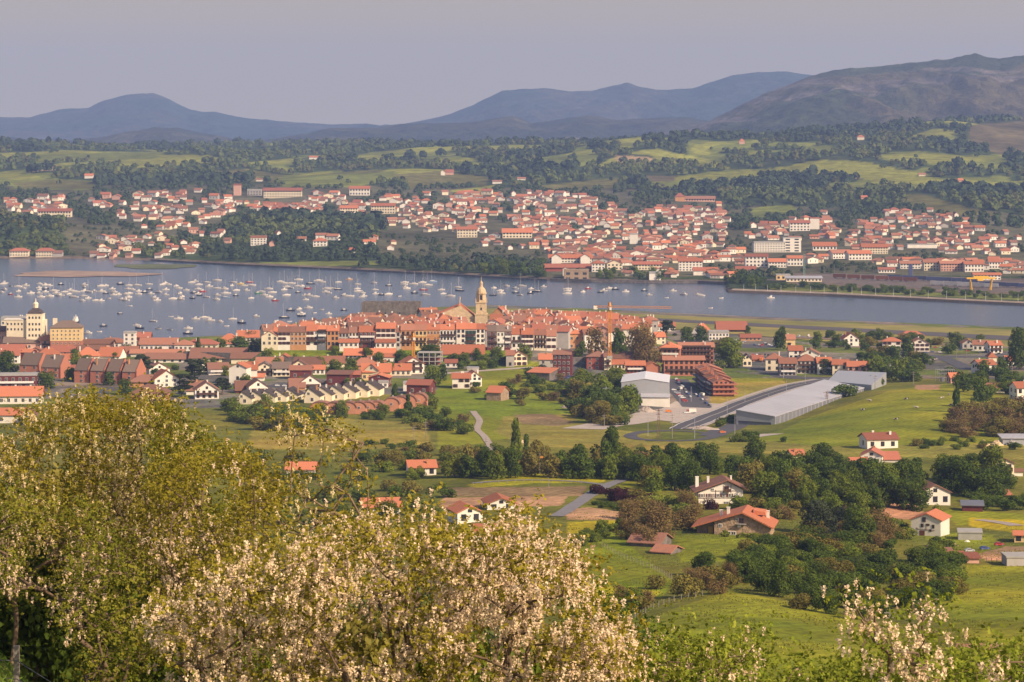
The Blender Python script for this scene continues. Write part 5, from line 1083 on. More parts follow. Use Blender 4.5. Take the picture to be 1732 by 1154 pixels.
# church: nave and bell tower
X, Y, z, s = base_at(0, 0, Y=1420.0); X0 = (814-CX)*s; zb = 13.0; r = empty('church', (X0, Y, zb))
def zr(row): return HC-(row-YH)*s-zb
T_ = MB().box(-10.5*s, 10.5*s, -4, 4, -2, zr(532)).box(-11.2*s, 11.2*s, -4.2, 4.2, zr(532), zr(530)).box(-9*s, 9*s, -3.2, 3.2, zr(530), zr(512)).box(-10*s, 10*s, -3.5, 3.5, zr(512), zr(510.5))
T_.lathe([(8.6*s, zr(510.5)), (8.4*s, zr(497))], 8, rot0=R(22.5)).lathe([(10*s, zr(497)), (10*s, zr(495.4))], 8, rot0=R(22.5)); T_.build('bell_tower', M_SAND, r)
sp = MB().lathe([(8.2*s, zr(495.4)), (7.8*s, zr(492)), (6.2*s, zr(488.5)), (3.6*s, zr(486)), (3.0*s, zr(485))], 12).lathe([(2.6*s, zr(485)), (2.5*s, zr(480)), (3.2*s, zr(479.6)), (1.6*s, zr(476.5)), (.45*s, zr(475)), (.35*s, zr(468))], 8).build('dome', M_SAND, r)
for a, c in ((-9, -3.2), (9, -3.2), (-9, 3.2), (9, 3.2)): MB().lathe([(.7*s, zr(510.5)), (.7*s, zr(507)), (.15*s, zr(503))], 6, cx=a*s, cy=c).build('pinnacle', M_SAND, r)
wins(r, [0], [zr(503)], -8.0*s, win_mesh('p', 1.0, 2.4)); wins(r, [0], [zr(522), zr(541)], -3.25, win_mesh('p', .6, 1.3)); sidewins(r, [0], [zr(503)], -8*s, win_mesh('p', 1.0, 2.4), -1)
N_ = MB().extr([(-78*s, -2), (-11*s, -2), (-11*s, zr(536)), (-36*s, zr(517)), (-78*s, zr(534))], -2, 14); N_.build('nave', M_SAND, r)
MB().extr([(-80*s, zr(534.5)), (-36*s, zr(516.4)), (-11.3*s, zr(535.4)), (-11.3*s, zr(534.2)), (-36*s, zr(514.9)), (-80*s, zr(533))], 0, 14.5).build('roof', OR, r)
MB().box(-36.8*s, -35.2*s, -2.2, -1.2, zr(517), zr(506)).lathe([(1.5*s, zr(506)), (.1, zr(501))], 4, cx=-36*s, cy=-1.7).build('bell_gable', M_SAND, r)
MB().box(-68*s, -40*s, -7, -2.02, -2, zr(541)).build('side_chapel', M_OLDST, r); MB().extr([(-69*s, zr(541)+.03), (-39*s, zr(541)+.03), (-39*s, zr(540)), (-54*s, zr(533)), (-69*s, zr(540))], -7.2, -2.03).build('chapel_roof', MX, r)
tag(r, 'sandstone church with a tall domed bell tower above the old town', 'church')
# castle block
s = 1466/F; r = empty('castle', ((662-CX)*s, 1466, 13)); zc = lambda row: HC-(row-YH)*s-13
b = MB().box(-49*s, 49*s, 0, 16, -3, zc(512)); rgc = random.Random(4); x = -49
while x < 49:
    w_ = rgc.uniform(4, 12); b.box(x*s, min(x+w_, 49)*s, .0+rgc.uniform(.02, .2), 1.6, zc(512)-.01, zc(512)+rgc.uniform(.15, .95)); x += w_
b.build('wall', M_OLDST, r); MB().box(-50.5*s, -44*s, -2, -.01, -3, zc(511)).build('buttress', M_OLDST, r)
MB().box(49.05*s, 72*s, 3, 8, -3, zc(522)).build('side_wall', M_OLDST, r); wins(r, [-10*s, 14*s], [zc(530)], 0, win_mesh('p', .6, .9))
tag(r, 'massive bare grey stone castle block facing the bay', 'castle')
# rampart
def pix_wall(name, pts, ztop, zbot, th, m, label, cat='wall'):
    for i in range(1): 
        b = MB()
        for (pa, Ya), (pb, Yb) in zip(pts[:-1], pts[1:]):
            a = Vector(((pa-CX)*Ya/F, Ya, 0)); c = Vector(((pb-CX)*Yb/F, Yb, 0)); n = (c-a).normalized(); n = Vector((-n.y, n.x, 0))*th
            vs = [(p.x, p.y, zbot) for p in (a, c, c+n, a+n)] + [(p.x, p.y, ztop) for p in (a, c, c+n, a+n)]
            b.add(vs, [(3,2,1,0),(4,5,6,7),(0,1,5,4),(1,2,6,5),(2,3,7,6),(3,0,4,7)])
        o = b.build(name, m); tag(o, label, cat); return o
pix_wall('rampart', [(432, 1289), (505, 1286), (566, 1288)], 13.2, 6, 1.5, M_OLDST, 'old grey stone rampart under the left end of the old town')
pix_wall('rampart', [(596, 1291), (760, 1292), (1000, 1294)], 12.4, 6, 1.5, M_OLDST, 'long low rampart under the white old town fronts')
pix_wall('retaining_wall', [(310, 1330), (345, 1326), (436, 1316)], 12.2, 4, 1.2, M_OLDST, 'stone retaining wall above the long brown sheds')
# building under construction
X, Y, z, s = base_at(727, 620); r = empty('unfinished_building', (X, Y+5, z), R(-4)); b = MB()
for k in range(4): b.box(-20*s, 20*s, -4, 5, k*7.4*s, k*7.4*s+.25)
b.build('floor_slab', M_CONC, r); b = MB()
for xx in (-19.5, -10, 0, 10, 19.5):
    for k in range(3):
        for yy in (-3.8, 4.6): b.box(xx*s-.18, xx*s+.18, yy-.18, yy+.18, k*7.4*s+.26, (k+1)*7.4*s-.01)
b.build('column', M_CONC, r); MB().box(-19*s, 19*s, 1, 1.3, .3, 14.5*s).build('back_wall', M_BRICK, r); tag(r, 'bare concrete frame of a house under construction by the small crane', 'building site')
# cranes
def lattice(b, p0, p1, w, n, r=.07):
    p0, p1 = Vector(p0), Vector(p1); d = (p1-p0).normalized(); a = d.cross(Vector((0, 1, 0))).normalized() if abs(d.y) < .9 else Vector((1, 0, 0)); c = d.cross(a)
    cs = [(a+c)*w/2, (a-c)*w/2, (-a-c)*w/2, (-a+c)*w/2]
    for q in cs: b.tube([p0+q, p1+q], r*1.4, 4)
    for i in range(n):
        q0 = p0 + (p1-p0)*i/n; q1 = p0 + (p1-p0)*(i+1)/n
        for k in range(4):
            u_, v_ = (cs[k], cs[(k+1) % 4]) if i % 2 else (cs[(k+1) % 4], cs[k]); b.tube([q0+u_, q1+v_], r, 4)
def crane(px, Yc, rbase, rtop, rjib, x0, x1, mw, label):
    s = Yc/F; z = HC-(rbase-YH)*s; r = empty('tower_crane', ((px-CX)*s, Yc, z)); zz = lambda row: HC-(row-YH)*s-z
    b = MB(); lattice(b, (0, 0, 0), (0, 0, zz(rtop+7)), mw, 30, .10); b.build('mast', M_CRANE, r)
    b = MB(); b.lathe([(mw*.7, zz(rtop+7)), (mw*.3, zz(rtop))], 4); b.build('peak', M_CRANE, r)
    b = MB(); lattice(b, (mw*.5, 0, zz(rjib)), ((x1-px)*s, -6, zz(rjib)), mw*.65, 26, .06); b.build('jib', M_CRANE, r)
    b = MB(); lattice(b, (-mw*.5, 0, zz(rjib)), ((x0-px)*s, 2, zz(rjib)), mw*.6, 5, .07); b.build('counter_jib', M_CRANE, r)
    MB().box((x0-px)*s-.2, (x0-px)*s+1.6, 1.2, 2.8, zz(rjib)-1.3, zz(rjib)+.3).build('counterweight', W, r)
    MB().tube([(0, 0, zz(rtop)), ((x1-px)*s*.7, -4.2, zz(rjib)+.3)], .05, 4).tube([(0, 0, zz(rtop)), ((x0-px)*s, 2, zz(rjib)+.3)], .05, 4).build('stay_cable', M_METDARK, r)
    MB().box(-mw, mw, -mw, mw, -1, .5).build('base', M_CONC, r); MB().box(-.1, .9, -1.2, -.5, zz(rjib)-1.5, zz(rjib)-.2).build('cab', M_FRAME, r)
    tag(r, label, 'crane')
crane(1031, 1225, 604, 511, 519, 1005, 1134, 1.25, 'tall yellow tower crane with its jib pointing right over the bay')
crane(699, 1262, 612, 563, 570, 684, 744, 1.15, 'smaller yellow tower crane in front of the old town fronts')
# long grey warehouse
r = empty('warehouse', (120, 1100, 4.6)); O = Vector((120, 1100, 4.6)); A_, B_, C_, D_ = [Vector(p) for p in ((88.4, 1047, 0), (102.8, 1039, 0), (152.5, 1153, 0), (137.5, 1172, 0))]
hts = [12.1, 10.3, 10.6, 12.4]; vs = [(p.x-O.x, p.y-O.y, -6) for p in (A_, B_, C_, D_)] + [(p.x-O.x, p.y-O.y, h_-O.z) for p, h_ in zip((A_, B_, C_, D_), hts)]
MB().add(vs, [(3,2,1,0),(4,5,6,7),(0,1,5,4),(1,2,6,5),(2,3,7,6),(3,0,4,7)]).build('wall', M_METDARK, r)
nrm = Vector((0, 0, 1)); cen = (A_+B_+C_+D_)/4; rv = []
for p, h_ in zip((A_, B_, C_, D_), hts):
    q = cen + (p-cen)*1.012; rv.append((q.x-O.x, q.y-O.y, h_-O.z+.03))
rv += [(a, b_, c+.25) for a, b_, c in rv]; MB().add(rv, [(3,2,1,0),(4,5,6,7),(0,1,5,4),(1,2,6,5),(2,3,7,6),(3,0,4,7)]).build('roof', M_METROOF, r)
ab = (B_-A_).normalized(); bc = (C_-B_).normalized(); nf = Vector((ab.y, -ab.x, 0)); nrr = Vector((bc.y, -bc.x, 0))
def panel(name, P0, d, n, t0, t1, z0, z1, z1b, th, m):
    a = P0 + d*t0 - O; c = P0 + d*t1 - O; a.z = c.z = 0; vs = [a+n*.02, c+n*.02, c+n*th, a+n*th]
    b = MB().add([(p.x, p.y, z0) for p in vs] + [(vs[0].x, vs[0].y, z1), (vs[1].x, vs[1].y, z1b), (vs[2].x, vs[2].y, z1b), (vs[3].x, vs[3].y, z1)], [(3,2,1,0),(4,5,6,7),(0,1,5,4),(1,2,6,5),(2,3,7,6),(3,0,4,7)]); return b.build(name, m, r)
LAB = (B_-A_).length; LBC = (C_-B_).length
panel('front_fascia', A_, ab, nf, -.1, LAB+.1, 3.4, 7.5, 5.7, .35, M_METAL)
panel('corner_pillar', A_, ab, nf, -.1, .7, -1, 3.38, 3.38, .35, M_METAL); panel('corner_pillar', A_, ab, nf, LAB-1.6, LAB+.1, -1, 3.38, 3.38, .5, M_METAL)
for i in range(5): panel('loading_door', A_, ab, nf, 1.3+i*2.35, 3.2+i*2.35, -.3, 2.7, 2.7, .12, M_METDARK)
for i in range(1, 24): panel('pillar', B_, bc, nrr, i*LBC/24-.22, i*LBC/24+.22, -5, 5.68, 5.68, .3, M_METROOF)
E_ = [Vector(p) for p in ((139.0, 1172, 0), (156.5, 1158, 0), (170, 1208, 0), (149, 1216, 0))]
vs = [(p.x-O.x, p.y-O.y, -6) for p in E_] + [(p.x-O.x, p.y-O.y, h_-O.z) for p, h_ in zip(E_, (12.0, 11.6, 12.6, 12.8))]
MB().add(vs, [(3,2,1,0),(4,5,6,7),(0,1,5,4),(1,2,6,5),(2,3,7,6),(3,0,4,7)]).build('rear_wing', M_METAL, r)
tag(r, 'very long low grey warehouse with a pale metal roof beside the main road', 'warehouse')
# white hangar
h1, *_ = house(1091, 685, 80, 38, 6, d=34, roof='G', rot=-4, wall=M_METAL, rf=mat('hangar_roof', (.68, .68, .70), rough=.5, var=0, namp=.05), label='white roofed grey hangar with a shallow gable beside the grove', name='hangar', cat='hangar', xo=-1, ov=.3)
MB().box(-1.5, 10.4, -21.5, -17.03, -2, 3.6).build('annex', M_WHITE, h1); MB().extr([(-22.0, 3.65), (-17.03, 4.6), (-17.03, 4.85), (-22.0, 3.9)], -1.8, 10.6, 'x').build('annex_roof', M_METROOF, h1)
# stepped brick block seen end-on
X, Y, z, s = base_at(1224, 671); r = empty('apartment_block', (X, Y, z), R(4)); w_ = 4.6
for i in range(4):
    hh = 6.2 + i*.75; y0 = i*13.2; MB().extr(gable_prof(w_*2 if i % 2 == 0 else w_*2+1.2, hh, 1.7), y0+.02, y0+13.1, 'y').build('wall', M_BRICK, r)
    rm = roof_mb('G', w_*2 + (1.2 if i % 2 else 0), 13.1, hh, 1.7, .5); rm.v = [(a, b_+y0+6.56, c) for a, b_, c in rm.v]; rf_ = rm.build('roof', MX, r)
    for k in range(2): MB().box(-2.6, -1.9, y0+3+k*5, y0+4+k*5, hh+.6, hh+2.5).build('chimney', M_BRICK, rf_)
    for k in range(3):
        b = MB().box(-w_-1.7 - (.6 if i % 2 else 0), -w_-.01-(.6 if i % 2 else 0), y0+1, y0+12, k*2.05+.9, k*2.05+1.55); b.build('balcony', M_METDARK, r)  # dark colour paints shade onto the left balconies; the front ones are brick
        for q in range(4): link('window', win_mesh('p', 1.1, 1.1), r, (-w_-(.6 if i % 2 else 0), y0+2+q*3, k*2.05+1.9-.2), R(-90))
for k in range(3):
    MB().box(-w_-.3, w_+1.5, -1.3, -.01, k*2.05+1.0, k*2.05+1.6).build('balcony', M_BRICK, r); MB().box(w_+.02, w_+1.5, 0.01, 10, k*2.05+1.0, k*2.05+1.6).build('balcony', M_BRICK, r)
    for xx in (-3, -1, 1, 3): link('window', win_mesh('b', .8, .9), r, (xx, 0, k*2.05+1.95), 0)
    for yy in (2, 5, 8): link('window', win_mesh('p', .9, .9), r, (w_, yy, k*2.05+1.95), R(90))
tag(r, 'stepped orange brick flats seen end-on with balconies darkened to stand for shade', 'apartment block')
# the three near farmhouses
X, Y, z, s = base_at(1255, 906); th = R(-11); d = 11; r = empty('farmhouse', (X-math.sin(th)*d/2, Y+math.cos(th)*d/2, z), th)
w2 = 47*s
MB().extr([(-w2, -2.5), (w2, -2.5), (w2, 15*s), (1*s, 38*s), (-w2, 22*s)], -d/2, d/2).build('wall', M_STONE, r)
MB().extr([(-w2-32*s, -2.5), (-w2-.02, -2.5), (-w2-.02, 20*s), (-w2-32*s, 12*s)], -d/2+2.5, d/2-.5).build('side_wing', M_STONE, r)
ro = MB().extr([(-w2-38*s, 12*s), (1*s, 38*s+.05), (w2+7*s, 13*s), (w2+7*s, 13*s+.3), (1*s, 38*s+.38), (-w2-38*s, 12*s+.3)], -d/2-1.1, d/2+.6).build('roof', OR, r)
for cx_, cy_, zb, zt in ((-39, -1, 26, 37), (-26, -2, 28, 43), (38, 2.5, 20, 34)): MB().box(cx_*s-.33, cx_*s+.33, cy_-.3, cy_+.3, zb*s, zt*s).box(cx_*s-.42, cx_*s+.42, cy_-.39, cy_+.39, zt*s, zt*s+.14).build('chimney', W, ro)
MB().extr([(16*s, 31*s), (36*s, 31*s), (36*s, 33*s+.4), (16*s, 33*s+.8)], -1.2, 3.2).build('dormer', OR, ro)
def fwin(root, x, z, w, h, y, frame=M_FRAME, shut=None):
    f = MB().box(-w/2-.12, w/2+.12, -.10, .04, -h/2-.12, h/2+.12).build('window', frame, root, (x, y, z)); MB().box(-w/2, w/2, -.13, -.095, -h/2, h/2).build('pane', M_GLASS, f); MB().box(-.04, .04, -.16, -.125, -h/2, h/2).build('mullion', frame, f)
    if shut:
        for q in (-1, 1): MB().box(q*(w/2+.16+w*.22)-w*.22, q*(w/2+.16+w*.22)+w*.22, -.14, .04, -h/2-.05, h/2+.05).build('shutter', shut, f)
fwin(r, -37*s, 16*s, .7, .6, -d/2); fwin(r, -14*s, 3.6*s, .8, .6, -d/2); fwin(r, -22.5*s, 3.6*s, .7, .6, -d/2); fwin(r, -8*s, 27*s, .45, .45, -d/2)
fwin(r, -1*s, 24*s, .8, 1.1, -d/2, M_SHUT); MB().box(-3.5*s-.7, 1*s+.9, -d/2-1.0, -d/2-.01, 19.5*s, 19.5*s+.12).build('balcony', M_CONC, r); rb = MB()
for k in range(9): rb.tube([(-3.5*s-.66+k*.27, -d/2-.97, 19.5*s+.12), (-3.5*s-.66+k*.27, -d/2-.97, 19.5*s+.85)], .02, 4)
rb.box(-3.5*s-.7, 1*s+.9, -d/2-1.0, -d/2-.94, 19.5*s+.85, 19.5*s+.9).build('railing', M_WOOD, r); MB().box(-7.5*s, -1.5*s, -d/2-.04, -d/2+.02, 13.5*s, 17*s).build('plaque', W, r)
MB().box(-w2-12*s, -w2-4*s, -d/2+2.1, -d/2+2.49, 0, 1.5).build('door', M_GANTRY, r); tag(r, 'low stone farmhouse with a sweeping orange tiled roof and white chimneys', 'farmhouse')
X, Y, z, s = base_at(1219, 853); th = R(3); d = 9; r = empty('farmhouse', (X-math.sin(th)*d/2, Y+math.cos(th)*d/2, z), th); w2 = 38*s
MB().extr([(-w2, -2.5), (w2, -2.5), (w2, 24*s), (11*s, 38*s), (-w2, 20*s)], -d/2, d/2).build('wall', W, r)
ro = MB().extr([(-w2-8*s, 20*s), (11*s, 40*s), (w2+7*s, 24*s), (w2+7*s, 24*s+.28), (11*s, 40*s+.34), (-w2-8*s, 20*s+.28)], -d/2-1.0, d/2+.6).build('roof', BN, r)
for cx_, cy_, zb, zt, ww in ((-36, 1, 22, 42, .42), (-17, 1, 28, 42, .3), (23, 2, 34, 42, .22)): MB().box(cx_*s-ww, cx_*s+ww, cy_-.35, cy_+.35, zb*s, zt*s).box(cx_*s-ww-.07, cx_*s+ww+.07, cy_-.42, cy_+.42, zt*s, zt*s+.12).build('chimney', W, ro)
for x_, z_ in ((-32, 15), (-20, 15), (-17, 15), (-5, 15), (6, 15), (16, 15), (8, 1.8), (13, 1.8), (-14, 25)): fwin(r, x_*s, z_*s, .62, .75 if z_ != 25 else .45, -d/2, M_FRAME, M_SHUT if z_ == 15 else None)
fwin(r, 10*s, 26*s, 1.0, 1.2, -d/2, M_SHUT); MB().box(5*s, 16*s, -d/2-.9, -d/2-.01, 21.3*s, 21.3*s+.12).box(5*s, 16*s, -d/2-.9, -d/2-.85, 21.3*s+.12, 21.3*s+.8).build('balcony', M_WOOD, r)
tb = MB(); tb.box(-w2, w2, -d/2-.05, -d/2-.02, 9.8*s, 9.8*s+.16).box(-9*s, -9*s+.14, -d/2-.06, -d/2-.02, 9.9*s, 24*s).box(4*s, 4*s+.14, -d/2-.06, -d/2-.02, 9.9*s, 32*s).box(17*s, 17*s+.14, -d/2-.06, -d/2-.02, 9.9*s, 33*s).box(-16*s, 26*s, -d/2-.07, -d/2-.02, 22.4*s-.1, 22.4*s+.06); tb.build('timber_frame', M_WOOD, r)
for x_, z_ in ((24, 4), (30, 14), (26, 8)): fwin(r, x_*s, z_*s, .4, .4, -d/2)
tag(r, 'large white farmhouse with dark timber lines, shutters and a tall white chimney', 'farmhouse')
X, Y, z, s = base_at(1566, 907); th = R(-24); d = 8.2; r = empty('derelict_house', (X-math.sin(th)*d/2, Y+math.cos(th)*d/2, z), th); w2 = 25.5*s; M_DWALL = mat('plaster_stained', (.70, .66, .58), var=0, nscale=.9, namp=.22, col2=(.55, .50, .43), detail=8)
MB().extr([(-w2, -2.5), (w2, -2.5), (w2, 27*s), (1*s, 37*s), (-w2, 27*s)], -d/2, d/2).build('wall', M_DWALL, r)
MB().extr([(-w2-3*s, 26*s), (1*s, 37.6*s), (w2+3*s, 26.4*s), (w2+3*s, 26.4*s+.22), (1*s, 37.6*s+.26), (-w2-3*s, 26*s+.22)], -d/2-.3, d/2+.5).build('roof', OR, r)
for x_, z_, w_, h_ in ((-3, 28, .62, .85), (-6, 18, .42, .6), (2, 19.5, .2, .2), (5, 19.5, .2, .2), (13, 17, .35, .6), (8, 10, .3, .3)): fwin(r, x_*s, z_*s, w_, h_, -d/2, M_WOOD)
MB().box(-11*s, -2*s, -d/2-.06, -d/2+.02, 0, 9*s).build('barn_door', M_SHUT, r); MB().tube([(-15*s, -d/2-.08, 12*s), (16*s, -d/2-.08, 10.5*s)], .05, 4).tube([(2*s, -d/2-.08, 18*s), (0, -d/2-.08, 9*s)], .04, 4).tube([(-15*s, -d/2-.08, 0), (-15*s, -d/2-.08, 14*s)], .05, 4).build('pipe', M_SHUT, r)
tag(r, 'derelict white house with stained walls and a weedy orange roof', 'house')

# ------------------------------------------------------------------ roads, laid just over the ground
def ribbon(name, pts, width, m, lift=.10, fn=zn, closed=False, off=0.0, nx=4, solver=GY, kind='structure', parent=None):
    W_ = []
    for px, py in pts:
        Y = solver(px, py); W_.append(Vector(((px-CX)*Y/F, Y, 0)))
    if closed: W_.append(W_[0])
    P_ = [W_[0]]
    for a, b in zip(W_[:-1], W_[1:]):
        n = max(1, int((b-a).length/3.0)); P_ += [a + (b-a)*(i+1)/n for i in range(n)]
    for _ in range(6): P_ = [P_[0]] + [(P_[i-1]+P_[i]*2+P_[i+1])/4 for i in range(1, len(P_)-1)] + [P_[-1]]
    V = []
    for i, p in enumerate(P_):
        t = P_[min(i+1, len(P_)-1)] - P_[max(i-1, 0)]
        if closed and i in (0, len(P_)-1): t = P_[1]-P_[-2]
        t.normalize(); nn_ = Vector((-t.y, t.x, 0))
        for k in range(nx+1):
            q = p + nn_*(off + width*(k/nx-.5)); V.append((q.x, q.y))
    V = np.array(V); Z = fn(V[:, 0], V[:, 1]) + lift; V = np.column_stack([V, Z]); m1 = nx+1; Q = []
    for i in range(len(P_)-1):
        for k in range(nx): a = i*m1+k; Q.append((a, a+m1, a+m1+1, a+1))
    o = link(name, np_mesh(name, V, Q, m), parent); 
    if kind: tag(o, kind=kind)
    return o
MAIN = [(1152, 727), (1166, 719), (1200, 705), (1250, 685), (1300, 667), (1345, 653), (1400, 643), (1450, 637)]
ribbon('main_road', MAIN, 9.5, M_ASPH, .12); ribbon('road_marking', MAIN, .35, M_PAINT, .17, off=4.3, nx=1); ribbon('road_marking', MAIN, .35, M_PAINT, .17, off=-4.3, nx=1); ribbon('road_marking', MAIN, .5, M_CONC, .17, off=0, nx=1)
ribbon('pavement', MAIN[1:-1], 2.8, M_PAVE, .22, off=6.4); ribbon('pavement', MAIN[1:-1], 1.6, M_PAVE, .22, off=-5.7)
ribbon('roundabout', [(1135+72*math.cos(t), 738-9.5*math.sin(t)) for t in np.linspace(0, 2*math.pi, 25)[:-1]], 4.6, M_ASPH, .13, closed=True)
ribbon('forecourt', [(985, 726), (1040, 716), (1090, 706), (1140, 697), (1175, 690)], 17, M_PAVE, .09, nx=8); ribbon('forecourt', [(1120, 712), (1150, 702), (1185, 682)], 22, M_PAVE, .08, nx=8)
ribbon('access_road', [(1180, 690), (1165, 672), (1150, 655), (1140, 642)], 13, M_ASPH, .1); ribbon('access_road', [(1200, 738), (1225, 728), (1250, 718)], 9, M_ASPH, .12)
ribbon('warehouse_yard', [(1250, 742), (1275, 738), (1310, 734)], 9, M_PAVE, .1)
ribbon('cross_road', [(1120, 606), (1200, 618), (1280, 622), (1340, 640), (1410, 640)], 12, M_ASPH, .1, nx=6); ribbon('car_park', [(1205, 608), (1260, 606), (1315, 612)], 34, M_ASPH, .08, nx=10)
ribbon('car_park', [(1240, 588), (1290, 586), (1320, 588)], 40, M_ASPH, .07, nx=8); ribbon('junction_road', [(1470, 598), (1540, 600), (1600, 604), (1700, 604)], 10, M_ASPH, .1)
ribbon('junction_road', [(1590, 603), (1620, 616), (1640, 626)], 8, M_ASPH, .12); ribbon('lane', [(1475, 622), (1540, 616), (1590, 606)], 4, M_PATH, .1)
LANE = [(940, 874), (962, 862), (985, 846), (1004, 834), (1025, 822), (1050, 814), (1062, 809)]
ribbon('lane', LANE, 3.8, mat('old_asphalt', (.20, .19, .20), rand=False, nscale=.5, namp=.12), .12); ribbon('lane', [(1030, 822), (1000, 817), (950, 813), (880, 812), (800, 818)], 2.6, MATS['old_asphalt'], .11)
ribbon('gravel_track', [(800, 696), (812, 712), (806, 727), (822, 742), (832, 758), (828, 768)], 2.6, M_PATH, .15); ribbon('lane', [(745, 633), (800, 629), (870, 624), (905, 622)], 6, M_PAVE, .1)
ribbon('car_park', [(470, 656), (510, 650)], 22, M_ASPH, .1); ribbon('street', [(950, 646), (975, 634), (985, 622)], 11, M_ASPH, .1); ribbon('lawn', [(340, 653), (398, 658)], 14, mat('lawn_green', (.10, .17, .02), rand=False), .1)
ribbon('street', [(120, 690), (160, 668), (200, 655), (260, 660), (420, 652)], 7, M_ASPH, .1); ribbon('yard', [(1655, 880), (1690, 882), (1720, 890)], 4, M_PATH, .1)
ribbon('promenade', [(1236, 493.2), (1400, 499.3), (1732, 515.2), (2200, 538)], 9, mat('promenade_pale', (.33, .26, .20), rand=False, nscale=.05), .25, fn=zf, solver=GF)
# quay wall and shore walls over the water
def quay(pts, ztop, m, label, dy=0.0):
    b = MB()
    for (xa, ra), (xb, rb_) in zip(pts[:-1], pts[1:]):
        Ya, Yb = F*HC/(ra-YH), F*HC/(rb_-YH); a = ((xa-CX)*Ya/F, Ya); c = ((xb-CX)*Yb/F, Yb)
        b.add([(a[0], a[1], -1), (c[0], c[1], -1), (c[0], c[1]+4, -1), (a[0], a[1]+4, -1), (a[0], a[1], ztop), (c[0], c[1], ztop), (c[0], c[1]+4, ztop), (a[0], a[1]+4, ztop)], [(4,5,6,7),(0,1,5,4),(3,0,4,7),(1,2,6,5)])
    o = b.build('quay_wall', m); tag(o, label, 'wall')
quay([(1228, 491), (1232, 494.5), (1400, 501), (1732, 517), (2300, 545.5)], 1.7, M_STONE, 'long stone quay running out along the right side of the bay')
quay([(930, 475.5), (1000, 477.6), (1100, 479), (1180, 479.5), (1225, 481.5)], 2.2, M_OLDST, 'dark stone sea wall below the far town')
quay([(255, 441.6), (400, 449.6), (560, 456.6), (750, 465.6), (925, 475.4)], 1.5, M_OLDST, 'long low sea wall along the wooded far shore')
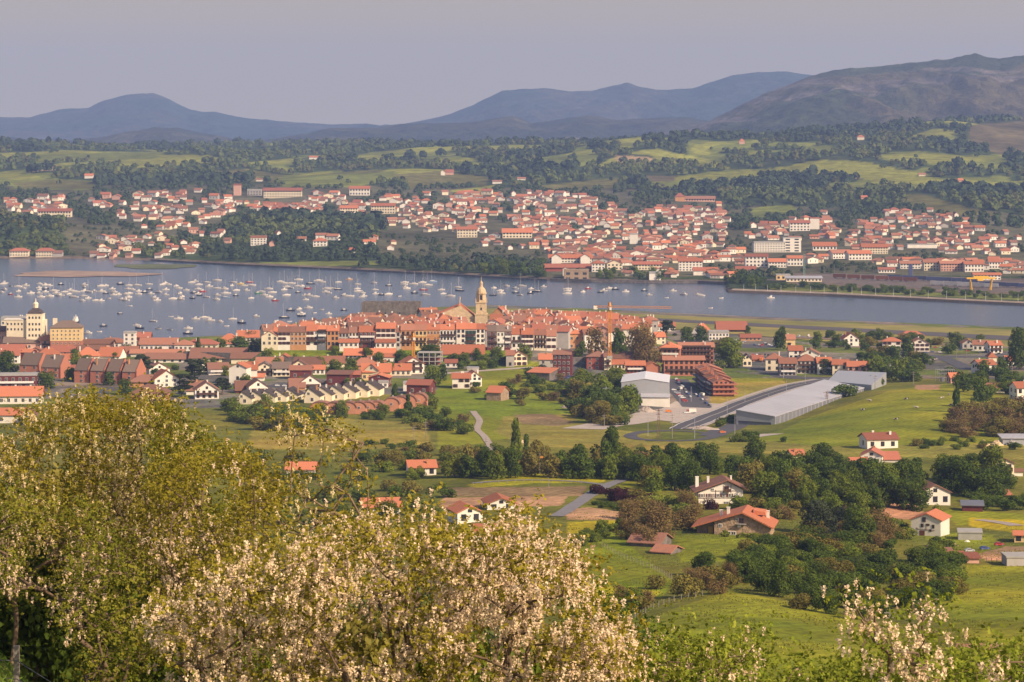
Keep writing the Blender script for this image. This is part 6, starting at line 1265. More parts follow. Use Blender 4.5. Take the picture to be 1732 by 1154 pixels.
# ------------------------------------------------------------------ the far town
def farhouse_mb(w, d, h, rh, kind, bw, br):
    k = wall_mb(kind, w, d, h, rh); q = roof_mb(kind, w, d, h, rh, .5, .25); return k, q
BIG = [  # px, base row, w, h, rh, d, roof, rot, wall, roof tile, windows, label, category
 (478, 335, 64, 13, 4, 10, 'E', 0, C, RD, (14, 3), 'long cream apartment row on the far ridge', 'apartment block'),
 (401, 331, 12, 17, 3, 10, 'F', 0, PK, RD, (2, 4), 'slim tower block with red top on the far ridge', 'tower block'),
 (430, 331, 24, 8, 3, 10, 'F', 0, GW, M_CONC, (5, 2), 'grey building right of the slim tower block', 'building'),
 (92, 368, 56, 11, 4, 10, 'E', 0, C, RD, (12, 2), 'long cream block with red roof behind the wooded knoll', 'apartment block'),
 (590, 364, 30, 12, 4, 10, 'E', 0, C, OR, (7, 3), 'cream flats with orange roof in the far town centre', 'apartment block'),
 (648, 362, 40, 14, 4, 10, 'E', 0, C, OR, (9, 3), 'larger cream flats right of the cream orange roofed ones', 'apartment block'),
 (608, 331, 34, 12, 4, 10, 'E', 0, W, OR, (7, 2), 'white flats high up in the far town', 'apartment block'),
 (790, 402, 34, 14, 4, 10, 'E', 0, C, OR, (7, 3), 'cream flats stepping down the slope of the far town', 'apartment block'),
 (875, 403, 50, 10, 6, 12, 'E', 0, C, OR, (9, 2), 'broad orange roofed flats below the villas', 'apartment block'),
 (437, 415, 26, 12, 4, 10, 'F', 0, W, MX, (5, 3), 'white mansion standing alone on the wooded shore', 'mansion'),
 (541, 417, 23, 9, 5, 10, 'H', 0, W, OR, (4, 2), 'smaller white mansion right of the lone mansion', 'mansion'),
 (32, 434, 32, 9, 5, 10, 'H', 0, C, RD, (7, 2), 'left one of the two cream shore hotels', 'hotel'),
 (76, 435, 31, 10, 5, 10, 'H', 0, C, RD, (7, 2), 'right one of the two cream shore hotels', 'hotel'),
 (97, 434, 16, 6, 4, 8, 'E', 0, GW, BN, (3, 1), 'grey annex of the right shore hotel', 'annex'),
 (965, 445, 72, 9, 5, 10, 'E', 0, W, OR, (14, 2), 'long white waterfront row with three gables', 'row house'),
 (941, 446, 16, 11, 5, 10, 'G', 0, W, OR, (2, 2), 'left gable of the long white waterfront row', 'row house'),
 (990, 446, 16, 11, 5, 10, 'G', 0, W, OR, (2, 2), 'right gable of the long white waterfront row', 'row house'),
 (962, 459, 80, 7, 5, 10, 'E', 0, M_BRICKR, RD, None, 'long dark red roof below the white waterfront row', 'building'),
 (975, 476, 42, 17, 3, 14, 'F', 0, M_STONE, M_STONE, (3, 2), 'square stone bastion standing in the water edge', 'bastion'),
 (957, 467, 10, 12, 3, 6, 'G', 0, W, OR, (1, 2), 'narrow white house against the stone bastion', 'house'),
 (1012, 460, 22, 14, 5, 10, 'H', 0, W, OR, (4, 3), 'white house with red roof right of the bastion', 'house'),
 (1040, 457, 26, 11, 6, 10, 'G', 0, C, OR, (4, 2), 'cream gabled hotel behind the shore trees', 'hotel'),
 (1108, 476, 20, 13, 3, 8, 'F', 0, W, M_CONC, (2, 2), 'white boat house with small tower on the sea wall', 'boat house'),
 (1110, 462, 9, 7, 3, 6, 'H', 0, W, RD, None, 'little turret house over the white boat house', 'house'),
 (1095, 457, 50, 10, 4, 10, 'E', 0, C, RD, (10, 2), 'long cream hotel with balconies on the far waterfront', 'hotel'),
 (1168, 459, 40, 17, 5, 12, 'E', 0, W, OR, (7, 4), 'tall white flats with red stair strips on the far waterfront', 'apartment block'),
 (1183, 466, 20, 8, 5, 10, 'E', 0, W, RD, (4, 1), 'low white house before the tall white flats', 'house'),
 (1280, 452, 38, 18, 4, 12, 'E', 0, W, RD, (6, 3), 'big white block with brown red roof by the station', 'apartment block'),
 (1315, 453, 30, 10, 5, 12, 'E', 0, W, OR, (6, 2), 'white block right of the big white block', 'apartment block'),
 (1345, 450, 26, 13, 4, 10, 'E', 0, W, OR, (5, 2), 'white end block next to the railway yard', 'apartment block'),
 (1262, 463, 34, 7, 5, 10, 'E', 0, C, RD, (7, 1), 'low cream block below the big white block', 'building'),
 (1302, 427, 54, 16, 2, 12, 'F', 4, W, M_CONC, (12, 4), 'wide white flat roofed slab above the far town', 'office block'),
 (1340, 427, 30, 24, 1, 12, 'F', 0, W, M_CONC, (2, 5), 'windowed tall end of the white flat roofed slab', 'office block'),
 (1353, 391, 34, 14, 4, 12, 'E', 0, W, RD, (6, 3), 'white tower flats with red roof on the hill edge', 'apartment block'),
 (1378, 388, 16, 18, 2, 12, 'F', 0, W, RD, (3, 4), 'tall white end of the hill edge flats', 'apartment block'),
 (1395, 424, 40, 8, 6, 12, 'E', 0, W, OR, (7, 1), 'white hall with orange roof behind the railway', 'hall'),
 (1480, 430, 44, 12, 5, 12, 'E', 0, C, OR, (10, 3), 'cream flats with orange roof over the railway', 'apartment block'),
 (1425, 438, 36, 10, 5, 12, 'E', 20, W, MX, (7, 2), 'white station street row left of the cream flats', 'row house'),
 (1455, 440, 40, 11, 5, 12, 'E', 10, W, OR, (7, 2), 'white row right of the station street', 'row house'),
 (1578, 458, 30, 14, 4, 12, 'E', 0, C, MX, (6, 3), 'cream flats left of the pink ones by the yard', 'apartment block'),
 (1612, 459, 42, 13, 4, 12, 'E', 0, PK, MX, (9, 3), 'pink flats with balconies above the railway yard', 'apartment block'),
 (1648, 460, 32, 13, 4, 12, 'E', 0, W, OR, (6, 2), 'white flats right of the pink ones', 'apartment block'),
 (1685, 455, 24, 12, 5, 12, 'E', 0, W, OR, (5, 2), 'white block above the yellow gantry', 'apartment block'),
 (1540, 455, 34, 9, 4, 12, 'E', 0, W, MX, (7, 2), 'white block left of the cream yard flats', 'apartment block'),
 (1500, 462, 28, 6, 3, 8, 'E', 0, W, RD, (6, 1), 'low white signal building with red roof in the yard', 'railway building'),
 (1560, 420, 50, 6, 1, 10, 'F', 0, W, M_CONC, None, 'long low white wall building in the far right town', 'hall'),
 (1670, 474, 46, 9, 3, 8, 'E', 0, W, OR, (8, 2), 'white yard office behind the yellow gantry', 'railway building'),
 (1360, 477, 60, 6, 3, 8, 'S', 0, C, M_METROOF, (10, 1), 'long low boat club with pale green roof on the quay', 'boat club'),
 (1325, 474, 24, 8, 2, 8, 'F', 0, YL, M_CONC, (3, 1), 'yellow stepped end of the long boat club', 'boat club'),
 (1150, 341, 16, 8, 6, 10, 'H', 0, OW, RD, (3, 1), 'red roofed house left of the long wooden row', 'house'),
 (1182, 341, 54, 5, 4, 10, 'E', 0, PK, BN, (12, 1), 'long row of brown roofed houses under the wood', 'row house'),
 (1072, 413, 14, 16, 2, 6, 'F', 0, W, M_CONC, (1, 1), 'white church tower in the far town', 'church tower'),
 (760, 296, 14, 5, 4, 9, 'E', 0, PK, RD, (3, 1), 'farm with red roof alone on the dark wooded hill', 'farmhouse'),
 (749, 297, 7, 6, 3, 7, 'G', 0, W, MX, None, 'small white farm left of the red roofed hill farm', 'farmhouse'),
 (841, 311, 16, 4, 2, 8, 'E', 0, W, MX, (4, 1), 'white farm buildings beside the pale hill field', 'farmhouse'),
 (882, 305, 14, 3, 2, 8, 'E', 0, W, MX, None, 'low white farm on the crest of the pale field', 'farmhouse'),
 (1255, 244, 9, 5, 4, 8, 'H', 0, PK, OR, (2, 1), 'small villa alone on the wooded skyline', 'villa'),
 (1456, 237, 12, 5, 3, 8, 'H', 0, C, OR, (3, 1), 'cream villa on the right skyline hill', 'villa'),
 (530, 270, 14, 4, 2, 8, 'E', 0, W, OR, (4, 1), 'white farm on the far left hill crest', 'farmhouse'),
 (150, 302, 14, 5, 3, 8, 'E', 0, W, OR, (3, 1), 'white farm beside the brown hill field', 'farmhouse'),
 (438, 307, 10, 3, 2, 8, 'E', 0, W, MX, None, 'tiny white farm right above the long apartment row', 'farmhouse'),
 (1560, 298, 12, 3, 2, 8, 'E', 0, C, MX, None, 'lone farm deep in the right hand woods', 'farmhouse'),
 (1625, 308, 8, 3, 3, 7, 'E', 0, PK, OR, None, 'little orange farm on the right wooded slope', 'farmhouse'),
 (1510, 388, 9, 4, 3, 8, 'E', 0, W, OR, None, 'white house at the edge of the far wood', 'house'),
 (1462, 337, 10, 3, 3, 8, 'E', 0, PK, OR, None, 'orange roof alone in the dark far wood', 'house')]
for (px, py, w, h, rh, d, rt, ro, wl, rf, wn, lab, cat) in BIG:
    nwn = wn; r_, wl_, rf_, dm = house(px, py, w, h, rh, d=d, roof=rt, rot=ro, wall=wl, rf=rf, win=None, label=lab, cat=cat, name=cat.replace(' ', '_'), fn=zf, chim=0)
    if wn and w > 20:      # far windows: one mesh row on each storey
        W_, D_, H_, RH_ = dm
        for j in range(wn[1]):
            b = MB(); fh = H_/wn[1]
            for i in range(wn[0]):
                xx = (i+.5)/wn[0]*W_-W_/2; ww = W_/wn[0]*.24; b.box(xx-ww, xx+ww, -D_/2-.06, -D_/2+.02, j*fh+fh*.3, j*fh+fh*.78)
            b.build('glazing', M_GLASS, r_)
ZONES = [
 ([(-20, 342), (115, 335), (115, 366), (-20, 366)], 26, 'above the sandbank', 1),
 ([(150, 338), (300, 325), (425, 325), (425, 352), (330, 384), (250, 392), (165, 350)], 66, 'on the far left slope', 2),
 ([(425, 338), (520, 336), (520, 360), (425, 358)], 20, 'under the long apartment row', 3),
 ([(520, 330), (640, 328), (700, 340), (820, 360), (820, 402), (700, 392), (620, 372), (520, 362)], 88, 'in the far town middle', 4),
 ([(700, 330), (880, 328), (960, 330), (1040, 345), (1040, 390), (900, 396), (820, 360)], 108, 'on the central far slope', 5),
 ([(900, 380), (1160, 350), (1230, 372), (1250, 402), (1180, 425), (930, 430), (800, 422), (830, 402)], 120, 'above the far waterfront', 6),
 ([(935, 428), (1100, 405), (1250, 420), (1290, 440), (1250, 450), (1180, 446), (1050, 450), (940, 438)], 74, 'near the far waterfront', 7),
 ([(1040, 460), (1200, 462), (1260, 466), (1230, 472), (1060, 468)], 18, 'close to the sea wall', 8),
 ([(1100, 350), (1160, 346), (1235, 350), (1230, 372), (1130, 372)], 20, 'below the wooded hill', 9),
 ([(1250, 388), (1400, 362), (1420, 400), (1390, 412), (1260, 404)], 34, 'around the hill edge flats', 10),
 ([(1450, 378), (1520, 352), (1620, 362), (1640, 382), (1732, 402), (1800, 414), (1800, 438), (1500, 428), (1420, 424), (1440, 395)], 104, 'in the far right town', 11),
 ([(1350, 432), (1500, 440), (1700, 446), (1800, 452), (1800, 468), (1660, 462), (1520, 452), (1350, 446)], 50, 'above the railway yard', 12),
 ([(165, 405), (330, 402), (350, 436), (155, 438)], 26, 'by the wooded shore', 13),
 ([(205, 395), (320, 392), (600, 400), (690, 405), (680, 425), (560, 430), (300, 405)], 12, 'among the shore trees', 14)]
FARL = []; bigs = [(b[0], b[1], b[2]) for b in BIG]
for poly, n, where, sd_ in ZONES:
    n = int(n*1.35); rg = random.Random(sd_*37); xs = [p[0] for p in poly]; ys = [p[1] for p in poly]; k = 0; t_ = 0; mine = []
    while k < n and t_ < n*80:
        t_ += 1; x = rg.uniform(min(xs), max(xs)); y = rg.uniform(min(ys), max(ys))
        if not inpoly(x, y, poly): continue
        if any(abs(x-a) < (w+10)*.5 and -3 < y-b < 14 for a, b, w in bigs): continue
        if any(abs(x-a)/8 + abs(y-b)/2.8 < 1 for a, b, *_ in FARL): continue
        Yx = GF(x, y); w = rg.choice([rg.uniform(8, 12), rg.uniform(10, 16), rg.uniform(14, 22)])*(1.0 if y > 400 else .86) * (1.1 if sd_ in (7, 8, 12) else 1)
        FARL.append((x, y, w, where, Yx, sd_)); k += 1
FARL.sort(key=lambda a: -a[2]); solo = sorted(FARL[:290], key=lambda a: a[0]); rest = FARL[290:]
rg = random.Random(99)
def farspec():
    return rg.choice([W, W, W, C, W, PK, C, GW]), rg.choice([OR, OR, MX, MX, RD, BN, MX, BN]), rg.choice(['E', 'E', 'G', 'H', 'E'])
for x, y, w, where, Yx, sd_ in solo:
    wl, rf, k = farspec(); s = Yx/F; W_ = w*s; D_ = rg.uniform(6, 9); H_ = rg.uniform(3.6, 7.6)*(1.2 if sd_ in (7, 12) else 1)*s*1.0; RH = rg.uniform(2.4, 3.8)*s
    root = empty('hillside_house', ((x-CX)*s, Yx+D_/2, HC-(y-YH)*s), R(rg.uniform(-28, 28)))
    wall_mb(k, W_, D_, H_, RH).build('wall', wl, root); roof_mb(k, W_, D_, H_, RH, .55, .3).build('roof', rf, root)
    b = MB(); nw = rg.choice([2, 3, 3])
    for i in range(nw):
        xx = (i+.5)/nw*W_-W_/2; b.box(xx-.32, xx+.32, -D_/2-.05, -D_/2+.02, H_*.3, H_*.72)
    b.build('glazing', M_GLASS, root)
    tag(root, None, 'house', 'houses of the far town'); queue_label(root, f'{WN[wl.name]} house with {RN[rf.name]} roof', where, x)
mbs = {}
for x, y, w, where, Yx, sd_ in rest:
    wl, rf, k = farspec(); s = Yx/F; W_ = w*s; D_ = rg.uniform(6, 8.5); H_ = rg.uniform(4, 6)*s; RH = rg.uniform(2.4, 3.6)*s; M_ = Matrix.Translation(((x-CX)*s, Yx+D_/2, HC-(y-YH)*s)) @ Matrix.Rotation(R(rg.uniform(-28, 28)), 4, 'Z')
    for part, m in ((wall_mb(k, W_, D_, H_, RH), wl), (roof_mb(k, W_, D_, H_, RH, .55, .3), rf)):
        b = mbs.setdefault('all', (MB(), [])); 
        if m not in b[1]: b[1].append(m)
        b[0].add([M_ @ Vector(v) for v in part.v], part.f, b[1].index(m))
o = mbs['all'][0].build('distant_houses', mbs['all'][1]); tag(o, kind='stuff')
# railway yard: tracks, wagons, masts, yellow gantry
M_RAILB = mat('ballast', (.15, .115, .095), rand=False, nscale=.15, namp=.3); M_RAIL = mat('rail_steel', (.30, .25, .22), rough=.5, rand=False)
def yard_line(px0, r0, px1, r1, w, m, name, lift): ribbon(name, [(px0, r0), ((px0+px1)/2, (r0+r1)/2), (px1, r1)], w, m, lift, fn=zf, solver=GF)
ribbon('ballast_bed', [(1350, 468), (1450, 472), (1600, 480), (1800, 490)], 120, M_RAILB, .12, fn=zf, solver=GF, nx=10)
for i in range(9): yard_line(1370+i*8, 462+i*2.4, 1800, 475+i*2.9, 1.1, M_RAIL, 'railway_track', .25)
WAG = []
M_WBLUE = mat('wagon_blue', (.05, .06, .14), rough=.6, var=.3); M_WRED = mat('wagon_rust', (.16, .06, .035), rough=.7, var=.3); M_WGREY = mat('wagon_grey', (.25, .25, .27), rough=.6, var=.3)
def wagon(px, py, m, rot, ln_=10.5, label=None):
    Y = GF(px, py); s = Y/F; r = empty('freight_wagon', ((px-CX)*s, Y, gzf((px-CX)*s, Y)+.3), rot)
    MB().box(-ln_/2, ln_/2, -1.3, 1.3, .9, 3.3).box(-ln_/2+.1, ln_/2-.1, -1.1, 1.1, 3.3, 3.6).build('body', m, r); b = MB()
    for q in (-.4, -.28, .28, .4): 
        for sd2 in (-1, 1): b.box(q*ln_-.4, q*ln_+.4, sd2*1.0-.1, sd2*1.0+.1, 0, .88)
    b.build('bogies', M_METDARK, r); tag(r, None, 'wagon', 'wagons in the railway yard'); queue_label(r, {M_WBLUE: 'dark blue', M_WRED: 'rusty', M_WGREY: 'grey'}[m] + ' freight wagon', 'in the far railway yard', px)
for i in range(7): wagon(1512+i*22, 473.5+i*1.0, M_WBLUE, R(-17))
for i in range(6): wagon(1420+i*24, 471.5+i*1.2, M_WRED, R(-17))
for i in range(4): wagon(1668+i*22, 485+i*1.1, M_WBLUE, R(-17))
for i in range(5): wagon(1585+i*23, 484+i*1.0, M_WGREY, R(-17))
def pole(name, px, r0, r1, rad, m, label, cat, fn=zn, arm=None, where=None, parts=True, Y=None):
    Y = Y or (GY(px, r0) if fn is zn else GF(px, r0)); s = Y/F; r = empty(name, ((px-CX)*s, Y, float(fn(np.array([(px-CX)*s]), np.array([Y]))[0]))); h = (r0-r1)*s
    MB().tube([(0, 0, -.5), (0, 0, h)], [rad, rad*.6], 6).build('post', m, r)
    if arm == 'cross': MB().box(-.9, .9, -.06, .06, h-.7, h-.58).box(-.6, .6, -.06, .06, h-1.5, h-1.38).build('crossarm', m, r)
    if arm == 'lamp': MB().tube([(0, 0, h-.1), (0, -.5, h+.05), (0, -1.1, h+.1)], .05, 5).build('bracket', m, r); MB().box(-.14, .14, -1.5, -.95, h, h+.14).build('lamp_head', M_METROOF, r)
    if arm == 'mast': MB().box(-.05, .05, -2.2, 0, h-.9, h-.8).build('bracket', m, r)
    tag(r, label, cat)
    if not label: queue_label(r, {'mast': 'overhead line mast', 'lamp': 'street lamp', 'cross': 'power pole', None: 'pale pole'}[arm], where, px)
for i in range(22): pole('line_mast', 1395+i*16.5, 463+i*1.15, 446+i*1.15, .14, M_METDARK, None, 'mast', zf, 'mast', 'over the railway yard')
for i, x in enumerate([1258, 1278, 1298, 1321, 1346, 1371, 1394, 1417, 1441, 1457, 1481, 1511, 1540, 1570, 1601, 1633, 1667, 1694, 1722]): pole('quay_lamp', x, np.interp(x, [1232, 1400, 1732], [492, 497.5, 511.5]), np.interp(x, [1232, 1400, 1732], [481, 485, 498]), .12, M_FRAME, None, 'street lamp', zf, 'lamp', 'on the long quay')
Y = GF(1659, 491); s = Y/F; r = empty('gantry_crane', ((1659-CX)*s, Y, HC-(491-YH)*s), R(6))
MB().box(-25*s, 25*s, -1.2, 1.2, 19*s, 21.6*s).build('girder', M_GANTRY, r); MB().box(-3, 1.5, -1.6, 1.6, 16*s, 18.9*s).build('trolley', M_GANTRY, r)
for q in (-1, 1): MB().tube([(q*19*s-1.3*q, -1.8, 0), (q*19*s, -.6, 19*s-.02)], .5, 4).tube([(q*19*s-1.3*q, 1.8, 0), (q*19*s, .6, 19*s-.02)], .5, 4).build('leg', M_GANTRY, r)
MB().box(-6, 6, -1.0, 1.0, 21.62*s, 24*s).build('machine_house', M_GANTRY, r); tag(r, 'yellow gantry crane straddling the far railway yard', 'crane')
MB().box(-1.5, 1.5, -1.5, 1.5, -1, 9).build('blue_tower', M_WBLUE)
o = bpy.data.objects['blue_tower']; Y = GF(1540, 466); o.location = ((1540-CX)*Y/F, Y, gzf((1540-CX)*Y/F, Y)); o.name = 'water_tower'; tag(o, 'narrow blue tower in the railway yard', 'tower')
Y = GF(1360, 470); s = Y/F; r = empty('lattice_mast', ((1360-CX)*s, Y, gzf((1360-CX)*s, Y))); b = MB(); lattice(b, (0, 0, 0), (0, 0, 40*s), 1.3, 14, .1); b.build('tower', mat('mast_green', (.25, .36, .30)), r); tag(r, 'pale green lattice mast behind the boat club', 'mast')
for (x, y, t_) in ((1069, 285, 255), (1692, 240, 225)): pass
fill([BD, BD, BM], [(1290, 484), (1500, 490), (1732, 500), (1732, 508), (1500, 497), (1290, 489)], 46, (13, 19), (.6, .8), 'in the row behind the quay', 'bushes behind the quay', .55, 50, fn=zf)
fill([DK, MD, BD], [(1190, 468), (1230, 466), (1300, 480), (1270, 488), (1225, 478)], 10, (14, 24), (.7, 1.0), 'at the root of the quay', 'trees on the far waterfront', .6, 51, fn=zf)
fill([DK, MD, BD], [(830, 452), (925, 455), (925, 470), (800, 462)], 18, (16, 26), (.7, 1.0), 'on the shore left of the bastion', 'trees on the far waterfront', .6, 52, fn=zf)
fill([DK, MD, BD], [(1000, 466), (1060, 462), (1160, 470), (1160, 475), (1000, 474)], 12, (11, 20), (.8, 1.1), 'before the far waterfront houses', 'trees on the far waterfront', .7, 53, fn=zf)

# ------------------------------------------------------------------ boats
HULL = {'w': mat('hull_white', (.60, .56, .51), rough=.5, var=.08, namp=.04), 'd': mat('hull_navy', (.03, .035, .06), rough=.4, var=.2), 'r': mat('hull_red', (.38, .04, .035), rough=.4), 't': mat('hull_tan', (.50, .30, .15), rough=.5), 'g': mat('hull_green', (.08, .26, .12), rough=.5), 'b': mat('hull_pale_blue', (.24, .34, .48), rough=.5), 'y': mat('hull_yellow', (.60, .42, .06), rough=.5)}
HN = {'w': 'white', 'd': 'dark', 'r': 'red', 't': 'tan', 'g': 'green', 'b': 'pale blue', 'y': 'yellow'}
M_DECK = mat('deck_cream', (.60, .55, .46), rough=.6); M_MAST = mat('mast_alloy', (.62, .58, .55), rough=.4); M_CANV = mat('sail_cover', (.12, .13, .22), rough=.8, var=.5)
def hull_mesh(L_, B, H_, m):
    V = []; st = [(-.5, .72, 1.0), (-.25, .95, .95), (0, 1, .95), (.25, .78, 1.05), (.42, .36, 1.2), (.5, .02, 1.3)]
    for x, bw, hh in st:
        y = B/2*bw; V += [(x*L_, -y, H_*hh), (x*L_*(.96 if x > 0 else 1), -y*.72, -.15), (x*L_*(.96 if x > 0 else 1), y*.72, -.15), (x*L_, y, H_*hh)]
    F_ = [(0, 1, 2, 3)]
    for i in range(len(st)-1):
        a = i*4
        for k in range(3): F_.append((a+k, a+4+k, a+5+k, a+1+k))
        F_.append((a+3, a+7, a+4, a))
    e = (len(st)-1)*4; F_.append((e+3, e+2, e+1, e)); b = MB(); b.add(V, F_); return b.mesh('hull', m)
BM_ = {}
def boat_parts(kind, c):
    k = (kind, c)
    if k in BM_: return BM_[k]
    out = []
    if kind == 's':
        out.append(('hull', hull_mesh(8.0, 2.5, .85, HULL[c]))); out.append(('cabin', MB().box(-1.6, 1.9, -.7, .7, .8, 1.35).box(-2.6, -1.7, -.5, .5, .8, 1.0).mesh('cabin', M_DECK if c != 'w' else HULL['w'])))
        out.append(('mast', MB().tube([(.6, 0, .9), (.6, 0, 10.8)], [.085, .05], 5).tube([(.6, 0, 10.6), (3.9, 0, 1.1)], .018, 3).tube([(.6, 0, 10.6), (-3.8, 0, 1.0)], .018, 3).tube([(.6, -.5, 6.4), (.6, .5, 6.4)], .03, 4).mesh('mast', M_MAST)))
        out.append(('boom', MB().tube([(.5, 0, 2.0), (-2.9, 0, 2.0)], [.17, .12], 6).mesh('boom', M_CANV)))
    elif kind == 'm':
        out.append(('hull', hull_mesh(6.4, 2.3, .85, HULL[c]))); b = MB(); b.box(-.8, 1.3, -.8, .8, .8, 1.55).box(-1.0, .5, -.75, .75, 1.5, 2.1); out.append(('cabin', b.mesh('cabin', HULL['w'])))
        out.append(('windscreen', MB().box(.5, .56, -.7, .7, 1.56, 1.95).box(-.9, .45, -.77, -.752, 1.65, 1.95).mesh('windscreen', M_GLASS)))
    elif kind == 'o':
        out.append(('hull', hull_mesh(4.4, 1.7, .6, HULL[c]))); out.append(('cover', MB().box(-1.7, .9, -.6, .6, .58, .82).mesh('cover', M_CANV if c == 'w' else M_DECK)))
        out.append(('outboard_motor', MB().box(-2.5, -2.22, -.15, .15, .2, 1.0).mesh('outboard_motor', M_METDARK)))
    BM_[k] = out; return out
NB = {'s': ('sailing_boat', 'sailing boat'), 'm': ('motor_boat', 'motor boat'), 'o': ('rowing_boat', 'open boat')}
brg = random.Random(5); ALLB = []
def boat(px, py, kind, c='w', sc=None, label=None):
    Y = F*HC/(py-YH); s = Y/F; r = empty(NB[kind][0], ((px-CX)*s, Y, -.05), R(brg.choice([0, 180]) + brg.gauss(8, 22))); k = sc or brg.uniform(.70, .98); r.scale = (k, k, k*1.05)
    for n, me in boat_parts(kind, c): link(n, me, r)
    zn_ = ('off the sandbank' if px < 240 else 'in the dense anchorage' if px < 470 else 'beyond the castle' if px < 720 else 'left of the bell tower' if px < 812 else 'right of the bell tower') if py < 522 else 'in the near anchorage'
    if px > 960: zn_ = 'off the far waterfront'
    tag(r, label, NB[kind][1], 'boats moored in the bay'); 
    if not label: queue_label(r, f'{HN[c]} {NB[kind][1]}', 'moored ' + zn_, px)
    ALLB.append(r)
Z1 = "30,195m 30,240m 12,258m 70,215o 70,272mr 125,218s 125,250m 160,230m 178,212m 125,290m 210,265m 270,200m 268,240m 265,265m 280,290m 310,235md 310,255m 340,212m 370,248s 340,285m 385,265m 415,205md 400,280m 440,255s 470,270s 500,290s 480,245m 575,208m 575,225m 575,250m 570,282s 600,298m 560,315m 640,250m 690,215s 720,212m 765,235m 775,257m 720,265md 740,298o 655,313s 690,315m 808,272m 820,203md 830,308m 880,210s 870,235m 900,240m 880,265s 875,292m 855,312m 935,210s 945,250m 945,270m 1015,203s 1018,240md 1030,268m 1080,258s 1125,195m 1150,205m 1130,240m 1130,275m 1055,298m 1070,312m 1180,302s 1200,215m 1220,230m 1270,243m 1225,265m 1240,288m 1230,305m 1320,262md 1350,268m 1380,252mr 1305,190s 1330,183m 1355,205s 1350,235m 1410,190s 1425,218m 1480,177s 1480,230s 1405,290s 1480,278m 1475,308m 1540,265s 1530,235m 1535,293sb 1590,190s 1580,212m 1610,245s 1605,280md 1640,200my 1665,212s 1700,188sr 1715,210s 1680,245m 1710,298s 885,350o 815,403od 598,537m 678,525o 1042,455s 930,483m 950,503md 1078,505o 1157,513o 1165,423o 1217,438m 1333,440m 1393,430s 1432,450m 1500,458m 1545,487o 1585,440s 1645,467md 1280,540md 1283,505m 705,488md"
Z2 = "40,205s 80,190s 100,210s 20,215mg 55,225m 85,235m 115,255mr 145,150s 170,160s 180,178s 165,195m 178,225s 200,185s 205,160s 245,140s 245,175s 240,210sd 295,188mr 310,162sd 355,145s 375,152m 395,208m 410,213m 400,190s 425,188s 465,153s 525,138mt 340,233s 285,250m 450,240m 497,227m 570,165s 570,190s 575,203s 598,213m 595,235m 660,157s 668,195s 670,218m 745,172sd 742,220s 803,230o 832,155s 835,183m 882,163s 885,213md 930,155s 935,195sr 945,222s 960,170s 985,150sb 1035,195s 1045,217s 1085,230s 1125,182s 1135,200sd 1360,200s 1365,215m 1325,185m 1320,225sd 1395,175m 1443,188m 1445,212md 1477,175s 1470,225s 1525,215md 1530,190m 1548,205sd 1568,205sd 1600,178m 200,310md 248,302m 260,330m 262,340md 300,295m 373,303o 335,322o 165,350sd 412,328m 495,308md 128,375m 195,370o 10,342m"
Z3 = "830,85s 830,122s 830,100m 950,108m 990,82mr 1090,110md 1115,98m 1155,80m 1205,88md 1285,105m"
Z4 = "590,158m 830,155m 710,175m 798,188o 685,153md 885,172m 955,172m 975,178m 1073,190o 1323,190m 1020,240o"
import re
for zs, sc_, ox, oy in ((Z1, 4.028, 0, 430), (Z2, 3.268, 430, 430), (Z3, 4.617, 780, 470), (Z4, 2.983, 860, 440)):
    for it in zs.split():
        m_ = re.match(r'(\d+),(\d+)([smo])(\w?)', it); boat(ox+int(m_[1])/sc_, oy+int(m_[2])/sc_+1, m_[3], m_[4] or 'w', None)
for i in range(26): boat(brg.uniform(-90, 420) if i < 16 else brg.uniform(420, 700), brg.uniform(480, 507), brg.choice('smm'), brg.choice('wwwwd'))
# tug with white superstructure
Y = F*HC/(547-YH); s = Y/F; r = empty('workboat', ((128-CX)*s, Y, -.05), R(70)); link('hull', hull_mesh(9.5, 3.2, 1.3, HULL['d']), r); MB().box(-2.2, 1.6, -1.1, 1.1, 1.2, 2.9).box(-.6, 1.2, -.9, .9, 2.9, 4.3).box(.0, .4, -.1, .1, 4.3, 5.6).build('wheelhouse', W, r); MB().tube([(-3, 0, 1.2), (-3, 0, 5)], .1, 5).build('mast', M_MAST, r); tag(r, 'dark hulled workboat with a tall white wheelhouse near the landing', 'workboat')
# small boats of the marina on the airfield creek
for i in range(22):
    px = 1352 + i*4.9 + brg.uniform(-1, 1); py = 571 + brg.uniform(-1.2, 2.2); Y = GY(px, py); s = Y/F; r = empty('moored_dinghy', ((px-CX)*s, Y, gz((px-CX)*s, Y)+.1), R(brg.uniform(60, 110))); k = .7; r.scale = (k, k, k)
    cc = brg.choice('wwbbd'); 
    for n, me in boat_parts('o' if i % 3 else 'm', cc): link(n, me, r)
    tag(r, None, 'dinghy', 'dinghies in the creek marina'); queue_label(r, f'{HN[cc]} dinghy', 'in the creek marina', px)

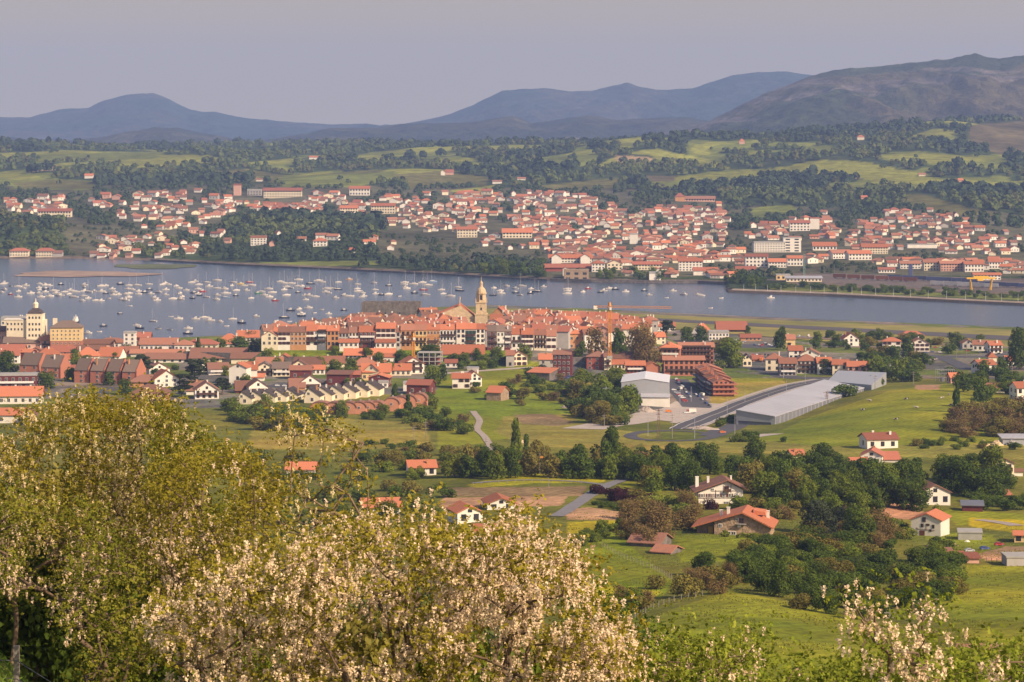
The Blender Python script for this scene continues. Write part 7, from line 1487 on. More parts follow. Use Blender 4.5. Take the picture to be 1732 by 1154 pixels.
# ------------------------------------------------------------------ vehicles
CARM = {}
CC = {'w': ('white', (.70, .69, .66)), 's': ('silver', (.42, .43, .45)), 'k': ('black', (.03, .03, .035)), 'b': ('blue', (.05, .08, .22)), 'r': ('red', (.36, .03, .03)), 'g': ('grey', (.16, .16, .18)), 'o': ('orange', (.60, .16, .02))}
def car(px, py, c, rot, where=None, label=None, fn=zn, sc=1.0):
    if c not in CARM:
        m = mat('car_paint_' + CC[c][0], CC[c][1], rough=.35, var=0, namp=.02, spec=.5)
        body = MB().extr([(-2.0, .25), (2.0, .25), (2.05, .62), (1.9, .8), (1.0, .9), (.55, 1.38), (-1.1, 1.4), (-1.75, .92), (-2.05, .85)], -.82, .82, 'x')
        body.v = [(b_, -a, c_) for a, b_, c_ in [(v[0], v[1], v[2]) for v in body.v]]
        wn = MB().box(-1.2, .78, -.835, -.825, .93, 1.28).box(-1.2, .78, .825, .835, .93, 1.28)
        wh = MB()
        for q in (-1.25, 1.25):
            for y_ in (-.8, .8): wh.extr([(q+.32*math.cos(t), .3+.32*math.sin(t)) for t in np.linspace(0, 2*math.pi, 9)[:-1]], y_-.09, y_+.09, 'y')
        CARM[c] = (body.mesh('body', m), wn.mesh('side_windows', M_GLASS), wh.mesh('wheels', M_METDARK))
    Y = GY(px, py) if fn is zn else GF(px, py); s = Y/F; X = (px-CX)*s; r = empty('parked_car', (X, Y, float(fn(np.array([X]), np.array([Y]))[0])+.12), R(rot)); r.scale = (.55*sc,)*3
    link('body', CARM[c][0], r); link('side_windows', CARM[c][1], r); link('wheels', CARM[c][2], r); tag(r, label, 'car', 'parked cars')
    if not label: queue_label(r, CC[c][0] + ' car', where, px)
crg = random.Random(8)
def lot(pts, n, where, rot, jit=1.2, sc=1.0):
    for i in range(n):
        t = i/max(1, n-1)*(len(pts)-1); k = min(int(t), len(pts)-2); f = t-k; a, b = pts[k], pts[k+1]
        car(a[0]+(b[0]-a[0])*f+crg.uniform(-1, 1), a[1]+(b[1]-a[1])*f+crg.uniform(-jit, jit), crg.choice('wwsskbrg'), rot+crg.uniform(-6, 6), where, sc=sc)
lot([(1143, 642), (1152, 650)], 6, 'by the brick flats', 100); lot([(1146, 646), (1166, 672)], 8, 'along the access road', 110); lot([(1140, 662), (1160, 680)], 8, 'beside the white hangar', 15)
lot([(1230, 612), (1300, 607)], 16, 'in the truck park', 20); lot([(1226, 604), (1300, 601)], 12, 'at the back of the truck park', 80); lot([(1276, 585), (1316, 583)], 12, 'by the marina workshops', 60, 3); lot([(1222, 582), (1260, 580)], 8, 'before the red roofed hall', 60)
lot([(955, 642), (985, 628)], 9, 'in the street by the tower block', 60); lot([(1530, 598), (1590, 596)], 6, 'before the white gabled house', 5); lot([(1625, 594), (1700, 600)], 8, 'by the road junction', 0); lot([(1560, 590), (1625, 588)], 7, 'behind the junction', 0)
lot([(470, 655), (515, 650)], 5, 'in the car park among the chalets', 10); lot([(1640, 935), (1690, 925)], 3, 'among the vegetable plots', 10); lot([(110, 581), (170, 581)], 7, 'on the left waterfront', 0, .5)
lot([(1175, 668), (1200, 688)], 5, 'by the main road junction', 120)
car(1004, 834, 'k', 60, label='single dark car driving on the country lane', sc=1.25); car(1162, 700, 'w', 10, label='white car parked on the pale forecourt', sc=1.2); car(1170, 762, 's', 0, label='silver car on the roundabout exit') if False else None
car(1222, 733, 'o', 20, label='orange yellow car by the warehouse entrance', sc=1.1); car(386, 655, 'k', 0, label='dark car on the lane beside the little lawn')
def truck(px, py, rot, cab, box, L_, label):
    Y = GY(px, py); s = Y/F; r = empty('truck', ((px-CX)*s, Y, gz((px-CX)*s, Y)+.15), R(rot)); k = L_/6.5
    MB().box(-3.2*k, 1.4*k, -1.0*k, 1.0*k, .8*k, 2.9*k).build('cargo_box', box, r); MB().box(1.5*k, 3.0*k, -.95*k, .95*k, .5*k, 2.2*k).build('cab', cab, r); MB().box(3.0*k, 3.03*k, -.8*k, .8*k, 1.3*k, 2.0*k).build('windscreen', M_GLASS, r)
    b = MB()
    for q in (-2.4, -1.5, 2.2): b.box((q-.4)*k, (q+.4)*k, -1.02*k, -.7*k, 0, .78*k).box((q-.4)*k, (q+.4)*k, .7*k, 1.02*k, 0, .78*k)
    b.build('wheels', M_METDARK, r); tag(r, label, 'truck')
M_TOR = mat('truck_orange', (.60, .19, .03), rough=.5); M_TRE = mat('truck_red', (.32, .05, .04), rough=.5)
truck(1169, 700, 185, M_TRE, W, 4.2, 'white box truck with a red cab on the pale forecourt'); truck(1131, 699, 0, M_TOR, M_TOR, 2.6, 'orange works truck beside the hangar annex')
truck(1288, 612, 75, M_TOR, M_TOR, 4.5, 'orange truck in the line before the cream flats'); truck(1281, 611, 80, W, M_GREYW, 4.5, 'grey truck left of the orange one'); truck(1298, 612, 80, W, W, 4.2, 'white truck right of the orange one'); truck(1306, 612, 80, W, M_SAND, 4.2, 'tan truck at the right of the truck line')
truck(1150, 660, 110, W, W, 3.4, 'white van truck on the access road bend'); truck(1187, 671, 120, W, W, 3.2, 'white van at the end of the access road')

# ------------------------------------------------------------------ poles, lamps, fences, cattle, small things
for x, r0, r1 in [(1150, 700, 660), (1169, 680, 655), (1260, 681, 665), (1300, 690, 668), (1230, 700, 676), (1175, 742, 705), (1096, 738, 690), (1243, 735, 700), (1330, 664, 645), (1325, 640, 618), (1362, 650, 632), (1420, 637, 618)]: pole('street_lamp', x, r0, r1, .09, M_METROOF, None, 'street lamp', zn, 'lamp', 'around the main road')
for x, r0, r1 in [(700, 752, 720), (720, 740, 712), (822, 772, 740), (1068, 808, 778), (1545, 652, 628), (1480, 660, 635), (1510, 610, 588), (1635, 604, 580), (1712, 650, 618), (1416, 986, 966), (1505, 1060, 1030), (1022, 722, 700), (1137, 742, 700), (1618, 610, 590), (1400, 690, 660)]: pole('power_pole', x, r0, r1, .12, M_POLE, None, 'power pole', zn, 'cross', 'out in the fields')
pole('power_pole', 928, 826, 808, .1, M_POLE, 'pole at the edge of the ploughed strip', 'power pole'); 
Y = GY(913, 802); s = Y/F; r = empty('windsock_pole', ((913-CX)*s, Y, gz((913-CX)*s, Y))); MB().tube([(0, 0, -.5), (0, 0, 36*s)], .08, 6).build('post', M_POLE, r); MB().box(.1, 1.0, -.08, .08, 27*s, 30*s).build('sign', M_CRANE, r); tag(r, 'tall pole with a small orange flag before the middle wood', 'pole')
def pylon(px, r0, r1, w, label, m):
    Y = GY(px, r0); s = Y/F; r = empty('pylon', ((px-CX)*s, Y, gz((px-CX)*s, Y))); h = (r0-r1)*s; b = MB()
    for q in range(4):
        a = R(45+90*q); b.tube([(w*math.cos(a), w*math.sin(a), -.3), (w*.3*math.cos(a), w*.3*math.sin(a), h)], .06, 4)
    n = 9
    for i in range(n):
        for q in range(4):
            a, c = R(45+90*q), R(135+90*q); f0 = 1-.7*i/n; f1 = 1-.7*(i+1)/n; b.tube([(w*f0*math.cos(a), w*f0*math.sin(a), h*i/n), (w*f1*math.cos(c), w*f1*math.sin(c), h*(i+1)/n)], .035, 4)
    b.build('tower', m, r); MB().box(-1.4, 1.4, -.07, .07, h-.6, h-.45).box(-1.0, 1.0, -.07, .07, h-2.0, h-1.85).build('crossarm', m, r); tag(r, label, 'pylon')
M_RUST = mat('steel_rust', (.20, .12, .09)); pylon(1114, 742, 692, .75, 'rusty lattice pylon standing on the roundabout', M_RUST); pylon(1398, 683, 662, .5, 'small lattice pylon against the warehouse roof', M_RUST); pylon(1025, 700, 655, .6, 'lattice pylon in front of the grove', M_METAL)
# substation frames
Y = GY(1598, 646); s = Y/F; r = empty('substation', ((1604-CX)*s, Y, gz((1604-CX)*s, Y)), R(10)); b = MB()
for i in range(5):
    for j in range(3): b.tube([(i*2.0-4, j*3, -.5), (i*2.0-4, j*3, 5.2)], .07, 4)
for j in range(3): b.tube([(-4, j*3, 5.1), (4, j*3, 5.1)], .07, 4); b.tube([(-4, j*3, 3.4), (4, j*3, 3.4)], .05, 4)
b.build('frame', M_METAL, r); MB().box(-3, -1.6, .5, 2, 0, 1.8).box(0, 1.4, .5, 2, 0, 1.8).build('transformer', M_METDARK, r); tag(r, 'grey steel frames of a small substation above the pasture', 'substation')
# fences
def fence(pts, gap, h, label, m=M_POLE, rails=1):
    ws = [Vector(((x-CX)*GY(x, y)/F, GY(x, y), 0)) for x, y in pts]; r = None; k = 0; last = None
    for a, b in zip(ws[:-1], ws[1:]):
        n = max(1, int((b-a).length/gap))
        for i in range(n):
            p = a+(b-a)*i/n; z = gz(p.x, p.y)
            if r is None: r = empty('field_fence', (p.x, p.y, z)); O_ = Vector((p.x, p.y, z)); wm = MB()
            if k < 95: link('post', POST, r, (p.x-O_.x, p.y-O_.y, z-O_.z)).scale = (1, 1, h)
            c = Vector((p.x, p.y, z))-O_
            if last is not None:
                for q in (.45, .85): wm.tube([last+Vector((0, 0, h*q)), c+Vector((0, 0, h*q))], .01, 3)
            last = c; k += 1
    wm.build('wire', M_METDARK, r); tag(r, label, 'fence')
POST = MB().tube([(0, 0, -.3), (0, 0, 1)], [.07, .06], 5).mesh('post', M_POLE)
fence([(1018, 924), (1050, 942), (1100, 962), (1140, 982)], 2.6, 1.0, 'post fence running down beside the overgrown barn'); fence([(1022, 1066), (1060, 1050), (1105, 1030), (1140, 1018), (1200, 1006)], 2.4, 1.0, 'post fence along the hedge of the near meadow')
fence([(1180, 952), (1260, 965), (1340, 985)], 2.2, 1.0, 'fence across the lower lawn edge'); fence([(1660, 950), (1730, 956)], 1.2, 1.0, 'fence below the vegetable plots'); fence([(800, 822), (900, 817), (1000, 818)], 2.5, 1.0, 'fence along the yellow field')
# cattle in the pasture
def cow(px, py, rot, label, dark=True):
    Y = GY(px, py); s = Y/F; r = empty('cow', ((px-CX)*s, Y, gz((px-CX)*s, Y)), R(rot)); k = .75; r.scale = (k, k, k); b = MB()
    b.tube([(-1.05, 0, 1.0), (-.9, 0, 1.02), (-.3, 0, .98), (.35, 0, 1.02), (.8, 0, 1.08), (1.05, 0, 1.25), (1.35, 0, 1.42)], [.12, .32, .40, .40, .33, .22, .15], 8); b.tube([(1.3, 0, 1.45), (1.55, 0, 1.35), (1.78, 0, 1.15)], [.15, .15, .09], 7)
    for x, y in ((-.8, -.2), (-.8, .2), (.65, -.2), (.65, .2)): b.tube([(x, y, .9), (x-.04, y, .5), (x+.03, y, .45), (x, y, 0)], [.15, .08, .07, .06], 5)
    b.tube([(-1.1, 0, 1.15), (-1.22, 0, .5)], [.035, .05], 4); b.tube([(1.38, -.12, 1.5), (1.34, -.3, 1.5)], [.06, .03], 4); b.tube([(1.38, .12, 1.5), (1.34, .3, 1.5)], [.06, .03], 4)
    b.build('body', M_COWD if dark else M_COWL, r, smooth=True); tag(r, label, 'cow', 'cattle on the pasture')
M_COWD = mat('hide_black_white', (.025, .02, .018), var=0, nscale=1.0, namp=.1, col2=(.45, .42, .38), detail=0); M_COWL = mat('hide_white_brown', (.50, .46, .40), var=0, nscale=1.0, namp=.1, col2=(.10, .06, .04), detail=0)
for px, py, rt_, lb, dk in [(1459, 696, 20, 'black and white cow on the left slope of the pasture', True), (1471, 680, 160, 'pale cow uppermost on the left of the pasture', False), (1550, 692, 170, 'white cow near the middle of the pasture', False), (1515, 712, 10, 'dark cow lying lowest on the pasture', True), (1532, 678, 0, 'small dark cow high on the pasture', True), (1592, 676, 15, 'light cow standing high near the brown patch', False), (1608, 688, 5, 'dark cow in the group by the cypress, left one', True), (1632, 684, 170, 'dark cow at the right end of the group', True), (1605, 670, 90, 'pale cow above the group by the cypress', False)]: cow(px, py, rt_, lb, dk)
# rubble and covered heaps
def heap(px, py, w, h, m, label, cat='heap', name='earth_heap'):
    Y = GY(px, py); s = Y/F; rg2 = np.random.default_rng(int(px)); n, k = 26, 9; V = [(0, 0, h*s)]
    for j in range(1, k):
        for i in range(n):
            t = 2*math.pi*i/n; q = j/(k-1); V.append((w*.5*s*q*math.cos(t)*(1+.12*rg2.normal()), w*.4*s*q*math.sin(t)*(1+.1*rg2.normal()), h*s*(1-q**1.5)*(1+.1*rg2.normal()) - (.4 if j == k-1 else 0)))
    F_ = [(0, 1+i, 1+(i+1) % n) for i in range(n)] + [(1+j*n+i, 1+(j+1)*n+i, 1+(j+1)*n+(i+1) % n, 1+j*n+(i+1) % n) for j in range(k-2) for i in range(n)]
    o = MB().add(V, F_).build(name, m, None, ((px-CX)*s, Y, gz((px-CX)*s, Y))); tag(o, label, cat)
heap(1092, 697, 34, 9, M_PATH, 'pale gravel heap between the grove and the hangar'); heap(882, 750, 22, 5, M_SAND, 'small heap of pale rubble in the dry field'); heap(1184, 726, 60, 5, M_PATH, 'stony bank beside the main road'); heap(960, 690, 26, 5, M_PATH, 'stone heap left of the grove')
for i, (x, lb) in enumerate([(1664, 'left white covered heap by the metal shed'), (1686, 'middle pale covered heap by the metal shed'), (1712, 'right grey covered heap by the metal shed')]): heap(x, 754, 22, 9, M_GREYW if i == 2 else M_SAND, lb, name='covered_heap')
heap(1614, 924, 14, 5, M_SAND, 'pale round hay bale heap on the grass'); heap(1636, 917, 10, 3, W, 'white tarpaulin heap beside the concrete shed'); heap(1310, 941, 22, .5, M_PATH, 'bare sandy patch on the farmhouse lawn', 'patch', 'bare_patch')
for i in range(46):     # vine and bean rows of the ploughed strip
    pass
# ------------------------------------------------------------------ flowering robinias in front
L_ROB = leafmat('robinia_leaves', (.245, .215, .018), (.29, .24, .028), .35, .10)
L_ROBD = leafmat('robinia_leaves_deep', (.15, .165, .016), (.20, .185, .022), .3, .10)
L_ROBG = leafmat('bush_leaves_fresh', (.18, .23, .020), (.25, .27, .030), .35, .10)
M_BLOS = mat('blossom_cream', (.80, .60, .37), rough=.7, var=.03, nscale=3, namp=.12, transl=.3, col2=(.82, .67, .48))
M_BLOG = mat('blossom_greenish', (.74, .61, .27), rough=.7, var=.03, nscale=3, namp=.14, transl=.3, col2=(.80, .66, .40))
M_TWIG = mat('robinia_bark', (.16, .11, .07), rough=.95, nscale=6, namp=.3)
def robinia(name, base, poly, Yr, n, leaf, bl, label, cat='tree', nleaf=11, blm=M_BLOS, clump=.46, seed=1, nlr=5, lsz=.062, r0=.0075, spread=.30, lows=None, nclus=4):
    rng = np.random.default_rng(seed); px, Yb = base; B0 = np.array([(px-CX)*Yb/F, Yb, gz((px-CX)*Yb/F, Yb)-.15])
    xs = [p[0] for p in poly]; ys = [p[1] for p in poly]; T = []
    while len(T) < n:
        x, y = rng.uniform(min(xs), max(xs)), rng.uniform(min(ys), max(ys)); jx = x + rng.normal()*9; jy = y + rng.normal()*9
        if not inpoly(jx, jy, poly): continue
        if fbm(x/55.+seed*3.1, y/55., 3, seed) < clump*rng.uniform(.85, 1.1): continue
        Yq = rng.uniform(*Yr); p = np.array([(x-CX)*Yq/F, Yq, HC-(y-YH)*Yq/F])
        if p[2] < gz(p[0], p[1]) + .5: 
            if rng.random() < .9: n -= .2
            continue
        T.append(p)
    T = np.array(T); fork = B0 + np.array([0, 0, max(.5, (T[:, 2].min()-B0[2])*.25)]); T = T[np.argsort(np.linalg.norm((T-fork)*np.array([1, 1, .8]), axis=1))]
    N = [B0, (B0+fork)/2 + rng.normal(size=3)*.05, fork]; par = [-1, 0, 1]; tip = []
    for t in T:
        A = np.array(N[1:]); d = t-A; L_ = np.linalg.norm(d, axis=1); dz = np.where(d[:, 2] < -.15, 1.6, 1.0); j = int(np.argmin(L_*dz + .12*np.linalg.norm(A-fork, axis=1)))+1
        a = N[j]; L0 = np.linalg.norm(t-a); k = max(1, int(L0/.4)); prev = j; c = rng.normal(size=3)*.06*L0
        for i in range(1, k+1):
            f = i/k; N.append(a + (t-a)*f + c*math.sin(math.pi*f) + np.array([0, 0, .10*L0*math.sin(math.pi*f)])); par.append(prev); prev = len(N)-1
        tip.append(prev)
    N = np.array(N); cnt = np.zeros(len(N))
    for i in tip: cnt[i] += 1
    for i in range(len(N)-1, 0, -1): cnt[par[i]] += cnt[i]
    rad = np.minimum(r0*np.maximum(cnt, 1)**.52, .085)
    root = empty(name, tuple(B0)); par = np.array(par); idx = np.arange(1, len(N)); a = N[par[idx]]; b = N[idx]; ra = np.minimum(rad[par[idx]], rad[idx]*1.6); rb_ = rad[idx]
    d = b-a; d /= np.maximum(np.linalg.norm(d, axis=1, keepdims=True), 1e-6); h = np.where(np.abs(d[:, 2:3]) < .8, np.array([[0, 0, 1.]]), np.array([[1., 0, 0]])); u_ = np.cross(d, h); u_ /= np.linalg.norm(u_, axis=1, keepdims=True); v_ = np.cross(d, u_)
    ring = []; K = 5
    for e, r_ in ((a, ra), (b, rb_)):
        for q in range(K): t = 2*math.pi*q/K; ring.append(e + (u_*math.cos(t)+v_*math.sin(t))*r_[:, None])
    V = np.stack(ring, 1); m = len(idx); off = (np.arange(m)*2*K)[:, None, None]; Q = np.array([[q, (q+1) % K, K+(q+1) % K, K+q] for q in range(K)])[None] + off
    link('trunk', np_mesh('trunk', V.reshape(-1, 3)-B0, Q.reshape(-1, 4), M_TWIG, True), root)
    E = N[3:][cnt[3:] <= 4]; n_l = nleaf*len(E); C = np.repeat(E, nleaf, 0) + rng.normal(size=(n_l, 3))*spread*np.array([1, 1, .85])
    dr = rng.normal(size=(n_l, 3)); dr[:, 2] = dr[:, 2]*.5 - .25; dr /= np.linalg.norm(dr, axis=1, keepdims=True); t = (np.arange(nlr)-(nlr-1)/2)*lsz*.62
    Lc = (C[:, None, :] + dr[:, None, :]*t[None, :, None] + rng.normal(size=(n_l, nlr, 3))*.016).reshape(-1, 3); nn_ = np.repeat(rng.normal(size=(n_l, 3))*.7 + np.array([.15, -.2, .75]), nlr, 0) + rng.normal(size=(n_l*nlr, 3))*.4
    V, Q = quads(Lc, nn_, lsz*rng.uniform(.7, 1.25, len(Lc)), rng, .85); link('crown', np_mesh('crown', V-B0, Q, leaf), root)
    if bl > 0:
        pr = fbm(N[tip][:, 0]*.45+seed, N[tip][:, 2]*.45, 3, seed+7); S = N[np.array(tip)][pr > np.quantile(pr, 1-bl)]; S = np.repeat(S, nclus, 0) + rng.normal(size=(len(S)*nclus, 3))*.22
        S[:, 1] -= .10; k = 20; z_ = rng.random((len(S), k)); Cb = S[:, None, :] + np.stack([rng.normal(size=z_.shape)*.028*(1.2-z_), rng.normal(size=z_.shape)*.028*(1.2-z_), -z_*.17], -1)
        V, Q = quads(Cb.reshape(-1, 3), rng.normal(size=(len(S)*k, 3)) + np.array([.2, -.5, .4]), .037*rng.uniform(.7, 1.3, len(S)*k), rng); link('blossom', np_mesh('blossom', V-B0, Q, blm), root)
    tag(root, label, cat); return root
# undergrowth behind and below them
for i, (x, Yq, w, h, lf) in enumerate([(20, 108, 330, 745, L_OLIVE), (170, 112, 300, 720, L_MID), (300, 110, 260, 735, L_OLIVE), (-90, 104, 300, 760, L_MID), (90, 99, 320, 800, L_OLIVE), (270, 98, 300, 790, L_OLIVE), (410, 104, 170, 830, L_MID), (60, 92, 260, 880, L_DARK), (385, 92, 220, 880, L_MID), (500, 96, 200, 930, L_OLIVE),
      (230, 84, 260, 930, L_DARK), (380, 80, 260, 960, L_MID), (520, 76, 260, 985, L_MID), (650, 74, 260, 985, L_OLIVE), (790, 72, 260, 980, L_MID), (920, 70, 200, 1020, L_OLIVE), (350, 70, 260, 1050, L_MID), (610, 66, 260, 1050, L_DARK), (830, 66, 240, 1040, L_MID), (180, 78, 200, 1000, L_MID), (100, 100, 170, 725, L_OLIVE), (-20, 100, 170, 735, L_MID), (220, 104, 160, 715, L_OLIVE)]):
    X = (x-CX)*Yq/F; zg = gz(X, Yq); pyb = row_of(zg, Yq); h = pyb - h*1.0
    tree('bush', lf, x, pyb, w, h, label=None, where='under the flowering trees', Y=Yq, group='undergrowth bushes')
RB = [
 ('robinia_tree', (20, 88), [(-120, 700), (-40, 690), (60, 700), (110, 672), (160, 700), (170, 800), (150, 950), (60, 990), (-120, 1000)], (82, 92), 330, L_ROB, .95, 'flowering tree at the left edge with greenish cream blossom', M_BLOG, .40, 1, 6),
 ('robinia_tree', (215, 90), [(100, 680), (150, 660), (200, 672), (250, 660), (290, 700), (320, 850), (260, 960), (150, 960), (120, 850)], (84, 95), 340, L_ROB, .85, 'tallest flowering tree of the left mass, reaching before the chalets', M_BLOG, .41, 2, 6),
 ('robinia_tree', (345, 88), [(260, 680), (320, 695), (370, 745), (405, 800), (440, 870), (420, 960), (320, 990), (270, 900)], (82, 93), 300, L_ROBD, .5, 'sparsely flowering many stemmed tree with bare forks below', M_BLOG, .42, 3, 4),
 ('robinia_tree', (150, 68), [(-60, 860), (80, 850), (180, 870), (250, 980), (260, 1110), (150, 1180), (120, 1060), (60, 1000), (-60, 990)], (64, 72), 200, L_ROBD, .35, 'low flowering tree over the dark hollow at the lower left', M_BLOS, .44, 4, 5),
 ('robinia_tree', (370, 72), [(260, 780), (400, 760), (470, 820), (480, 960), (400, 1060), (280, 1060), (250, 900)], (68, 78), 260, L_ROB, .5, 'flowering tree with pale crooked stems left of the centre', M_BLOS, .44, 5, 4),
 ('robinia_tree', (560, 76), [(420, 735), (480, 695), (560, 690), (625, 715), (640, 775), (600, 830), (700, 900), (640, 920), (480, 920), (430, 850)], (70, 80), 105, L_ROB, .8, 'airy flowering tree whose thin sprays rise above the meadow', M_BLOG, .50, 6, 3),
 ('robinia_tree', (760, 70), [(600, 900), (690, 860), (740, 890), (790, 900), (880, 880), (900, 930), (760, 960), (620, 950)], (64, 72), 110, L_ROB, .7, 'thin flowering tree before the half hidden orange roofs', M_BLOS, .50, 7, 3),
 ('robinia_tree', (300, 55), [(170, 1070), (290, 1010), (400, 950), (520, 920), (560, 1020), (540, 1240), (150, 1240)], (50, 60), 300, L_ROB, .85, 'densely flowering tree in the bottom left centre', M_BLOS, .47, 8, 8),
 ('robinia_tree', (620, 57), [(470, 940), (560, 905), (610, 860), (650, 905), (710, 880), (780, 910), (790, 1010), (770, 1240), (500, 1240)], (50, 61), 300, L_ROB, .85, 'fullest blossoming tree with dark curved limbs in the bottom centre', M_BLOS, .47, 9, 9),
 ('robinia_tree', (850, 57), [(740, 920), (820, 905), (862, 868), (890, 925), (940, 930), (1010, 955), (975, 990), (950, 1060), (1000, 1240), (740, 1240)], (50, 61), 330, L_ROB, .9, 'blossoming tree with a long spray pointing right over the meadow', M_BLOS, .47, 10, 9),
 ('robinia_tree', (1010, 53), [(960, 1060), (1020, 1030), (1060, 1090), (1075, 1240), (950, 1240)], (49, 55), 110, L_ROB, .85, 'small blossoming tree right of the centre at the bottom edge', M_BLOS, .44, 11, 9),
 ('robinia_tree', (1240, 56), [(1100, 1130), (1150, 1095), (1200, 1065), (1270, 1070), (1310, 1115), (1400, 1130), (1420, 1260), (1080, 1260)], (51, 59), 170, L_ROBG, .7, 'low flowering tree at the bottom below the open meadow', M_BLOS, .42, 12, 3),
 ('robinia_tree', (1540, 43), [(1437, 995), (1455, 992), (1500, 1065), (1545, 1090), (1575, 1040), (1595, 1035), (1590, 1090), (1560, 1150), (1555, 1300), (1520, 1300), (1500, 1110), (1460, 1050)], (41.5, 44), 60, L_ROBG, .9, 'forked flowering spray standing before the right meadow', M_BLOS, .36, 13, 4),
 ('robinia_tree', (1570, 46), [(1555, 1000), (1590, 990), (1592, 1030), (1560, 1040), (1575, 1150), (1560, 1300), (1550, 1200)], (45, 47), 26, L_ROBG, .8, 'single thin twig with leaves and blossom beside the forked spray', M_BLOS, .34, 14, 3),
 ('robinia_tree', (1710, 46), [(1640, 1130), (1690, 1095), (1740, 1085), (1800, 1110), (1800, 1300), (1640, 1300)], (43, 48), 80, L_ROBG, .65, 'flowering twigs in the bottom right corner', M_BLOS, .40, 15, 3)]
for nm, bs, poly, Yr, n, lf, bl, lab, blm, cl, sd_, nc in RB: robinia(nm, bs, poly, Yr, n, lf, bl, lab, blm=blm, clump=cl, seed=sd_, nclus=nc, nleaf=14 if nc > 7 else 25 if n > 150 else 9)
for i, (x, Yq, poly, lab) in enumerate([
  (1120, 60, [(1060, 1140), (1150, 1118), (1230, 1140), (1240, 1260), (1050, 1260)], 'leafy green bush left at the bottom edge of the meadow'),
  (1350, 60, [(1250, 1155), (1340, 1128), (1440, 1145), (1450, 1270), (1240, 1270)], 'leafy green bush under the low flowering tree'),
  (1480, 58, [(1420, 1140), (1480, 1118), (1550, 1132), (1560, 1270), (1420, 1270)], 'leafy green bush left of the forked spray'),
  (1640, 58, [(1560, 1120), (1640, 1100), (1700, 1112), (1740, 1270), (1550, 1270)], 'leafy green bush right of the forked spray'),
  (1760, 60, [(1690, 1118), (1760, 1095), (1840, 1110), (1850, 1270), (1680, 1270)], 'leafy green bush in the bottom right corner')]):
    robinia('shrub', (x, Yq), poly, (Yq-4, Yq+4), 120, L_ROBG, 0.0, lab, cat='shrub', nleaf=16, clump=.3, seed=40+i, lsz=.075)
robinia('flowering_shrub', (1105, 78), [(1070, 1090), (1090, 1065), (1140, 1070), (1150, 1120), (1070, 1130)], (75, 81), 60, L_DARK, .6, 'white flowering bush further back on the meadow edge', cat='shrub', seed=51, nleaf=14)
robinia('shrub', (1010, 75), [(975, 1010), (1010, 980), (1050, 1010), (1060, 1090), (1000, 1130), (960, 1080)], (72, 78), 90, L_DARK, .15, 'dark leafy bush right of the blossoming trees', cat='shrub', seed=52, nleaf=18, blm=M_BLOG)
# old post and wires at the lower left
r = empty('field_fence', ((28-CX)*66/F, 66, gz((28-CX)*66/F, 66))); MB().box(-.07, .07, -.06, .06, -.4, 1.15).build('post', M_POLE, r); MB().tube([(0, 0, -.3), (.02, 0, 1.2)], [.035, .03], 6).build('post', M_POLE, r, (3.1, -4, -.9)); MB().tube([(-1.2, 0, .8), (0, -.08, .8), (3.1, -4, .1)], .012, 4).tube([(-1.2, 0, .35), (0, -.08, .35), (3.1, -4, -.3)], .012, 4).build('wire', M_METDARK, r); tag(r, 'old grey wooden post with wires in the dark hollow at the lower left', 'fence')
rng = np.random.default_rng(78); n = 60000; u = rng.uniform(940, 1850, n); Yq = rng.uniform(330, 660, n); X = (u-CX)*Yq/F; z = zn(X, Yq); k = fbm(X/6, Yq/6, 3, 90) > .50; C = np.stack([X, Yq, z+.06], 1)[k]
V, Q = quads(C, rng.normal(size=(len(C), 3))*np.array([1, 1, .2]), rng.uniform(.14, .36, len(C)), rng, .5); tag(link('meadow_grass', np_mesh('meadow_grass', V, Q, leafmat('meadow_blades', (.17, .19, .022), (.24, .22, .035), .3, 0))), kind='stuff')
# ground herbs on the near bank
rng = np.random.default_rng(77); n = 30000; u = rng.uniform(-150, 2000, n); Yq = rng.uniform(45, 92, n); X = (u-CX)*Yq/F; z = zn(X, Yq); C = np.stack([X, Yq, z+rng.uniform(0, .12, n)], 1)
V, Q = quads(C, rng.normal(size=(n, 3))*np.array([1, 1, .25]), rng.uniform(.06, .16, n), rng, .3); tag(link('grass', np_mesh('grass', V, Q, leafmat('grass_blades', (.11, .20, .022), (.15, .23, .03), .3, 0))), kind='stuff')
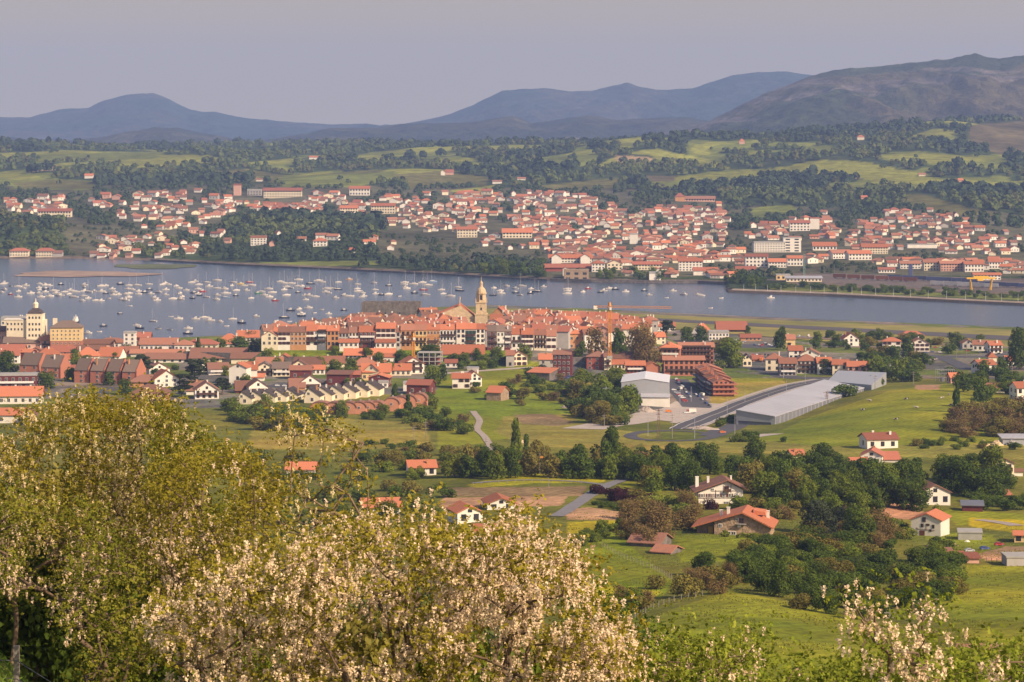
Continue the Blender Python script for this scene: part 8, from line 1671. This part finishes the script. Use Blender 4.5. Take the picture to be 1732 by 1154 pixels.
# far woodland, kept clear of the houses
HS = np.array([(a[0], a[1]) for a in FARL] + [(b[0]+k, b[1]) for b in BIG for k in np.arange(-b[2]/2, b[2]/2+1, 8)])
def clear(u, r):
    ok = np.ones(len(u), bool); o = np.argsort(HS[:, 0]); hx = HS[o]; lo = np.searchsorted(hx[:, 0], u-9); hi = np.searchsorted(hx[:, 0], u+9)
    for i in np.nonzero(hi > lo)[0]:
        h = hx[lo[i]:hi[i]]; dy = r[i]-h[:, 1]
        if ((dy > -1.5) & (dy < 9)).any(): ok[i] = False
    return ok
NV = lambda X, Y: fbm(X/210, Y/260, 3, 60)
def wd(name, n1, n2, cond, m, h0, h1, seed, Ym=6200):
    woodland('near_'+name, n1, cond, m, h0*.62, h1*.62, 90, seed, 2150, 2950, qs=.22); woodland(name, n2, cond, m, h0, h1, 44, seed+1, 2950, Ym, qs=.34)
wd('woodland', 1500, 4300, lambda u, r, X, Y: is_wood(u, r, X, Y) & (NV(X, Y) < .55) & clear(u, r), leafmat('wood_leaves_mixed', (.085, .112, .032), (.115, .14, .040), .1, 0), 6, 13, 5)
wd('spring_wood', 500, 1900, lambda u, r, X, Y: is_wood(u, r, X, Y) & (fbm(X/120, Y/150, 3, 66) > .54) & clear(u, r), leafmat('wood_leaves_spring', (.105, .125, .035), (.13, .12, .045), .1, 0), 6, 12, 15)
wd('pine_wood', 800, 2900, lambda u, r, X, Y: is_wood(u, r, X, Y) & (NV(X, Y) >= .50) & clear(u, r), leafmat('wood_leaves_pine', (.036, .056, .028), (.052, .074, .032), .05, 0), 9, 17, 6)
wd('town_greenery', 900, 1700, lambda u, r, X, Y: is_town(u, r, X, Y) & (fbm(X/70, Y/110, 3, 61) > .44) & clear(u, r), leafmat('town_leaves', (.045, .070, .028), (.070, .095, .03), .1, 0), 4.5, 9, 7, 4300)
woodland('hedgerows', 1500, lambda u, r, X, Y: (~is_wood(u, r, X, Y)) & (~is_town(u, r, X, Y)) & (np.abs(fbm(X/190, Y/230, 2, 62)-.5) < .014), leafmat('hedge_leaves', (.05, .075, .028), (.075, .10, .03), .1, 0), 5, 9, 26, 8, 2700, 6000)
lf_ = leafmat('scrub_leaves', (.085, .115, .020), (.13, .145, .026), .15, 0); near_h = [(a[1], a[2]) for a in NHOUSE]
woodland('valley_scrub', 1500, lambda u, r, X, Y: (fbm(X/38, Y/60, 3, 71) > .53) & ~((u > 425) & (r < 775)) & ~((u > 735) & (r < 880)) & (u < 900-(Y-400)*.2), lf_, 1.8, 5.0, 60, 31, 230, 1010, qs=.16, fn=zn, u0=-700, u1=940)
woodland('garden_scrub', 260, lambda u, r, X, Y: (fbm(X/38, Y/60, 3, 73) > .5) & (Y < near_coast(u)-25), lf_, 2, 5.0, 60, 32, 1030, 1500, qs=.16, fn=zn, u0=-700, u1=-10)
flush_labels()
